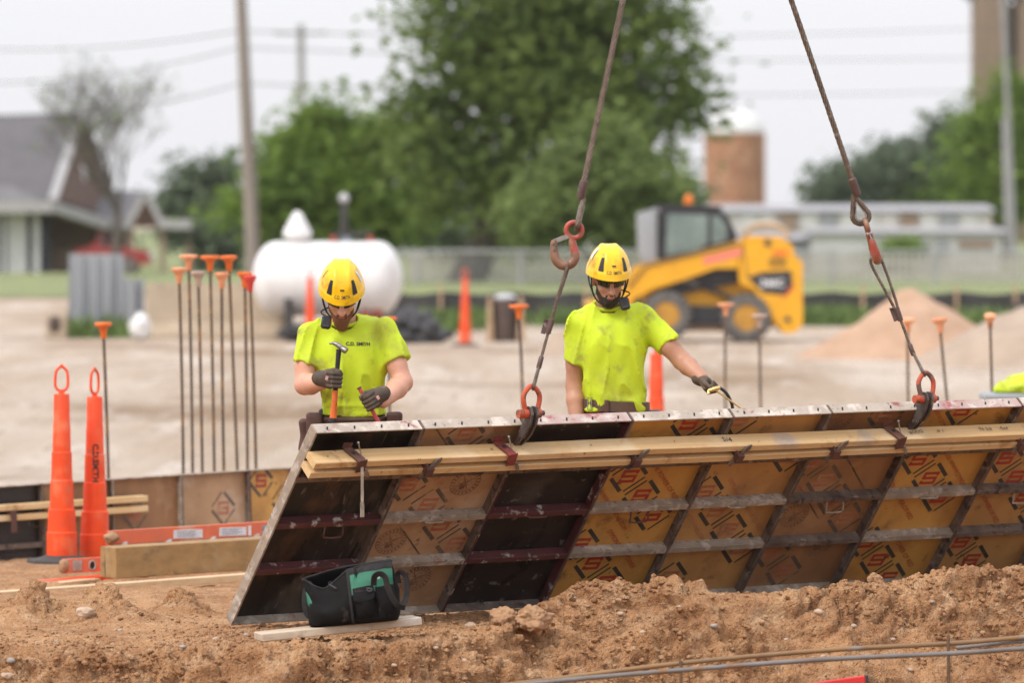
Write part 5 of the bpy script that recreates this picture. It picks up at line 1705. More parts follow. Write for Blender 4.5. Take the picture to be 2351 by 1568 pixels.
def build_worker(cfg):
    Y0 = cfg['Y']; base = cfg['base']
    t = thing('person', cfg['label'], 'person', base)
    off = np.array(base)
    def W(px, py, dy=0.): return np.array(at(px, py, Y0 + dy))
    # ---- skin: one continuous body
    H, C = cfg['H'], np.array(cfg['C'])
    hp, L = head_parts(H, C, cfg['beard'])
    neck0, neck1 = np.array(cfg['neck']), L(0, .03, -.05)
    body = list(hp) + [pc(neck0, neck1, .064, .056)]
    pel = cfg['pelvis']
    chest = np.array(cfg['chest'])
    body += [pe(chest, (.13, .085, .17)), pc(chest, pel, .09, .10), pc(neck0, chest, .06, .085)]
    arms = []
    for arm in cfg['arms']:
        s_, e_, w_ = [np.array(q) for q in arm['joints']]
        r0, r1, r2, r3 = arm.get('r', (.054, .047, .046, .031))
        mid = e_ + (w_ - e_) * .32
        body += [pc(s_ + (e_ - s_) * .1, e_, r0 * .86, r1), pc(e_, mid, r1 * .97, r2 * 1.04), pc(mid, w_, r2 * 1.04, r3)]
        body += [pe(s_ + (e_ - s_) * .62, (.054, .054, .07), np.array(Vector(e_ - s_).to_track_quat('Z', 'Y').to_matrix()))]
        if arm.get('open_hand'):
            d = (w_ - e_) / np.linalg.norm(w_ - e_)
            body += [pc(w_, w_ + d * .09, .033, .036)]
            for k in range(4):
                o_ = np.array([0, (k - 1.5) * .020, 0])
                body += [pc(w_ + d * .085 + o_, w_ + d * .13 + o_ * 1.1 + np.array([.008, 0, 0]), .0105, .010), pc(w_ + d * .13 + o_ * 1.1 + np.array([.008, 0, 0]), w_ + d * .165 + o_ * 1.0 + np.array([.024, 0, 0]), .010, .0085)]
            body += [pc(w_ + d * .03 + np.array([0, -.03, 0]), w_ + d * .10 + np.array([.01, -.055, 0]), .014, .0105)]
    for (h_, k_, a_) in cfg['legs']:
        body += [pc(h_, k_, .085, .056), pc(k_, a_, .055, .040), pc(a_, np.array(a_) + [0, -.13, -.03], .04, .032)]
    allp = np.concatenate([[p[1] for p in body], [p[2] for p in body]])
    fn = union_sdf(body, .014)
    V, Q = surface_nets(fn, allp.min(0) - .03, allp.max(0) + .03, .0062)
    skin = link_mesh('body', np_mesh('body', V - off, Q), MATS[cfg['skin']], t)
    # ---- shirt
    rows = cfg['torso']
    def shirt(P):
        d = torso_sdf(rows, P)
        n0, n1 = np.array(cfg['shoulders'][0]), np.array(cfg['shoulders'][1])
        d = smin(d, sd_cone(P, n0, neck0 + np.array([-.035, .005, -.035]), .062, .080), .05)
        d = smin(d, sd_cone(P, n1, neck0 + np.array([.035, .005, -.035]), .062, .080), .05)
        for arm in cfg['arms']:
            s_, e_ = np.array(arm['joints'][0]), np.array(arm['joints'][1])
            hem = s_ + (e_ - s_) * arm['sleeve']
            ax = (e_ - s_) / np.linalg.norm(e_ - s_)
            cone = sd_cone(P, s_ - ax * .01, hem + ax * .12, arm.get('s0', .083), arm.get('s1', .098))
            cut = (P - hem) @ (ax + np.array(arm.get('tilt', (0, 0, 0)))).astype(np.float32)
            inner = sd_cone(P, s_, hem + ax * .12, .05, arm.get('s1', .098) - .016)
            hollow = np.maximum(inner, -((P - hem + ax * .022) @ ax.astype(np.float32)))
            cone = np.maximum(cone, cut)
            d = smin(d, cone, .035)
        # cloth folds: long drapes, pulls from the armpits, small creases
        z = P[..., 2]
        q = P * np.array([10., 8., 2.4], np.float32) + cfg['seed']
        sk = P[..., 0] + .35 * np.abs(P[..., 0] - neck0[0]) * 0 + .25 * (P[..., 2] - neck0[2]) * np.sign(P[..., 0] - neck0[0])
        q2 = np.stack([sk * 15, P[..., 1] * 9, P[..., 2] * 3.2], -1) + cfg['seed'] * 2
        a = vnoise(q) * .013 + (.45 - np.sqrt(np.abs(vnoise(q2)))) * .024 + vnoise(P * np.array([24., 20., 9.]) + 9) * .004
        lowf = np.exp(-((z - rows[0][0] - .05) / .06) ** 2)
        a = a + lowf * (.4 - np.sqrt(np.abs(vnoise(P * np.array([8., 8., 15.]) + 3)))) * .020
        d = d - a.astype(np.float32)
        # neck opening
        nd = sd_cone(P, neck0 + np.array([0, -.012, -.035]), neck1 + np.array([0, -.03, .02]), .070, .082)
        d = np.maximum(d, -nd)
        hemz = rows[0][0] + .016 + .006 * np.sin(P[..., 0] * 22 + cfg['seed'])
        return np.maximum(d, hemz - z)
    lo = np.array([min(r[1] - r[3] for r in rows) - .26, min(r[2] - r[4] for r in rows) - .30, rows[0][0] - .02])
    hi = np.array([max(r[1] + r[3] for r in rows) + .30, max(r[2] + r[4] for r in rows) + .18, rows[-1][0] + .16])
    V, Q = surface_nets(shirt, lo, hi, .0075)
    sh = link_mesh('shirt', np_mesh('shirt', V - off, Q), MATS['hivis'], t)
    # collar rib
    ring = []
    nc = neck0 + np.array([0, -.010, .0])
    bvh = BVHTree.FromPolygons([v.co for v in sh.data.vertices], [tuple(p.vertices) for p in sh.data.polygons])
    for k in range(40):
        a = 2 * PI * k / 40
        ring.append(Vector(nc - off) + Vector((.077 * math.cos(a), .077 * math.sin(a), .014 + .026 * math.sin(a))))
    b = MB(); b.tube(ring, .011, 8, closed=True); b.build('collar', MATS['hivis'], sh, True)
    # ---- trousers, boots
    def trous(P):
        d = torso_sdf([(pel[2] - .12, pel[0], pel[1], .175, .125), (pel[2] + .02, pel[0], pel[1], .178, .125), (rows[0][0] + .05, pel[0], pel[1], rows[0][3] - .012, rows[0][4] - .01)], P)
        for (h_, k_, a_) in cfg['legs']:
            d = smin(d, sd_cone(P, h_, k_, .102, .080), .05); d = smin(d, sd_cone(P, k_, np.array(a_) + [0, 0, -.02], .080, .068), .03)
        return d - vnoise(P * np.array([9., 9., 5.])).astype(np.float32) * .008
    V, Q = surface_nets(trous, (pel[0] - .34, pel[1] - .34, base[2] + .03), (pel[0] + .34, pel[1] + .34, rows[0][0] + .07), .012)
    link_mesh('trousers', np_mesh('trousers', V - off, Q), MATS['trousers'], t)
    for (h_, k_, a_) in cfg['legs']:
        a_ = np.array(a_)
        def boot(P, a_=a_):
            d = sd_cone(P, a_ + [0, .02, .08], a_ + [0, .02, -.02], .062, .055)
            d = smin(d, sd_ell(P, a_ + [0, -.06, -.045], (.052, .15, .05)), .03)
            return np.maximum(d, (base[2] - P[..., 2]).astype(np.float32))
        V, Q = surface_nets(boot, a_ - [.12, .28, .15], a_ + [.12, .2, .2], .008)
        link_mesh('boot', np_mesh('boot', V - off, Q), MATS['boots'], t)
    # ---- helmet, glasses, beard, chin strap, radio
    shell, HC, HH, hpt = helmet(H, C, t, cfg['n'], cfg.get('hback', 0))
    Hm = np.array(H)
    gl = MB(base)
    for sg in (-1, 1):
        vs, fs = [], []
        n = 8
        for j in range(5):
            for i in range(n + 1):
                u = i / n
                x = sg * (.008 + .062 * u)
                drop = -.018 * (1 - (j / 4)) - .004 * math.sin(PI * u) * (1 - j / 4) * 2
                y = -.100 + .030 * u ** 2 - .0
                z = .016 - (.030 - .008 * u) * (1 - j / 4)
                vs.append(L(x, y, z))
        for j in range(4):
            for i in range(n):
                k = j * (n + 1) + i
                fs.append((k, k + 1, k + n + 2, k + n + 1))
        gl.add([Vector(v) for v in vs], fs)
    glo = gl.build('sunglasses', MATS['lens_dark'], t, True)
    fr = MB(base)
    fr.tube([Vector(L(x, -.101 + .030 * ((abs(x) - .008) / .062) ** 2 if abs(x) > .008 else -.103, .017)) for x in np.linspace(-.07, .07, 15)], .0032, 6)
    for sg in (-1, 1): fr.tube([Vector(L(sg * .070, -.070, .014)), Vector(L(sg * .080, .02, .012))], .003, 6)
    fr.build('frame', MATS['strap_black'], glo, True)
    def beard(P):
        q = (P - C) @ Hm
        x, y, z = q[..., 0], q[..., 1], q[..., 2]
        d = smin(sd_ell(q, (0, -.030, -.062), (.066, .068, .068)), sd_ell(q, (0, -.066 - cfg['beard_f'], -.105 - cfg['beard_l'] * .5), (.040, .034, .030 + cfg['beard_l'])), .03)
        d = d - fbm(q * np.array([60., 60., 25.]), 2).astype(np.float32) * .004
        # keep the jaw line, moustache; clear cheeks, mouth and nose
        top = np.where(np.abs(x) < .027, -.055, -.073 + np.clip((np.abs(x) - .044) * 2.4, 0, .08)) + .004 * vnoise(q * 90)
        d = np.maximum(d, z - top)
        d = np.maximum(d, y - .012 - (np.abs(x) > .05) * .03)
        mouth = sd_ell(q, (0, -.10, -.0735), (.023, .03, .0070))
        return np.maximum(d, -mouth)
    V, Q = surface_nets(beard, C - .22, C + .18, .0038)
    link_mesh('beard', np_mesh('beard', V - off, Q), MATS[cfg['beard']], t)
    hair = lambda P: np.maximum(sd_ell((P - C) @ Hm, (0, .016, .010), (.083, .101, .085)), np.maximum(((P - C) @ Hm)[..., 2] - .05, -.055 - ((P - C) @ Hm)[..., 1] + .055))
    V, Q = surface_nets(hair, C - .16, C + .16, .005)
    link_mesh('hair', np_mesh('hair', V - off, Q), MATS[cfg['beard']], t)
    lp = MB(base); lp.tube([Vector(L(x, -.0965 + abs(x) * .25, -.074)) for x in (-.019, -.008, 0, .008, .019)], [.002, .004, .0045, .004, .002], 6); lp.build('lips', MATS['lips'], t, True)
    st = MB(base)
    for sg in (-1, 1):
        st.tube(smooth_path([Vector(L(sg * .098, -.035, .02)), Vector(L(sg * .090, -.028, -.04)), Vector(L(sg * .070, -.030, -.095)), Vector(L(sg * .035, -.042, -.125)), Vector(L(0, -.05, -.128))], 4), .0042, 6)
        st.tube(smooth_path([Vector(L(sg * .100, .05, .02)), Vector(L(sg * .096, .02, -.03)), Vector(L(sg * .078, -.022, -.08))], 4), .004, 6)
    st.build('chin_strap', MATS['strap_black'], t, True)
    rc = Vector(W(*cfg['radio']))
    Mr = Matrix.Rotation(cfg['radio_rot'], 3, 'Y') @ Matrix.Rotation(-.3, 3, 'X')
    b = MB(base); b.box(rc, (.050, .030, .068), Mr, .009); rd = b.build('radio_mic', MATS['radio_black'], t, True, 40)
    b = MB(base)
    for k in range(6): b.box(rc + Mr @ Vector((0, -.0155, .022 - k * .007)), (.034, .003, .0025), Mr)
    b.build('grille', MATS['strap_black'], rd)
    b = MB(base); b.box(rc + Mr @ Vector((.0265, -.002, .012)), (.004, .015, .02), Mr); b.build('button', MATS['cap_orange'], rd)
    b = MB(base); b.tube(smooth_path([rc + Mr @ Vector((0, 0, .03)), rc + Vector((cfg['radio_sg'] * .02, .03, .06)), Vector(L(cfg['radio_sg'] * -.08, .03, -.04))], 5), .004, 6); b.build('cord', MATS['strap_black'], rd, True)
    return t, sh, W, L

# ------------------------------------------------------------------ worker with the hammer
YW1 = 28.75
def w1(px, py, dy=0.): return np.array(at(px, py, YW1 + dy))
B1 = Vector((at(793, 700, YW1).x, YW1, .135))
H1 = rot_head(R(38), R(3), 0)
H1 = Matrix.Rotation(R(3), 3, 'Z') @ Matrix.Rotation(R(36), 3, 'X')
C1 = w1(784, 676, -.10)
neck1_ = w1(790, 742, .03)
cfg1 = dict(n=1, Y=YW1, base=B1, label='worker in a bright yellow-green shirt and yellow helmet, head bowed, holding a hammer upright', H=H1, C=C1, neck=neck1_, beard='beard_red', beard_l=.022, beard_f=.012,
    skin='skin_fair', chest=w1(800, 830, .02), pelvis=w1(808, 985, .06), seed=3.1,
    shoulders=(w1(716, 762, .0), w1(872, 755, .0)),
    torso=[(w1(0, 963)[2], w1(811, 0)[0], YW1 + .05, .172, .128), (w1(0, 930)[2], w1(811, 0)[0], YW1 + .045, .170, .128), (w1(0, 880)[2], w1(807, 0)[0], YW1 + .03, .168, .130), (w1(0, 830)[2], w1(804, 0)[0], YW1 + .015, .176, .130), (w1(0, 785)[2], w1(799, 0)[0], YW1 + .01, .168, .115), (w1(0, 745)[2], w1(795, 0)[0], YW1 + .02, .105, .075)],
    arms=[dict(joints=(w1(704, 768, .0), w1(699, 884, -.06), w1(744, 878, -.29)), sleeve=.62, s0=.060, s1=.090, tilt=(-.25, 0, 0), r=(.055, .050, .050, .033)),
          dict(joints=(w1(884, 762, .0), w1(925, 878, -.06), w1(880, 922, -.26)), sleeve=.60, s0=.060, s1=.088, tilt=(.1, 0, 0), r=(.056, .050, .050, .034))],
    legs=[(w1(770, 1000, .08), w1(762, 1170, .03), np.array([B1.x - .10, B1.y + .12, .25])), (w1(850, 1000, .08), w1(858, 1170, .03), np.array([B1.x + .12, B1.y + .12, .25]))],
    radio=(749, 740, -.16), radio_rot=.15, radio_sg=-1, hback=0)
P1, SH1, W1, L1 = build_worker(cfg1)
project_text(SH1.data, B1, 'C.D. SMITH', .0245, Vector(w1(823, 789)), P1, MATS['stencil'], 'shirt_lettering', -.02)
# gloves
hg = Vector(w1(772, 872, -.33)); hax = (Vector(w1(777, 802, -.335)) - Vector(w1(765, 962, -.325))).normalized()
g1, wr = fist(hg, hax, Vector((-1, .25, -.06)), Vector((0, -1, 0)), MATS['glove_brown'], P1, 'glove')
bg_ = Vector(w1(845, 924, -.30)); bax = (Vector(w1(825, 892, -.31)) - Vector(w1(869, 968, -.29))).normalized()
g2, wr2 = fist(bg_, bax, Vector((1, .22, .02)), Vector((-.1, -1, -.2)), MATS['glove_brown'], P1, 'glove', .010)
for g_, c_, a_ in ((g1, w1(750, 868, -.372), .3), (g2, w1(868, 913, -.345), -.6)):
    b = MB(B1); b.box(Vector(c_), (.014, .004, .020), Matrix.Rotation(a_, 3, 'Y')); b.build('glove_tab', MATS['glove_patch'], g_)
# belt and pouch
b = MB(B1)
pelv = Vector(w1(809, 962, .05))
b.tube([pelv + Vector((.170 * math.cos(a), .126 * math.sin(a), 0)) for a in [2 * PI * k / 40 for k in range(40)]], .016, 8, closed=True); b.build('belt', MATS['belt_leather'], P1, True)
for px, dy, nm in ((722, -.01, 'pouch'), (706, .05, 'pouch'), (905, .0, 'pouch')):
    V, Q = surface_nets(lambda P: sd_box(P, w1(px, 985 if px != 706 else 1000, dy), (.042, .05, .085), .018) - vnoise(P * 14).astype(np.float32) * .006, w1(px, 985, dy) - [.1, .12, .16], w1(px, 985, dy) + [.1, .12, .14], .007)
    link_mesh(nm, np_mesh(nm, V - np.array(B1), Q), MATS['pouch_leather'], P1)

# hammer
hb = Vector(w1(764, 968, -.325)); ht = Vector(w1(778.5, 797, -.335))
ham = thing('hammer', 'claw hammer with orange grip held upright by the bowed worker', 'hammer', hb)
d = (ht - hb)
b = MB(hb); b.tube([hb, hb + d * .03, hb + d * .08, hb + d * .25, hb + d * .42], [.015, .019, .017, .0155, .013], 10); b.build('grip', MATS['hammer_orange'], ham, True)
b = MB(hb); b.tube([hb - d * .005, hb + d * .045], [.021, .0195], 10); b.build('grip_cap', MATS['strap_black'], ham, True)
b = MB(hb); b.tube([hb + d * .42, hb + d * .62, hb + d * .8, hb + d * .97], [.0125, .011, .012, .013], 10); b.build('shaft', MATS['strap_black'], ham, True)
b = MB(hb); b.tube([hb + d * .50, hb + d * .60], .0135, 10); b.build('band', MATS['hammer_orange'], ham, True)
b = MB(hb)
b.tube([Vector(w1(774, 792, -.335)), Vector(w1(781, 796, -.34)), Vector(w1(786, 800, -.345))], [.012, .014, .012], 10)
b.tube([Vector(w1(785, 799, -.345)), Vector(w1(789, 802, -.35)), Vector(w1(795.5, 806, -.355))], [.0125, .0165, .0165], 12)
b.tube(smooth_path([Vector(w1(778, 794, -.338)), Vector(w1(771, 789.5, -.335)), Vector(w1(764, 788, -.33)), Vector(w1(756, 788.5, -.325))], 4), [.012] * 4 + [.010] * 4 + [.006] * 4 + [.0025], 8)
b.build('head', MATS['hammer_steel'], ham, True, 60)
# form bar
pb0, pb1 = Vector(w1(825, 891, -.31)), Vector(w1(884, 995, -.28))
pin_ = thing('form_pin', 'pink red twisted steel pin gripped by the bowed worker', 'steel pin', pb1)
b = MB(pb1); path = resample([pb0, pb1], .006)
b.tube(path, [.0095 * (1 + .14 * (k % 3 == 0)) for k in range(len(path))], 8); b.build('shank', MATS['bar_pink'], pin_, True, 80)
b = MB(pb1); b.cyl(pb0 + (pb0 - pb1).normalized() * .004, pb0, .013, seg=10); b.build('tip', MATS['bracket_steel'], pin_)

# ------------------------------------------------------------------ worker with the belt
YW2 = 29.75
def w2(px, py, dy=0.): return np.array(at(px, py, YW2 + dy))
B2 = Vector((at(1405, 700, YW2).x, YW2, .14))
H2 = Matrix.Rotation(R(10), 3, 'Z') @ Matrix.Rotation(R(20), 3, 'X')
C2 = w2(1397, 640, -.06)
neck2_ = w2(1396, 706, .03)
cfg2 = dict(n=2, Y=YW2, base=B2, label='dark bearded worker in yellow-green shirt and brown belt, reaching out with a brass wand', H=H2, C=C2, neck=neck2_, beard='beard_black', beard_l=.004, beard_f=.002,
    skin='skin_tan', chest=w2(1402, 800, .02), pelvis=w2(1412, 985, .04), seed=8.4,
    shoulders=(w2(1335, 738, .02), w2(1474, 728, .02)),
    torso=[(w2(0, 950)[2], w2(1414, 0)[0], YW2 + .03, .168, .125), (w2(0, 920)[2], w2(1413, 0)[0], YW2 + .03, .166, .125), (w2(0, 860)[2], w2(1411, 0)[0], YW2 + .02, .164, .128), (w2(0, 800)[2], w2(1408, 0)[0], YW2 + .015, .172, .130), (w2(0, 750)[2], w2(1405, 0)[0], YW2 + .015, .165, .115), (w2(0, 708)[2], w2(1400, 0)[0], YW2 + .025, .105, .075)],
    arms=[dict(joints=(w2(1325, 748, .02), w2(1320, 885, .06), w2(1326, 990, -.02)), sleeve=.60, s0=.060, s1=.083, tilt=(-.1, 0, .0), r=(.055, .049, .047, .034), open_hand=True),
          dict(joints=(w2(1485, 738, .02), w2(1566, 828, -.04), w2(1612, 868, -.175)), sleeve=.63, s0=.062, s1=.085, tilt=(.0, 0, .12), r=(.056, .050, .047, .033))],
    legs=[(w2(1372, 1000, .05), w2(1366, 1175, .02), np.array([B2.x - .10, B2.y + .10, .255])), (w2(1452, 1000, .05), w2(1460, 1175, .02), np.array([B2.x + .12, B2.y + .10, .255]))],
    radio=(1434, 697, -.13), radio_rot=-.25, radio_sg=1)
P2, SH2, W2, L2 = build_worker(cfg2)
wg = Vector(w2(1634, 885, -.20))
g3, _ = fist(wg, Vector((-.35, -.75, .35)), Vector((-.85, .3, .45)), Vector((.1, -.5, -1)), MATS['glove_brown'], P2, 'glove', .012)
b = MB(B2)
pc2 = Vector(w2(1414, 932, .03))
b.ribbon([pc2 + Vector((.175 * math.cos(a), .133 * math.sin(a), -.010 * math.cos(a))) for a in [2 * PI * k / 48 for k in range(49)]], ZV * .056, .006, None); bl = b.build('belt', MATS['belt_leather'], P2, True, 60)
b = MB(B2); q = Vector(w2(1353, 927, -.075)); b.tube([q + Vector((x, 0, z)) for x, z in ((-.008, -.032), (.012, -.032), (.012, .032), (-.008, .032))], .0035, 6, closed=True); b.build('buckle', MATS['galvanised'], bl)
b = MB(B2); q = Vector(w2(1393, 933, -.108)); b.box(q, (.024, .012, .066), None, .003); b.build('keeper_loop', MATS['pouch_leather'], bl)
b = MB(B2)
for k in range(6): b.sphere(Vector(w2(1366 + k * 5, 930 + (k % 2) * 6, -.1)), .003, 6, 4)
b.build('holes', MATS['slot_dark'], bl)
for px, dy in ((1335, .06), (1498, .08)):
    V, Q = surface_nets(lambda P: sd_box(P, w2(px, 985, dy), (.045, .055, .10), .018) - vnoise(P * 14).astype(np.float32) * .006, w2(px, 985, dy) - [.1, .12, .16], w2(px, 985, dy) + [.1, .12, .14], .008)
    link_mesh('pouch', np_mesh('pouch', V - np.array(B2), Q), MATS['pouch_leather'], P2)
# wand and hose
wv = thing('spray_wand', 'brass spray wand with black hose in the reaching glove', 'spray wand', wg)
fr_ = Vector(w2(1632, 893, -.25))
b = MB(wg); b.tube([Vector(w2(1627, 897, -.25)), Vector(w2(1640, 893, -.255)), Vector(w2(1653, 890, -.25))], [.010, .0125, .010], 8); b.tube([Vector(w2(1627, 897, -.25)), Vector(w2(1627, 905, -.26))], .008, 8); b.build('valve', MATS['brass'], wv, True)
b = MB(wg); b.tube([Vector(w2(1640, 894, -.256)), Vector(w2(1712, 945, -.20))], .0052, 8); b.build('lance', MATS['brass'], wv, True)
b = MB(wg); b.tube(smooth_path([Vector(w2(1652, 890, -.25)), Vector(w2(1667, 902, -.23)), Vector(w2(1677, 920, -.2)), Vector(w2(1682, 940, -.15)), Vector(w2(1684, 1010, -.05)), Vector(w2(1680, 1150, .1)), Vector(w2(1690, 1370, .2))], 6), .0085, 8); b.build('hose', MATS['hose_black'], wv, True)
# ================================================================== BEHIND: YARD, MACHINES, FENCES
GZ = .12
def gy_(py): return FPX * (CAMH - GZ) / (py - 500.)
mat('tank_white', (.78, .77, .76), (.70, .69, .68), rough=.4, scale=4, spots=[((.50, .40, .32), 3, .62, .8)])
mat('dark_metal', (.05, .05, .052), (.08, .075, .07), rough=.6, metal=.3, scale=6)
mat('rust_red', (.42, .10, .06), (.30, .09, .06), rough=.7, scale=6)
mat('concrete', (.43, .345, .25), (.35, .28, .20), rough=.9, scale=3, bump=.3, bscale=20, spots=[((.30, .24, .18), 4, .56, .7)])
mat('sheet_steel', (.42, .44, .46), (.33, .35, .37), rough=.5, metal=.4, scale=2, stretch=(1, 1, .2))
mat('tarp_black', (.03, .03, .033), (.055, .053, .055), rough=.55, scale=4, bump=.5, bscale=9, bdist=.03)
mat('bin_brown', (.06, .04, .032), (.085, .055, .042), rough=.7, scale=6)
mat('bin_wood', (.46, .32, .20), (.38, .25, .15), rough=.8, scale=6)
mat('bin_lid', (.55, .55, .56), (.45, .45, .46), rough=.5, scale=6)
mat('grass_blades', (.19, .215, .085), (.15, .175, .07), rough=.9, scale=1.5, bump=.6, bscale=30, spots=[((.28, .30, .09), 1.2, .5, .65)])
mat('weed_leaf', (.13, .20, .05), (.09, .14, .035), rough=.8, scale=3)
mat('silt_cloth', (.03, .029, .03), (.05, .048, .047), rough=.8, scale=2, bump=.4, bscale=4, bdist=.05)
mat('stake_wood', (.46, .32, .20), (.38, .25, .15), rough=.8, scale=6)
mat('fence_post', (.42, .42, .42), (.34, .34, .34), rough=.5, metal=.4, scale=5)
mat('picket_paint', (.50, .46, .41), (.38, .34, .30), rough=.85, scale=3)
mat('mound_pink', (.46, .30, .20), (.38, .24, .155), rough=.95, scale=2.5, bump=.6, bscale=14, bdist=.03)
mat('mound_grey', (.40, .31, .235), (.33, .25, .185), rough=.95, scale=2.5, bump=.6, bscale=14, bdist=.03)
mat('loader_yellow', (.80, .40, .015), (.72, .35, .015), rough=.4, scale=3, spots=[((.50, .29, .07), 4, .62, .8)])
mat('loader_black', (.022, .023, .027), (.035, .035, .04), rough=.5, scale=5)
mat('cab_glass', (.12, .17, .16), (.22, .29, .27), rough=.12, scale=1.6, spec=.8)
mat('tyre', (.10, .095, .09), (.16, .145, .13), rough=.85, scale=8, bump=.4, bscale=30)
mat('rim_yellow', (.52, .27, .035), (.42, .20, .03), rough=.6, scale=6, spots=[((.25, .13, .05), 6, .55, .7)])
mat('decal_pink', (.80, .22, .16), (.72, .20, .15), rough=.5, scale=20)
mat('decal_white', (.78, .78, .78), rough=.5)
mat('decal_red', (.75, .07, .06), rough=.5)
mat('beacon', (.95, .24, .015), rough=.25)
mat('hose_beige', (.52, .42, .30), (.42, .33, .23), rough=.7, scale=5)

# ---- fuel tank
YT = 92.; sT = pxm(YT)
tk = thing('storage_tank', 'big white horizontal tank behind the bowed worker', 'tank', gpt(752, YT))
o_t = tk.location
cz_ = CAMH - (640 - 500) / sT
Rt, Lt = 86 / sT, 345 / sT
ctr = Vector(((752 - CX) / sT, YT, cz_))
prof = []
for k in range(9):
    a = PI / 2 * k / 8; prof.append((Rt * math.sin(a), -Lt / 2 + Rt * .62 * (1 - math.cos(a))))
for k in range(8, -1, -1):
    a = PI / 2 * k / 8; prof.append((max(Rt * math.sin(a), .001), Lt / 2 - Rt * .62 * (1 - math.cos(a))))
prof[0] = (.001, prof[0][1])
MT = Matrix.Rotation(R(-8), 3, 'Z') @ Matrix.Rotation(PI / 2, 3, 'Y')
b = MB(o_t); b.lathe(prof, ctr, 40, MT); b.build('shell', MATS['tank_white'], tk, True, 50)
for sx in (-.62, .62):
    b = MB(o_t); b.box((ctr.x + sx, YT, (o_t.z + cz_ - Rt * .6) / 2), (.12, .9, cz_ - Rt * .6 - o_t.z + .1)); b.build('saddle', MATS['rust_red' if sx > 0 else 'dark_metal'], tk)
b = MB(o_t); b.lathe([(.20, .0), (.235, .06), (.22, .14), (.075, .40), (.05, .44), (.01, .45)], at(683, 548, YT), 20); b.build('vent_hood', MATS['tank_white'], tk, True, 40)
b = MB(o_t); b.cyl(at(683, 565, YT), at(683, 546, YT), .13, seg=14); b.build('vent_neck', MATS['tank_white'], tk, True)
for px, m in ((765, 'rust_red'), (850, 'rust_red')):
    b = MB(o_t); b.box(at(px, 545, YT), (.09, .2, .14)); b.build('pump_post', MATS[m], tk)
b = MB(o_t); b.box(at(808, 536, YT), (.68, .2, .07)); b.build('pump_frame', MATS['dark_metal'], tk)
b = MB(o_t); b.box(at(795, 550, YT), (.16, .15, .09)); b.build('gauge', MATS['label_ink'], tk)
p_ = at(876, 622, YT - Rt * .95); b = MB(o_t); b.box(p_, (.13, .03, .11)); b.build('hazard_sign', MATS['decal_pink'], tk)
b = MB(o_t); b.sphere(at(866, 718, YT - .4), .1, 10, 8); b.cyl(at(866, 760, YT - .4), at(866, 715, YT - .4), .05); b.build('valve', MATS['rust_red'], tk, True)

ps = thing('lamp_post', 'dark slim post with pale top rising behind the tank', 'post', gpt(790, 98))
b = MB(ps.location); b.cyl(ps.location, at(790, 462, 98), .07, .06, 10); b.build('pole', MATS['dark_metal'], ps, True)
b = MB(ps.location); b.sphere(at(790, 455, 98), .09, 10, 8); b.build('lamp', MATS['bin_lid'], ps, True)

# ---- concrete barrier
bb = gpt(500, 93)
b = MB(bb)
jp = [(-.30, 0), (-.30, .08), (-.17, .28), (-.11, .91), (.11, .91), (.17, .28), (.30, .08), (.30, 0)]
Mj = Matrix.Rotation(PI / 2 - R(10), 3, 'Z')
b.prism(jp, 2.35, Mj, bb + Vector((0, 0, 0)))
o = b.build('concrete_barrier', MATS['concrete']); o.location = bb; tag(o, 'beige precast concrete barrier behind the cluster of capped bars', 'barrier')
# ---- corrugated steel sheets
def corrugated(px0, px1, ptop, pbot, Y, label, lean=0):
    A0, A1 = at(px0, pbot, Y), at(px1, pbot, Y + .4)
    hgt = (pbot - ptop) / pxm(Y)
    d = (A1 - A0); Lc = d.length; d.normalize(); nn = d.cross(ZV)
    vs, fs = [], []
    xs = []
    pitch = .24
    n = int(Lc / pitch)
    for k in range(n):
        for (f_, y_) in ((0, 0), (.38, 0), (.5, 1), (.88, 1)): xs.append(((k + f_) * pitch, y_ * .07))
    xs.append((n * pitch, 0))
    m = len(xs)
    for th in (0, .01):
        for z in (0, hgt): vs += [d * x + nn * (y_ + th) + ZV * z for x, y_ in xs]
    for k in range(m - 1):
        fs += [(k, k + 1, m + k + 1, m + k), (3 * m + k, 3 * m + k + 1, 2 * m + k + 1, 2 * m + k), (m + k, m + k + 1, 3 * m + k + 1, 3 * m + k)]
    b = MB(); b.add(vs, fs)
    o = b.build('steel_sheet', MATS['sheet_steel']); o.location = A0
    return tag(o, label, 'steel sheet', 'corrugated steel sheets')
corrugated(158, 292, 582, 772, 94, 'tall corrugated grey steel sheet standing by the concrete barrier')
corrugated(282, 330, 640, 770, 95.5, 'lower corrugated grey steel sheet leaning behind the tall one')
def lump(name, px, py, Y, rx, ry, rz, m, label, cat, amp=.12, seed=1, sub=5, grp=None, fr=2.5):
    bm = bmesh.new(); bmesh.ops.create_icosphere(bm, subdivisions=sub, radius=1)
    v = np.array([x.co[:] for x in bm.verts]); bm.verts.index_update(); f = np.array([[q.index for q in p.verts] for p in bm.faces]); bm.free()
    v = v * (1 + amp * fbm(v * fr + seed * 5.1, 4)[:, None])
    v = v * np.array([rx, ry, rz])
    base = at(px, py, Y)
    o = link_mesh(name, np_mesh(name, v, f), m); o.location = base
    return tag(o, label, cat, grp)
lump('sandbag', 322, 752, 92, .17, .2, .22, MATS['tank_white'], 'white filled sack slumped against the barrier end', 'sack', .18, 3, 4)
bq = gpt(131, 93)
cbk = thing('concrete_block', 'small pale concrete block with a dark hollow beside the steel sheets', 'concrete block', bq)
b = MB(bq); b.box(bq + Vector((0, 0, .2)), (.36, .4, .42), None, .03); b.build('block', MATS['concrete'], cbk)
b = MB(bq); b.sphere(bq + Vector((-.02, -.2, .24)), (.10, .02, .14), 12, 8); b.build('hollow', MATS['bin_brown'], cbk, True)
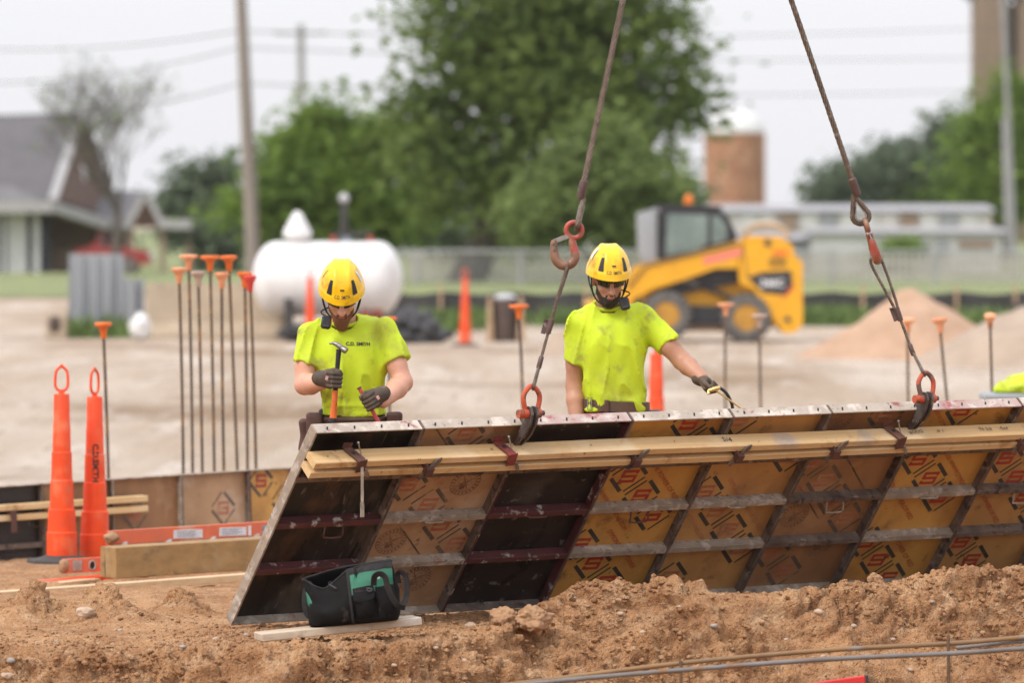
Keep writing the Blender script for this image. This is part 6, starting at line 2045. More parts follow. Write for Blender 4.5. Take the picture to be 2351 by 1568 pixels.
lump('tarpaulin_heap', 950, 772, 90, .48, .5, .36, MATS['tarp_black'], 'crumpled heap of black plastic sheeting beside the tank', 'tarpaulin', .35, 9, 5)
lump('tarpaulin_heap', 715, 768, 91, .5, .4, .18, MATS['tarp_black'], 'black plastic sheeting bunched under the tank', 'tarpaulin', .3, 12, 5)
# ---- litter bin between posts
bq = gpt(1160, 91)
bn = thing('litter_bin', 'brown litter bin held between pale timber sides, grey lid', 'litter bin', bq)
b = MB(bq); b.lathe([(.19, 0), (.20, .62), (.19, .66)], bq, 20); b.build('drum', MATS['bin_brown'], bn, True)
for sx in (-1, 1):
    b = MB(bq); b.prism([(-.05, 0), (.07, 0), (.03, .72), (-.03, .72)], .4, None, bq + Vector((sx * .25, 0, 0))); b.build('side', MATS['bin_wood'], bn)
b = MB(bq); b.lathe([(.17, 0), (.19, .03), (.12, .09), (.01, .10)], bq + Vector((0, 0, .67)), 18); b.build('lid', MATS['bin_lid'], bn, True)

# ---- mounds of spoil
def mound(px, Y, r, h, m, label, seed):
    base = gpt(px, Y)
    n = 70
    g = np.linspace(-1.25, 1.25, n)
    Xm, Ym = np.meshgrid(g, g)
    rr = np.sqrt(Xm ** 2 + Ym ** 2)
    Zm = h * (.5 + .5 * np.cos(np.clip(rr, 0, 1) * PI)) ** .85 + .20 * h * fbm(np.stack([Xm * 2.2, Ym * 2.2, Xm * 0 + seed], -1), 4) * (1 - rr * .8) * (rr < 1.1) - .04
    Zm = np.where(rr > 1.05, -.06, Zm)
    o = link_mesh('dirt_mound', np_mesh('dirt_mound', np.stack([Xm * r, Ym * r, Zm], -1).reshape(-1, 3), grid_quads(n, n)), m, loc=base)
    return tag(o, label, 'dirt mound')
mound(2092, 82, 2.0, .90, MATS['mound_pink'], 'reddish mound of soil in front of the black silt fence', 3)
mound(2440, 78, 2.5, .95, MATS['mound_grey'], 'greyer mound of soil next to the reddish one', 8)
mound(1295, 84, .5, .38, MATS['mound_grey'], 'low grey heap of soil behind the shackled sling', 5)

# ---- grass, silt fence, weeds
def sheet(name, pts, m, label):
    o = link_mesh(name, np_mesh(name, np.array([tuple(p) for p in pts]), np.array([[0, 1, 2, 3]])), m)
    return tag(o, label, None, kind='structure')
def quad_px(a, b_, c, d, z): return [Vector(((px - CX) / FPX * Y, Y, z)) for px, Y in (a, b_, c, d)]
GZ2 = .42
sheet('lawn_bank', [Vector((-3.4, 109, GZ - .02)), Vector((60, 107, GZ - .02)), Vector((60, 113, GZ2)), Vector((-3.4, 114, GZ2))], MATS['grass_blades'], 'grassy rise behind the silt fence')
sheet('grass', [Vector((-3.4, 114, GZ2)), Vector((60, 113, GZ2)), Vector((140, 520, GZ2)), Vector((-9, 520, GZ2))], MATS['grass_blades'], 'mown grass beyond the silt fence')
sheet('grass', [Vector((-60, 128, GZ + .02)), Vector((-9.2, 141, GZ + .02)), Vector((-6.3, 196, GZ + .02)), Vector((-70, 196, GZ + .02))], MATS['grass_blades'], 'mown grass before the pavilion')
sheet('grass', [Vector((-9.2, 150, GZ + .024)), Vector((-3.2, 150, GZ + .024)), Vector((-6, 420, GZ + .024)), Vector((-60, 420, GZ + .024))], MATS['grass_blades'], 'mown grass behind the barrier')
sheet('grass', [Vector((-300, 150, GZ + .016)), Vector((-9.2, 150, GZ + .016)), Vector((-30, 900, GZ + .016)), Vector((-500, 900, GZ + .016))], MATS['grass_blades'], 'open grass behind the pavilion')
YS = 107.5
sf = thing('silt_fence', 'low black fabric silt fence on wooden stakes along the grass edge', 'silt fence', gpt(1600, YS))
n = 160
xs = np.linspace(-3.4, 13, n)
vs = []
for row, zf in enumerate((0, .5, 1.0)):
    for x in xs:
        sag = .05 * math.sin(x * 2.6) ** 2
        vs.append((x - sf.location.x, .12 * math.sin(x * 1.1) + .05 * math.sin(x * 5 + zf * 2), zf * (.60 - sag) - .02))
o = link_mesh('cloth', np_mesh('cloth', np.array(vs), grid_quads(3, n)), MATS['silt_cloth'], sf)
for px in (1012, 1345, 1610, 1980, 2195, 2330):
    x = (px - CX) / FPX * YS
    b = MB(sf.location); b.box((x, YS - .12, GZ + .34), (.055, .05, .74)); b.build('stake', MATS['stake_wood'], sf)
def tuft_field(name, spots, m, label, n_each, hgt, seed):
    rg = np.random.default_rng(seed)
    V, F, k = [], [], 0
    for (px, Y, w) in spots:
        c = gpt(px, Y)
        for _ in range(n_each):
            x = c.x + rg.normal(0, w); y = c.y + rg.normal(0, .3)
            h = hgt * rg.uniform(.4, 1.1); a = rg.uniform(0, PI); ww = .035 * rg.uniform(.6, 1.6)
            lean = rg.normal(0, .35 * h, 2)
            dx, dy = math.cos(a) * ww, math.sin(a) * ww
            V += [(x - dx, y - dy, GZ - .02), (x + dx, y + dy, GZ - .02), (x + dx * .7 + lean[0] * .5, y + dy * .7 + lean[1] * .5, GZ + h * .6), (x - dx * .7 + lean[0] * .5, y - dy * .7 + lean[1] * .5, GZ + h * .6),
                  (x + lean[0], y + lean[1], GZ + h)]
            F += [(k, k + 1, k + 2, k + 3), (k + 3, k + 2, k + 4, k + 4)]; k += 5
    me = bpy.data.meshes.new(name); me.from_pydata(V, [], [f if f[2] != f[3] else f[:3] for f in F]); me.update()
    o = link_mesh(name, me, m); return tag(o, label, 'weeds', kind='stuff')
tuft_field('weeds', [(1850, 105, .35), (1890, 104, .4), (1930, 105, .3), (1040, 100, .25), (990, 99, .3), (1100, 104, .4), (2290, 100, .4), (2340, 99, .4), (2250, 103, .3), (1290, 104, .3), (230, 93.4, .35)], MATS['weed_leaf'], 'ragged green weeds along the silt fence', 150, .42, 4)

# ---- mesh fence
YF = 140.
fz = gpt(1600, YF); fz.z = GZ2
def mesh_material():
    m = bpy.data.materials.new('chain_mesh'); m.use_nodes = True
    n_, l = m.node_tree.nodes, m.node_tree.links
    bs = n_['Principled BSDF']; bs.inputs['Base Color'].default_value = (.30, .31, .31, 1); bs.inputs['Roughness'].default_value = .5
    tr = n_.new('ShaderNodeBsdfTransparent'); mx = n_.new('ShaderNodeMixShader'); mx.inputs[0].default_value = .13
    l.new(tr.outputs[0], mx.inputs[1]); l.new(bs.outputs[0], mx.inputs[2]); l.new(mx.outputs[0], n_['Material Output'].inputs[0])
    return m
cf_ = thing('mesh_fence', 'waist-high galvanised wire mesh fence across the grass', 'fence', fz)
b = MB(fz); b.box((9, YF, fz.z + .43), (28, .006, .82)); b.build('mesh', mesh_material(), cf_)
b = MB(fz); b.cyl((-5, YF, fz.z + .86), (23, YF, fz.z + .86), .032, seg=8); b.build('top_rail', MATS['fence_post'], cf_, True)
for k in range(11):
    x = -4.9 + k * 2.55
    b = MB(fz); b.cyl((x, YF, fz.z - .1), (x, YF, fz.z + .92), .045, seg=8); b.build('post', MATS['fence_post'], cf_, True)
# ---- picket fence
YP = 150.
pf = thing('picket_fence', 'row of weathered picket boards behind the mesh fence', 'fence', Vector((gpt(2050, YP).x, YP, GZ2)))
pm = MB(); pm.prism([(-.055, 0), (.055, 0), (.055, .66), (0, .72), (-.055, .66)], .03); pme = pm.mesh('picket'); pme.materials.append(MATS['picket_paint'])
for k in range(94):
    x = -2.6 + k * .172
    o = bpy.data.objects.new('picket', pme); COL.objects.link(o); o.parent = pf; o.location = (x - pf.location.x, 0, .02 + .02 * math.sin(k * 1.7))
for z in (.2, .52):
    b = MB(); b.box((-2.6 - pf.location.x + 8, .04, z), (16.4, .05, .09)); b.build('rail', MATS['picket_paint'], pf)

# ---- skid-steer loader
YK = 91.5; sK = pxm(YK)
KB = gpt(1640, YK); KB.z = at(1640, 783, YK - .75).z
ld = thing('skid_loader', 'yellow skid-steer loader with black cab parked facing the workers', 'loader', KB)
def kp(pts): return [((px - 1640) / sK, (783 - py) / sK) for px, py in pts]
def kprism(nm, pts, m, y0, y1, parent=None):
    b = MB(); b.prism(kp(pts), y1 - y0, None, (0, (y0 + y1) / 2, 0)); return b.build(nm, m, parent or ld)
body = kprism('chassis', [(1470, 650), (1560, 655), (1692, 625), (1760, 610), (1790, 740), (1750, 762), (1510, 762), (1478, 735)], MATS['loader_yellow'], -.50, .50)
rear_pts = [(1702, 553), (1720, 543), (1788, 545), (1813, 564), (1820, 590), (1837, 602), (1837, 746), (1819, 764), (1795, 766), (1757, 714), (1724, 662), (1694, 652), (1691, 616)]
for y0, y1 in ((-.80, -.66), (.66, .80)): kprism('tower', rear_pts, MATS['loader_yellow'], y0, y1)
kprism('engine_hood', [(1700, 575), (1722, 558), (1800, 560), (1832, 605), (1834, 740), (1815, 758), (1740, 740), (1700, 650)], MATS['loader_yellow'], -.655, .655)
arm_pts = [(1700, 552), (1575, 585), (1460, 613), (1431, 642), (1425, 690), (1436, 730), (1452, 728), (1450, 690), (1496, 663), (1564, 644), (1640, 617), (1688, 617)]
for y0, y1 in ((-.82, -.67), (.67, .82)): kprism('lift_arm', arm_pts, MATS['loader_yellow'], y0, y1)
kprism('arm_gap_shade', [(1640, 619), (1690, 619), (1692, 650), (1640, 660), (1560, 676), (1505, 668), (1564, 647)], MATS['loader_black'], -.62, .62)  # black block standing in for shade in the gap between arm and body
cab = kprism('cab', [(1513, 477), (1647, 482), (1668, 496), (1691, 543), (1684, 560), (1620, 590), (1520, 612), (1508, 590)], MATS['loader_black'], -.47, .47)
for sg in (-1, 1):
    kprism('window', [(1531, 493), (1622, 495), (1622, 560), (1600, 577), (1527, 588)], MATS['cab_glass'], sg * .475 - .005, sg * .475 + .005, cab)
    kprism('window', [(1632, 496), (1650, 500), (1664, 520), (1667, 545), (1660, 556), (1632, 562)], MATS['cab_glass'], sg * .475 - .005, sg * .475 + .005, cab)
kprism('front_door', [(1462, 492), (1506, 479), (1506, 598), (1476, 604), (1466, 580)], MATS['sheet_steel'], -.40, .40)
kprism('roof', [(1508, 470), (1650, 475), (1660, 484), (1508, 480)], MATS['loader_black'], -.49, .49)
b = MB(); x_, z_ = kp([(1580, 470)])[0]; b.cyl((x_, -.2, z_), (x_, -.2, z_ + .03), .08, seg=14); b.lathe([(.068, .03), (.07, .06), (.06, .12), (.02, .15)], (x_, -.2, z_), 14); b.build('beacon', MATS['beacon'], ld, True)
kprism('badge', [(1711, 638), (1744, 626), (1811, 622), (1814, 655), (1796, 678), (1746, 673)], MATS['loader_black'], -.806, -.801)
kprism('badge_corner', [(1814, 655), (1796, 678), (1790, 690), (1816, 662)], MATS['decal_red'], -.806, -.801)
v, f = text_mesh('246C', .175, .006); x_, z_ = kp([(1768, 651)])[0]
b = MB(); b.add([(x_ + p.x, -.809, z_ + p.y) for p in v], f); b.build('model_number', MATS['decal_white'], ld)
kprism('arm_decal', [(1610, 592), (1697, 570), (1698, 588), (1612, 610)], MATS['decal_pink'], -.825, -.821)
kprism('tower_decal', [(1770, 575), (1803, 576), (1803, 588), (1770, 587)], MATS['cap_orange'], -.805, -.801)
for px, py, rr in ((1757, 558, 8), (1803, 733, 7)):
    b = MB(); x_, z_ = kp([(px, py)])[0]; b.cyl((x_, -.83, z_), (x_, -.80, z_), rr / sK, seg=12); b.build('pivot_pin', MATS['dark_metal'], ld, True)
x_, z_ = kp([(1757, 545)])[0]
b = MB(); b.tube([(x_ + .36 * math.cos(a), -.1, z_ - .02 + .22 * math.sin(a)) for a in [PI * k / 16 for k in range(17)]], .05, 8); b.build('hose_bundle', MATS['hose_beige'], ld, True)
kprism('bucket', [(1340, 700), (1362, 690), (1432, 688), (1445, 735), (1425, 778), (1345, 781), (1395, 745)], MATS['loader_yellow'], -.86, .86)
kprism('coupler', [(1425, 690), (1452, 690), (1456, 740), (1432, 745)], MATS['loader_black'], -.6, .6)
kprism('axle_case', [(1490, 700), (1750, 705), (1750, 745), (1490, 745)], MATS['loader_black'], -.62, .62)
def wheel(px, py, Rw, y, nm='wheel'):
    x_, z_ = kp([(px, py)])[0]
    w = bpy.data.objects.new(nm, None); COL.objects.link(w); w.parent = ld; w.location = (x_, y, z_); w.empty_display_size = .1
    Mw = Matrix.Rotation(PI / 2, 3, 'X')
    b = MB(); b.lathe([(Rw * .56, -.13), (Rw * .62, -.145), (Rw * .9, -.14), (Rw * .99, -.10), (Rw, 0), (Rw * .99, .10), (Rw * .9, .14), (Rw * .62, .145), (Rw * .56, .13)], (0, 0, 0), 36, Mw, False)
    for k in range(22):
        a = 2 * PI * k / 22
        for sg in (-1, 1):
            b.box((Rw * 1.0 * math.cos(a + sg * .06), sg * .075, Rw * math.sin(a + sg * .06)), (.05, .13, .055), Matrix.Rotation(-a, 3, 'Y') @ Matrix.Rotation(sg * .5, 3, 'X'))
    b.build('tyre', MATS['tyre'], w, True, 35)
    b = MB(); b.lathe([(Rw * .57, -.12), (Rw * .54, -.10), (Rw * .47, -.05), (Rw * .30, .0), (Rw * .12, -.01), (Rw * .12, -.03), (.01, -.035)], (0, 0, 0), 28, Matrix.Rotation(-PI / 2, 3, 'X')) if False else b.lathe([(Rw * .575, .125), (Rw * .53, .11), (Rw * .46, .05), (Rw * .30, .02), (Rw * .16, .03), (Rw * .16, .06), (.01, .065)], (0, 0, 0), 28, Mw)
    b.build('rim', MATS['rim_yellow'], w, True, 40)
for px, py in ((1527, 724), (1709, 730)):
    wheel(px, py, 53.5 / sK, -.70); wheel(px, py, 53.5 / sK, .70)

# loader fittings
def kbar(nm, a, b_, y, r, m):
    q_ = kp([a, b_]); b = MB(); b.cyl((q_[0][0], y, q_[0][1]), (q_[1][0], y, q_[1][1]), r, seg=10); return b.build(nm, m, ld, True)
kbar('lift_cylinder', (1690, 690), (1600, 655), -.64, .04, MATS['loader_black']); kbar('cylinder_rod', (1600, 655), (1556, 640), -.64, .022, MATS['galvanised'])
kbar('tilt_cylinder', (1500, 640), (1446, 700), -.60, .035, MATS['loader_black'])
kbar('grab_rail', (1516, 560), (1512, 500), -.52, .014, MATS['loader_black'])
kbar('hydraulic_hose', (1690, 560), (1480, 612), -.84, .014, MATS['loader_black'])
kbar('hydraulic_hose', (1480, 612), (1440, 660), -.84, .014, MATS['loader_black'])
for k in range(5): kprism('grille_slat', [(1760, 592 + k * 5), (1800, 592 + k * 5), (1800, 594 + k * 5), (1760, 594 + k * 5)], MATS['loader_black'], -.806, -.801)
kprism('panel_gap', [(1700, 560), (1703, 560), (1712, 640), (1709, 640)], MATS['loader_black'], -.805, -.801)
kprism('mudguard_stain', [(1500, 735), (1745, 740), (1750, 760), (1512, 760)], MATS['mound_grey'], -.506, -.502)
kprism('tail_lamp', [(1826, 612), (1836, 614), (1836, 632), (1826, 630)], MATS['decal_red'], -.60, -.45)
kprism('work_lamp', [(1508, 478), (1518, 478), (1518, 488), (1508, 488)], MATS['decal_white'], -.44, -.30)
kprism('step', [(1462, 735), (1492, 735), (1492, 741), (1462, 741)], MATS['loader_black'], -.5, .5)

# ---- vest on a grey bin by the panels
YB = 39.5
gb = at(2335, 905, YB)
bx_ = thing('plastic_bin', 'grey lidded plastic bin standing behind the printed panels', 'plastic bin', Vector((gb.x, YB, 0)))
mat('bin_grey', (.30, .32, .32), (.25, .27, .27), rough=.5, scale=6)
b = MB(bx_.location); b.box((gb.x, YB, gb.z / 2 - .02), (.46, .40, gb.z - .06), None, .03); b.build('tub', MATS['bin_grey'], bx_)
b = MB(bx_.location); b.box((gb.x, YB, gb.z - .015), (.50, .44, .05), None, .015); b.build('lid', MATS['bin_grey'], bx_)
vv = MB()
def vest(P): return np.minimum(sd_ell(P, (gb.x - .0, YB - .05, gb.z + .04), (.16, .15, .075)), sd_ell(P, (gb.x + .05, YB, gb.z + .07), (.10, .12, .06))) - fbm(P * np.array([14., 14., 22.]), 3).astype(np.float32) * .022
V, Q = surface_nets(vest, (gb.x - .3, YB - .3, gb.z + .008), (gb.x + .3, YB + .25, gb.z + .22), .009)
o = link_mesh('safety_vest', np_mesh('safety_vest', V - np.array([gb.x, YB, gb.z]), Q), MATS['hivis']); o.location = (gb.x, YB, gb.z)
tag(o, 'crumpled bright yellow-green vest lying on the grey bin', 'vest')
# ================================================================== FAR: TREES, POLES, BUILDINGS
mat('bark', (.10, .085, .07), (.07, .058, .048), rough=.95, scale=4, bump=.5, bscale=12)
mat('leaf_mid', (.17, .23, .055), (.105, .155, .04), rough=.7, scale=.7, lo=.4, hi=.6)
mat('leaf_fresh', (.20, .29, .05), (.13, .205, .04), rough=.7, scale=.7, lo=.4, hi=.6)
mat('leaf_dull', (.20, .265, .08), (.14, .19, .06), rough=.7, scale=.7, lo=.4, hi=.6)
mat('leaf_haze_blue', (.16, .20, .125), (.12, .16, .10), rough=.75, scale=.4, lo=.4, hi=.6)  # blue-grey of distant haze put into the leaf colour
for k in ('leaf_mid', 'leaf_fresh', 'leaf_dull', 'leaf_haze_blue'):
    MATS[k].node_tree.nodes['Principled BSDF'].inputs['Specular IOR Level'].default_value = .25
    _n, _l = MATS[k].node_tree.nodes, MATS[k].node_tree.links
    _tr = _n.new('ShaderNodeBsdfTranslucent'); _mx = _n.new('ShaderNodeMixShader'); _mx.inputs[0].default_value = .42
    _src = _n['Principled BSDF'].inputs['Base Color'].links[0].from_socket
    _l.new(_src, _tr.inputs['Color']); _l.new(_n['Principled BSDF'].outputs[0], _mx.inputs[1]); _l.new(_tr.outputs[0], _mx.inputs[2]); _l.new(_mx.outputs[0], _n['Material Output'].inputs[0])
def tree(name, Y, base_px, blobs, n, leaf, m, label, grp, trunk_r=.25, seed=1, clump=.55, limb=True):
    rg = np.random.default_rng(seed)
    s = pxm(Y)
    base = gpt(base_px, Y) if Y < 2000 else Vector((0, Y, GZ))
    base.z = GZ - .05
    t = thing(name, label, 'tree', base, grp)
    cs = []
    main = []
    for (px, py, rx, ry) in blobs:
        c = np.array(at(px, py, Y)); r = np.array([rx / s, min(rx, ry) / s * .9, ry / s]); main.append((c, r))
        if min(rx, ry) < 45: cs.append((c, r)); continue
        for _ in range(max(7, int(rx * ry / 1500))):           # lobes with air between them
            d = rg.normal(size=3); d /= np.linalg.norm(d)
            k = rg.uniform(.28, .46)
            cs.append((c + d * r * rg.uniform(.35, .92), np.full(3, min(r) * k) * rg.uniform(.8, 1.25, 3)))
    vol = np.array([r[0] * r[2] for c, r in cs]); vol = vol / vol.sum()
    V = np.zeros((n, 4, 3)); 
    n = int(n * .62); V = np.zeros((n, 4, 3)); ncl = max(n // 60, 8)
    cl = []
    for i in range(ncl):
        c, r = cs[rg.choice(len(cs), p=vol)]
        d = rg.normal(size=3); d /= np.linalg.norm(d)
        cl.append(c + d * r * rg.uniform(.12, 1.0) ** .40 * rg.uniform(.88, 1.10))
    cl = np.array(cl)
    size_ = rg.uniform(.55, 1.35, ncl)
    idx = rg.integers(0, ncl, n)
    pos = cl[idx] + rg.normal(size=(n, 3)) * clump * size_[idx, None] * np.array([1, 1, .6])
    a = rg.normal(size=(n, 3)); a[:, 2] *= .5; a /= np.linalg.norm(a, axis=1)[:, None]
    b = np.cross(a, rg.normal(size=(n, 3))); b /= np.linalg.norm(b, axis=1)[:, None]
    L_ = leaf * rg.uniform(.6, 1.4, n)[:, None]
    V[:, 0] = pos - a * L_; V[:, 1] = pos + b * L_ * .55; V[:, 2] = pos + a * L_; V[:, 3] = pos - b * L_ * .55
    V = V.reshape(-1, 3) - np.array(base)
    link_mesh('crown', np_mesh('crown', V, np.arange(4 * n).reshape(-1, 4), False), MATS[m], t)
    b_ = MB(base)
    cs = main; top = Vector(cs[0][0])
    H_ = top.z - base.z
    b_.tube([base, base + (top - base) * .25 + Vector((.1, 0, 0)), base + (top - base) * .6, top], [trunk_r * 1.2, trunk_r, trunk_r * .7, trunk_r * .3], 8)
    if limb:
        for c, r in cs[1:]:
            k = rg.uniform(.25, .6)
            st = base + (top - base) * k
            b_.tube([st, st.lerp(Vector(c), .5) + Vector((0, 0, -.2)), Vector(c)], [trunk_r * .5, trunk_r * .3, trunk_r * .1], 6)
    b_.build('trunk', MATS['bark'], t, True)
    return t
G_T = 'leafy trees beyond the site'
tree('broadleaf_tree', 150, 1058, [(1250, 150, 250, 190), (1060, 330, 140, 160), (1400, 320, 140, 160), (1130, 40, 180, 150), (1430, 80, 140, 130), (1210, 430, 260, 110), (1555, 250, 60, 60), (985, 190, 70, 110), (1590, 150, 35, 30), (1330, -60, 200, 100)], 36000, .16, 'leaf_mid', 'huge dark green tree with gaps in its crown, tallest of all', G_T, .42, 1, .62)
tree('broadleaf_tree', 142, 1400, [(1390, 440, 170, 130), (1250, 480, 90, 90), (1480, 500, 75, 80), (1390, 330, 80, 70)], 15000, .14, 'leaf_dull', 'paler rounded tree in front of the huge tree', G_T, .2, 2, .45)
tree('broadleaf_tree', 165, 760, [(720, 380, 140, 110), (850, 400, 110, 150), (630, 410, 80, 100), (790, 480, 190, 80), (570, 470, 50, 80), (720, 265, 25, 40), (755, 250, 14, 40), (900, 340, 60, 90)], 24000, .15, 'leaf_fresh', 'wide bright green tree behind the white tank', G_T, .3, 3, .5)
tree('broadleaf_tree', 222, 460, [(455, 470, 70, 70), (520, 420, 55, 90), (410, 500, 40, 50), (560, 540, 90, 50)], 9000, .19, 'leaf_haze_blue', 'smaller green tree beside the pavilion', G_T, .25, 4, .5)
tree('broadleaf_tree', 205, 700, [(680, 540, 150, 60), (860, 545, 130, 55), (500, 560, 90, 50), (1010, 520, 70, 70)], 10000, .2, 'leaf_haze_blue', 'low dark belt of foliage behind the tank', G_T, .25, 5, .5)
tree('broadleaf_tree', 240, 1130, [(1000, 470, 90, 90), (1130, 520, 130, 60), (1330, 540, 160, 50), (1550, 470, 60, 70)], 9000, .24, 'leaf_haze_blue', 'shaded foliage filling below the huge tree', G_T, .3, 6, .6)
for i, (px, py, rx, ry, lab, mm) in enumerate(((1935, 430, 60, 60, 'round haze-blue far tree, first of the distant row', 'leaf_haze_blue'), (2040, 410, 65, 70, 'haze-blue far tree in the middle of the distant row', 'leaf_haze_blue'), (2160, 365, 80, 90, 'taller haze-blue far tree at the end of the distant row', 'leaf_haze_blue'), (2110, 450, 90, 40, 'yellowish low tree under the distant row', 'leaf_fresh'))):
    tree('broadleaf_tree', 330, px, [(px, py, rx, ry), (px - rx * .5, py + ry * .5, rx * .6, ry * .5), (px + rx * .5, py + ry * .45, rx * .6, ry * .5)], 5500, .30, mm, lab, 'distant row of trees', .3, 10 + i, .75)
tree('broadleaf_tree', 230, 2290, [(2300, 310, 90, 110), (2335, 220, 60, 60), (2255, 400, 70, 80), (2380, 330, 80, 120), (2320, 440, 80, 60)], 14000, .2, 'leaf_fresh', 'green tree in front of the tall brown tower', G_T, .3, 20, .6)
tree('shrub', 172, 2045, [(2040, 590, 40, 35), (2075, 575, 30, 25)], 1500, .12, 'leaf_fresh', 'bright green shrub before the white cabin', 'shrubs', .05, 30, .25)

tree('broadleaf_tree', 300, -260, [(-260, 400, 130, 110), (-400, 430, 120, 90), (-120, 450, 90, 70)], 12000, .26, 'leaf_mid', 'broad green tree far behind the pavilion', G_T, .35, 41, .7)
tree('broadleaf_tree', 320, -700, [(-700, 410, 150, 110), (-560, 440, 110, 80)], 9000, .28, 'leaf_fresh', 'bright green tree standing apart behind the pavilion grass', G_T, .35, 42, .7)
# ---- bare tree by the pavilion
mat('twig_grey', (.13, .11, .095), (.10, .085, .075), rough=.95, scale=4)
def bare_tree():
    Y = 188.; s = pxm(Y)
    base = gpt(262, Y); base.z = GZ
    t = thing('bare_tree', 'nearly leafless tree with fine upright twigs before the pavilion', 'tree', base)
    rg = random.Random(5)
    tr, tw = MB(base), MB(base)
    tips = []
    def grow(p, d, L, r, lev):
        n = 3
        pts, rs = [p], [r]
        for k in range(n):
            d = (d + Vector((rg.gauss(0, .10), rg.gauss(0, .10), rg.gauss(.03, .05)))).normalized()
            pts.append(pts[-1] + d * L / n); rs.append(r * (1 - .45 * (k + 1) / n))
        (tr if lev < 2 else tw).tube(pts, rs, 5 if lev < 3 else 3, caps=False)
        if lev >= 5: tips.append(pts[-1]); return
        for k in range(3 if lev < 4 else 4):
            f = rg.uniform(.35, 1)
            q = pts[min(int(f * n), n - 1)].lerp(pts[min(int(f * n) + 1, n)], (f * n) % 1)
            nd = (d + Vector((rg.gauss(0, .42), rg.gauss(0, .42), rg.uniform(0, .2)))).normalized()
            grow(q, nd, L * rg.uniform(.62, .82), max(rs[-1] * .72, .011), lev + 1)
    p = base + Vector((.15, 0, 2.1))
    tr.tube([base, p], [.17, .14], 8)
    for k in range(7): grow(p, Vector((rg.gauss(0, .55), rg.gauss(0, .3), 1)).normalized(), 2.15, .085, 1)
    tr.build('trunk', MATS['twig_grey'], t, True); tw.build('twigs', MATS['twig_grey'], t)
    n = 500
    V = np.zeros((n, 4, 3)); g2 = np.random.default_rng(8)
    pos = np.array([tuple(tips[g2.integers(len(tips))]) for _ in range(n)]) + g2.normal(size=(n, 3)) * .12
    a = g2.normal(size=(n, 3)) * .05; b = g2.normal(size=(n, 3)) * .035
    V[:, 0] = pos - a; V[:, 1] = pos + b; V[:, 2] = pos + a; V[:, 3] = pos - b
    link_mesh('crown', np_mesh('crown', V.reshape(-1, 3) - np.array(base), np.arange(4 * n).reshape(-1, 4), False), MATS['leaf_dull'], t)
bare_tree()

# ---- poles and wires
mat('pole_wood', (.27, .23, .20), (.21, .18, .155), rough=.9, scale=3, stretch=(1, 1, .1))
mat('pole_far', (.34, .33, .33), (.28, .27, .27), rough=.9, scale=3)
mat('wire', (.08, .08, .085), rough=.6)
def pole(px0, py0, px1, Y, r0, r1, m, label, arms=()):
    top = at(px0, py0, Y); bs = gpt(px1, Y); bs.z = GZ - .1
    t = thing('utility_pole', label, 'utility pole', bs)
    b = MB(bs); b.tube([bs, bs.lerp(top, .5), top], [r0, (r0 + r1) / 2, r1], 10); b.build('shaft', MATS[m], t, True)
    for k, (dz, w) in enumerate(arms):
        c = top + (bs - top).normalized() * dz
        b = MB(bs); b.box(c, (w, .1, .12)); b.build('crossarm', MATS[m], t)
        for x in (-w * .45, w * .45):
            b = MB(bs); b.lathe([(.04, 0), (.06, .05), (.03, .12), (.05, .15), (.01, .18)], c + Vector((x, 0, .06)), 8); b.build('insulator', MATS['bin_lid'], t, True)
    return t
pole(543, -220, 586, 150, .21, .13, 'pole_wood', 'tall leaning wooden utility pole beside the tank', ((.5, 2.2),))
pole(690, 55, 698, 260, .22, .17, 'pole_far', 'pale distant utility pole above the bright green tree', ((.4, 2.4),))
pole(2300, -60, 2330, 215, .13, .09, 'pole_far', 'wooden utility pole before the brown tower', ((.6, 2.0),))
pole(2308, 270, 2318, 208, .15, .12, 'pole_far', 'shorter grey pole with a lamp head beside the brown tower')
def wire(a, b_, Ya, Yb, sag, label):
    A_, B_ = at(*a, Ya), at(*b_, Yb)
    m = MB(A_)
    m.tube([A_.lerp(B_, k / 24) - ZV * sag * 4 * (k / 24) * (1 - k / 24) for k in range(25)], .016, 5)
    o = m.build('power_line', MATS['wire'], None, True); o.location = A_
    return tag(o, label, 'power line', 'overhead wires')
wire((-60, 190), (546, 108), 158, 150, .25, 'overhead wire sagging from the leaning pole past the pavilion roof')
wire((-60, 110), (545, 70), 158, 150, .2, 'upper overhead wire from the leaning pole over the pavilion')
wire((-60, 260), (552, 190), 158, 150, .35, 'lowest overhead wire from the leaning pole over the bare tree')
wire((546, 108), (2310, 130), 150, 215, .2, 'overhead wire from the leaning pole across the huge tree')
wire((552, 190), (2312, 205), 150, 215, .25, 'lower overhead wire crossing in front of the huge tree')
wire((545, 70), (2306, 60), 150, 215, .25, 'topmost overhead wire running to the pole before the tower')

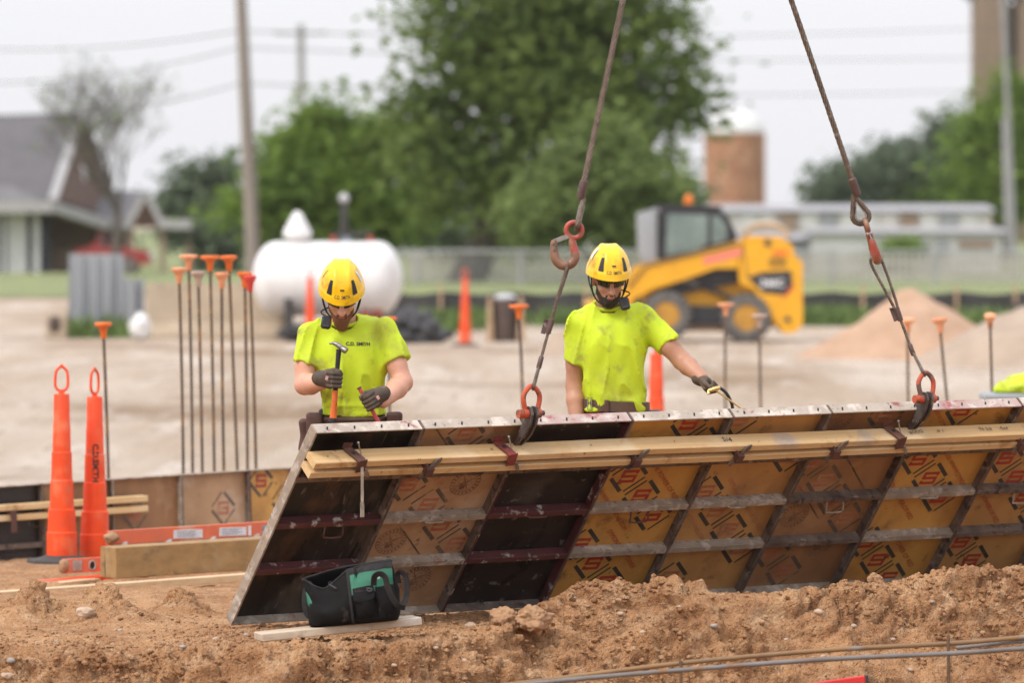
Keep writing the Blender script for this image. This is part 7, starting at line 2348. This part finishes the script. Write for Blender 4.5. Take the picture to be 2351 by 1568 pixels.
# ---- pavilion
mat('shingle', (.125, .118, .125), (.10, .095, .10), rough=.9, scale=2, bump=.3, bscale=14)
mat('shingle_light', (.17, .165, .17), (.14, .135, .14), rough=.9, scale=2)
mat('siding_brown', (.15, .09, .068), (.12, .07, .053), rough=.85, scale=3, stretch=(1, 1, 8))
mat('trim_grey', (.40, .39, .39), (.34, .33, .33), rough=.6, scale=4)
mat('wall_slate', (.055, .058, .08), (.045, .047, .06), rough=.8, scale=3)
mat('wall_tan', (.30, .22, .17), (.24, .17, .13), rough=.85, scale=3)
mat('door_white', (.68, .68, .68), (.62, .62, .62), rough=.5, scale=3)
HP = at(120, 635, 203); HP.z = GZ
pav = thing('pavilion', 'park pavilion with steep dark shingle roof and brown gable', 'building', HP)
def slab(nm, pts, m, th=.14, parent=pav, origin=HP):
    pts = [Vector(p) for p in pts]
    n_ = (pts[1] - pts[0]).cross(pts[2] - pts[0]).normalized() * th
    if n_.y < 0: n_ = -n_
    k = len(pts)
    b = MB(origin)
    b.add(pts + [p + n_ for p in pts], [tuple(range(k)), tuple(range(2 * k - 1, k - 1, -1))] + [(i, (i + 1) % k, k + (i + 1) % k, k + i) for i in range(k)])
    return b.build(nm, m, parent)
ridge0, apex = at(-420, 280, 207), at(186, 262, 206)
eave0, corner, gbase = at(-420, 466, 201), at(120, 463, 201), at(278, 508, 209)
rf = slab('roof', [eave0, corner, apex, ridge0], MATS['shingle'])
slab('roof', [apex, gbase, gbase + Vector((-9, 3, 0)), ridge0 + Vector((0, 3, 0))], MATS['shingle'])
slab('roof_facet', [at(-200, 466, 200.9), at(100, 465, 200.9), at(-30, 400, 202.6), at(-200, 340, 204)], MATS['shingle_light'], .05)
gb_ = slab('gable', [corner + Vector((.15, .3, .1)), gbase + Vector((0, .2, 0)), apex + Vector((0, .25, -.1))], MATS['siding_brown'], .1)
c = (corner + gbase + apex) / 3 + Vector((-.25, -.15, .15))
b = MB(HP); b.sphere(c, (.30, .1, .42), 16, 10); b.build('round_vent', MATS['door_white'], gb_, True)
b = MB(HP); b.bar(apex, corner, .3, .28, up=YV); b.build('rake_trim', MATS['trim_grey'], rf)
b = MB(HP); b.bar(apex, gbase, .3, .16, up=YV); b.build('rake_trim', MATS['shingle'], rf)
b = MB(HP); b.bar(eave0 - ZV * .18, corner - ZV * .18, .3, .38); b.build('fascia', MATS['trim_grey'], rf)
b = MB(HP); b.bar(corner - ZV * .18, at(245, 516, 204), .3, .36); b.build('fascia', MATS['trim_grey'], rf)
slab('porch_roof', [corner + Vector((0, .1, .05)), at(245, 512, 203.8), gbase], MATS['shingle'], .1)
b = MB(HP); w0, w1_ = eave0 + Vector((0, .8, 0)), corner + Vector((-.2, .8, 0)); b.box(((w0.x + w1_.x) / 2, 202.4, 1.25), (w1_.x - w0.x, .3, 2.4)); wl_ = b.build('wall', MATS['wall_slate'], pav)
b = MB(HP); b.box((at(200, 0, 206).x, 206.5, 1.1), (2.9, .3, 2.1)); b.build('wall', MATS['wall_tan'], pav)
b = MB(HP); b.box((at(150, 0, 204).x, 204.6, .55), (1.2, .2, .9)); b.build('low_wall', MATS['wall_tan'], pav)
for px, w, m in ((37, 46, 'door_white'), (83, 14, 'door_white'), (3, 10, 'door_white')):
    b = MB(HP); q = at(px, 0, 202); b.box((q.x, 202.0 if w < 20 else 202.2, 1.22), (w / 64.5, .2, 2.2)); b.build('door' if w > 20 else 'post', MATS[m], pav)
slab('wing_roof', [at(225, 514, 204.5), at(292, 522, 204), at(334, 438, 208), at(206, 432, 208)], MATS['shingle_light'], .12)
wg_ = slab('wing_gable', [at(294, 522, 204.2), at(372, 520, 204.2), at(335, 446, 204.2)], MATS['siding_brown'], .1)
for a, b_ in (((335, 440), (290, 524)), ((335, 440), (376, 524))):
    b = MB(HP); b.bar(at(*a, 203.9), at(*b_, 203.9), .2, .16, up=YV); b.build('rake_trim', MATS['trim_grey'], wg_)
b = MB(HP); b.bar(at(366, 512, 204), at(440, 514, 204), .9, .36); b.build('porch_fascia', MATS['trim_grey'], pav)
for px in (300, 372, 432):
    b = MB(HP); q = at(px, 0, 204); b.box((q.x, 204.2, 1.05), (.2, .2, 1.9)); b.build('post', MATS['wall_tan'], pav)

# ---- parked cars seen in part
mat('car_white', (.72, .72, .73), (.66, .66, .67), rough=.25, coat=.5, scale=3)
mat('car_red', (.34, .03, .028), (.25, .025, .024), rough=.25, coat=.5, scale=3)
mat('car_dark', (.05, .052, .06), (.07, .07, .08), rough=.3, coat=.5, scale=3)
mat('car_glass', (.03, .035, .04), (.05, .06, .065), rough=.1, scale=3, spec=.8)
def car(px, Y, m, label, L=4.4, van=False, flip=1):
    q = gpt(px, Y); q.z = (GZ2 if q.x > -3 else GZ) + .02
    t = thing('parked_car', label, 'car' if not van else 'van', q, 'vehicles parked beyond the fence')
    h = .82
    if van: prof = [(-L / 2, .35), (-L / 2, 1.0), (-L / 2 + .15, 1.95), (L / 2 - 1.3, 1.95), (L / 2 - .75, 1.1), (L / 2 - .05, .95), (L / 2, .35)]
    else: prof = [(-L / 2, .35), (-L / 2 + .05, .85), (-L / 2 + .5, .92), (-L / 2 + 1.1, 1.42), (L / 2 - 1.9, 1.42), (L / 2 - 1.15, .95), (L / 2 - .15, .82), (L / 2, .35)]
    prof = [(x * flip, z) for x, z in prof]
    b = MB(); b.prism(prof, 1.7); b.build('body', MATS[m], t)
    if van: gp = [(L / 2 - 1.9, 1.15), (L / 2 - 1.9, 1.75), (L / 2 - 1.35, 1.75), (L / 2 - .95, 1.15)]
    else: gp = [(-L / 2 + .85, .95), (-L / 2 + 1.2, 1.34), (L / 2 - 1.95, 1.34), (L / 2 - 1.4, .95)]
    gp = [(x * flip, z) for x, z in gp]
    for y in (-.853, .853):
        b = MB(); b.prism(gp, .01, None, (0, y, 0)); b.build('window', MATS['car_glass'], t)
    for x in (-L / 2 + .8, L / 2 - .8):
        for y in (-.78, .78):
            b = MB(); b.lathe([(.05, -.11), (.31, -.11), (.33, -.06), (.33, .06), (.31, .11), (.05, .11)], (x * flip, y, .31), 20, Matrix.Rotation(PI / 2, 3, 'X')); w = b.build('wheel', MATS['tyre'], t, True)
    for y in (-.6, .6):
        b = MB(); b.box((L / 2 * flip * .985, y, .7), (.08, .3, .14)); b.build('headlight', MATS['decal_white'], t)
    return t
car(262, 198, 'car_red', 'small red car parked by the pavilion behind the steel sheets', 2.7)
car(1110, 255, 'car_white', 'white car parked beyond the mesh fence under the huge tree', 4.4)
car(1345, 250, 'car_white', 'white car parked beyond the mesh fence near the hook', 4.4)
car(1235, 262, 'car_dark', 'dark car parked beyond the mesh fence', 4.5, False, -1)
car(975, 250, 'car_white', 'pale car parked behind the end of the white tank', 4.3, False, -1)

# ---- sheds to the right
mat('shed_wall', (.50, .46, .46), (.62, .60, .60), rough=.7, scale=.5, stretch=(3, 1, .05), spots=[((.40, .30, .28), .6, .55, .65)])
mat('shed_roof', (.33, .32, .33), (.28, .27, .28), rough=.6, scale=2)
mat('cabin_white', (.56, .555, .55), (.48, .475, .47), rough=.7, scale=1)
mat('cabin_grey', (.30, .31, .33), (.26, .27, .29), rough=.7, scale=1)
def building(px0, px1, ptop, Y, depth, m, label, name='shed', roof='shed_roof', rise=.5, windows=(), doors=()):
    x0, x1 = (px0 - CX) / FPX * Y, (px1 - CX) / FPX * Y
    zt = CAMH - (ptop - 500) / pxm(Y)
    q = Vector(((x0 + x1) / 2, Y, GZ2 - .05))
    t = thing(name, label, 'building', q)
    b = MB(q); b.box(((x0 + x1) / 2, Y + depth / 2, (zt - rise + GZ) / 2), (x1 - x0, depth, zt - rise - GZ)); wl = b.build('wall', MATS[m], t)
    b = MB(q); b.prism([(-depth / 2 - .2, 0), (depth / 2 + .2, 0), (0, rise)], x1 - x0 + .4, Matrix.Rotation(PI / 2, 3, 'Z'), ((x0 + x1) / 2, Y + depth / 2, zt - rise)); b.build('roof', MATS[roof], t)
    for (a, c_, p0_, p1_, mm, nm) in windows:
        xa, xb = (a - CX) / FPX * Y, (c_ - CX) / FPX * Y
        za, zb = CAMH - (p0_ - 500) / pxm(Y), CAMH - (p1_ - 500) / pxm(Y)
        b = MB(q); b.box(((xa + xb) / 2, Y - .03, (za + zb) / 2), (xb - xa, .1, za - zb)); b.build(nm, MATS[mm], wl)
    return t
building(1640, 2275, 468, 200, 8, 'shed_wall', 'long pale shed with streaked wall panels behind the loader', rise=.25,
         windows=[(1700 + k * 46, 1738 + k * 46, 486, 530, ('cabin_white', 'shed_wall', 'wall_tan', 'cabin_white', 'cabin_grey', 'cabin_white')[k % 6], 'wall_panel') for k in range(12)])
building(1875, 2300, 522, 178, 5, 'cabin_white', 'low white cabin with dark windows behind the picket fence', 'cabin', rise=.15,
         windows=[(2096, 2132, 560, 606, 'car_glass', 'window'), (2150, 2176, 548, 640, 'cabin_grey', 'door'), (2200, 2280, 552, 570, 'wall_tan', 'window'), (2035, 2060, 560, 600, 'car_glass', 'window')])
building(1690, 1880, 535, 182, 5, 'cabin_grey', 'low grey cabin beside the white cabin', 'cabin', rise=.2, windows=[(1760, 1790, 560, 600, 'car_glass', 'window')])

# ---- brick silo and brown tower
mat('silo_brick', (.40, .19, .105), (.30, .145, .085), rough=.85, scale=.8, detail=8, spots=[((.46, .26, .16), 1.2, .52, .66)])
mat('silo_dome', (.70, .70, .69), (.62, .62, .62), rough=.5, scale=1)
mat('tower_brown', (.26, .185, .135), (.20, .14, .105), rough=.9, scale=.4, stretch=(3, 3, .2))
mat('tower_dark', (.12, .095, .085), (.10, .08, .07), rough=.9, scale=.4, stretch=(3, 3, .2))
def silo(px0, px1, ptop, pdome, Y, label):
    s = pxm(Y); r = (px1 - px0) / s / 2
    q = Vector((((px0 + px1) / 2 - CX) / s, Y, GZ))
    zt = CAMH - (ptop - 500) / s; zd = CAMH - (pdome - 500) / s
    t = thing('silo', label, 'silo', q)
    b = MB(q); prof = [(r, 0)]
    k = 0; hh = zt - GZ; nb = 14
    for k in range(nb): prof += [(r, hh * (k + .94) / nb), (r + .04, hh * (k + .95) / nb), (r + .04, hh * (k + .99) / nb), (r, hh * (k + 1) / nb)]
    b.lathe(prof, q, 36); b.build('wall', MATS['silo_brick'], t, True, 30)
    b = MB(q); dm = [(r * 1.0 * math.cos(a), (zd - zt) * math.sin(a)) for a in [PI / 2 * i / 8 for i in range(8)]] + [(.01, zd - zt)]
    b.lathe(dm, q + Vector((0, 0, zt - GZ + .05)), 36); b.build('dome', MATS['silo_dome'], t, True)
    return t
silo(1616, 1757, 306, 252, 400, 'round brick silo with a white dome above the loader')
Yt = 380; st_ = pxm(Yt)
tq = Vector(((2310 - CX) / st_, Yt, GZ))
tw = thing('tower', 'tall brown ribbed tower rising above the trees', 'tower', tq)
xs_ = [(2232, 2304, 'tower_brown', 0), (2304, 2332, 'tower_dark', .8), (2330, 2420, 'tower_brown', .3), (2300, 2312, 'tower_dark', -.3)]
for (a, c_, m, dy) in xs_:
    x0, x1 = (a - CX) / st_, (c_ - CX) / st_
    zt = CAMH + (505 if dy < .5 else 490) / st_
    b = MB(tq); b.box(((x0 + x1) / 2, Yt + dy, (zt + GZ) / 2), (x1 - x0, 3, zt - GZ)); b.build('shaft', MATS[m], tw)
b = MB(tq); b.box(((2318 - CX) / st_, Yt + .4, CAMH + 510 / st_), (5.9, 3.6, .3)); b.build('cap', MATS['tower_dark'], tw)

# ================================================================== THE AIR
hz = MB(); hz.box((0, 675, 14.2), (1230, 1680, 31.6))
haze_m = bpy.data.materials.new('air'); haze_m.use_nodes = True
_n, _l = haze_m.node_tree.nodes, haze_m.node_tree.links
_n.remove(_n['Principled BSDF'])
_v = _n.new('ShaderNodeVolumePrincipled'); _v.inputs['Color'].default_value = (.93, .95, 1, 1); _v.inputs['Density'].default_value = .00008
_l.new(_v.outputs[0], _n['Material Output'].inputs['Volume'])
o = hz.build('haze', haze_m); tag(o, 'thin pale haze in the air', 'haze', kind='stuff')
S.cycles.volume_bounces = 1
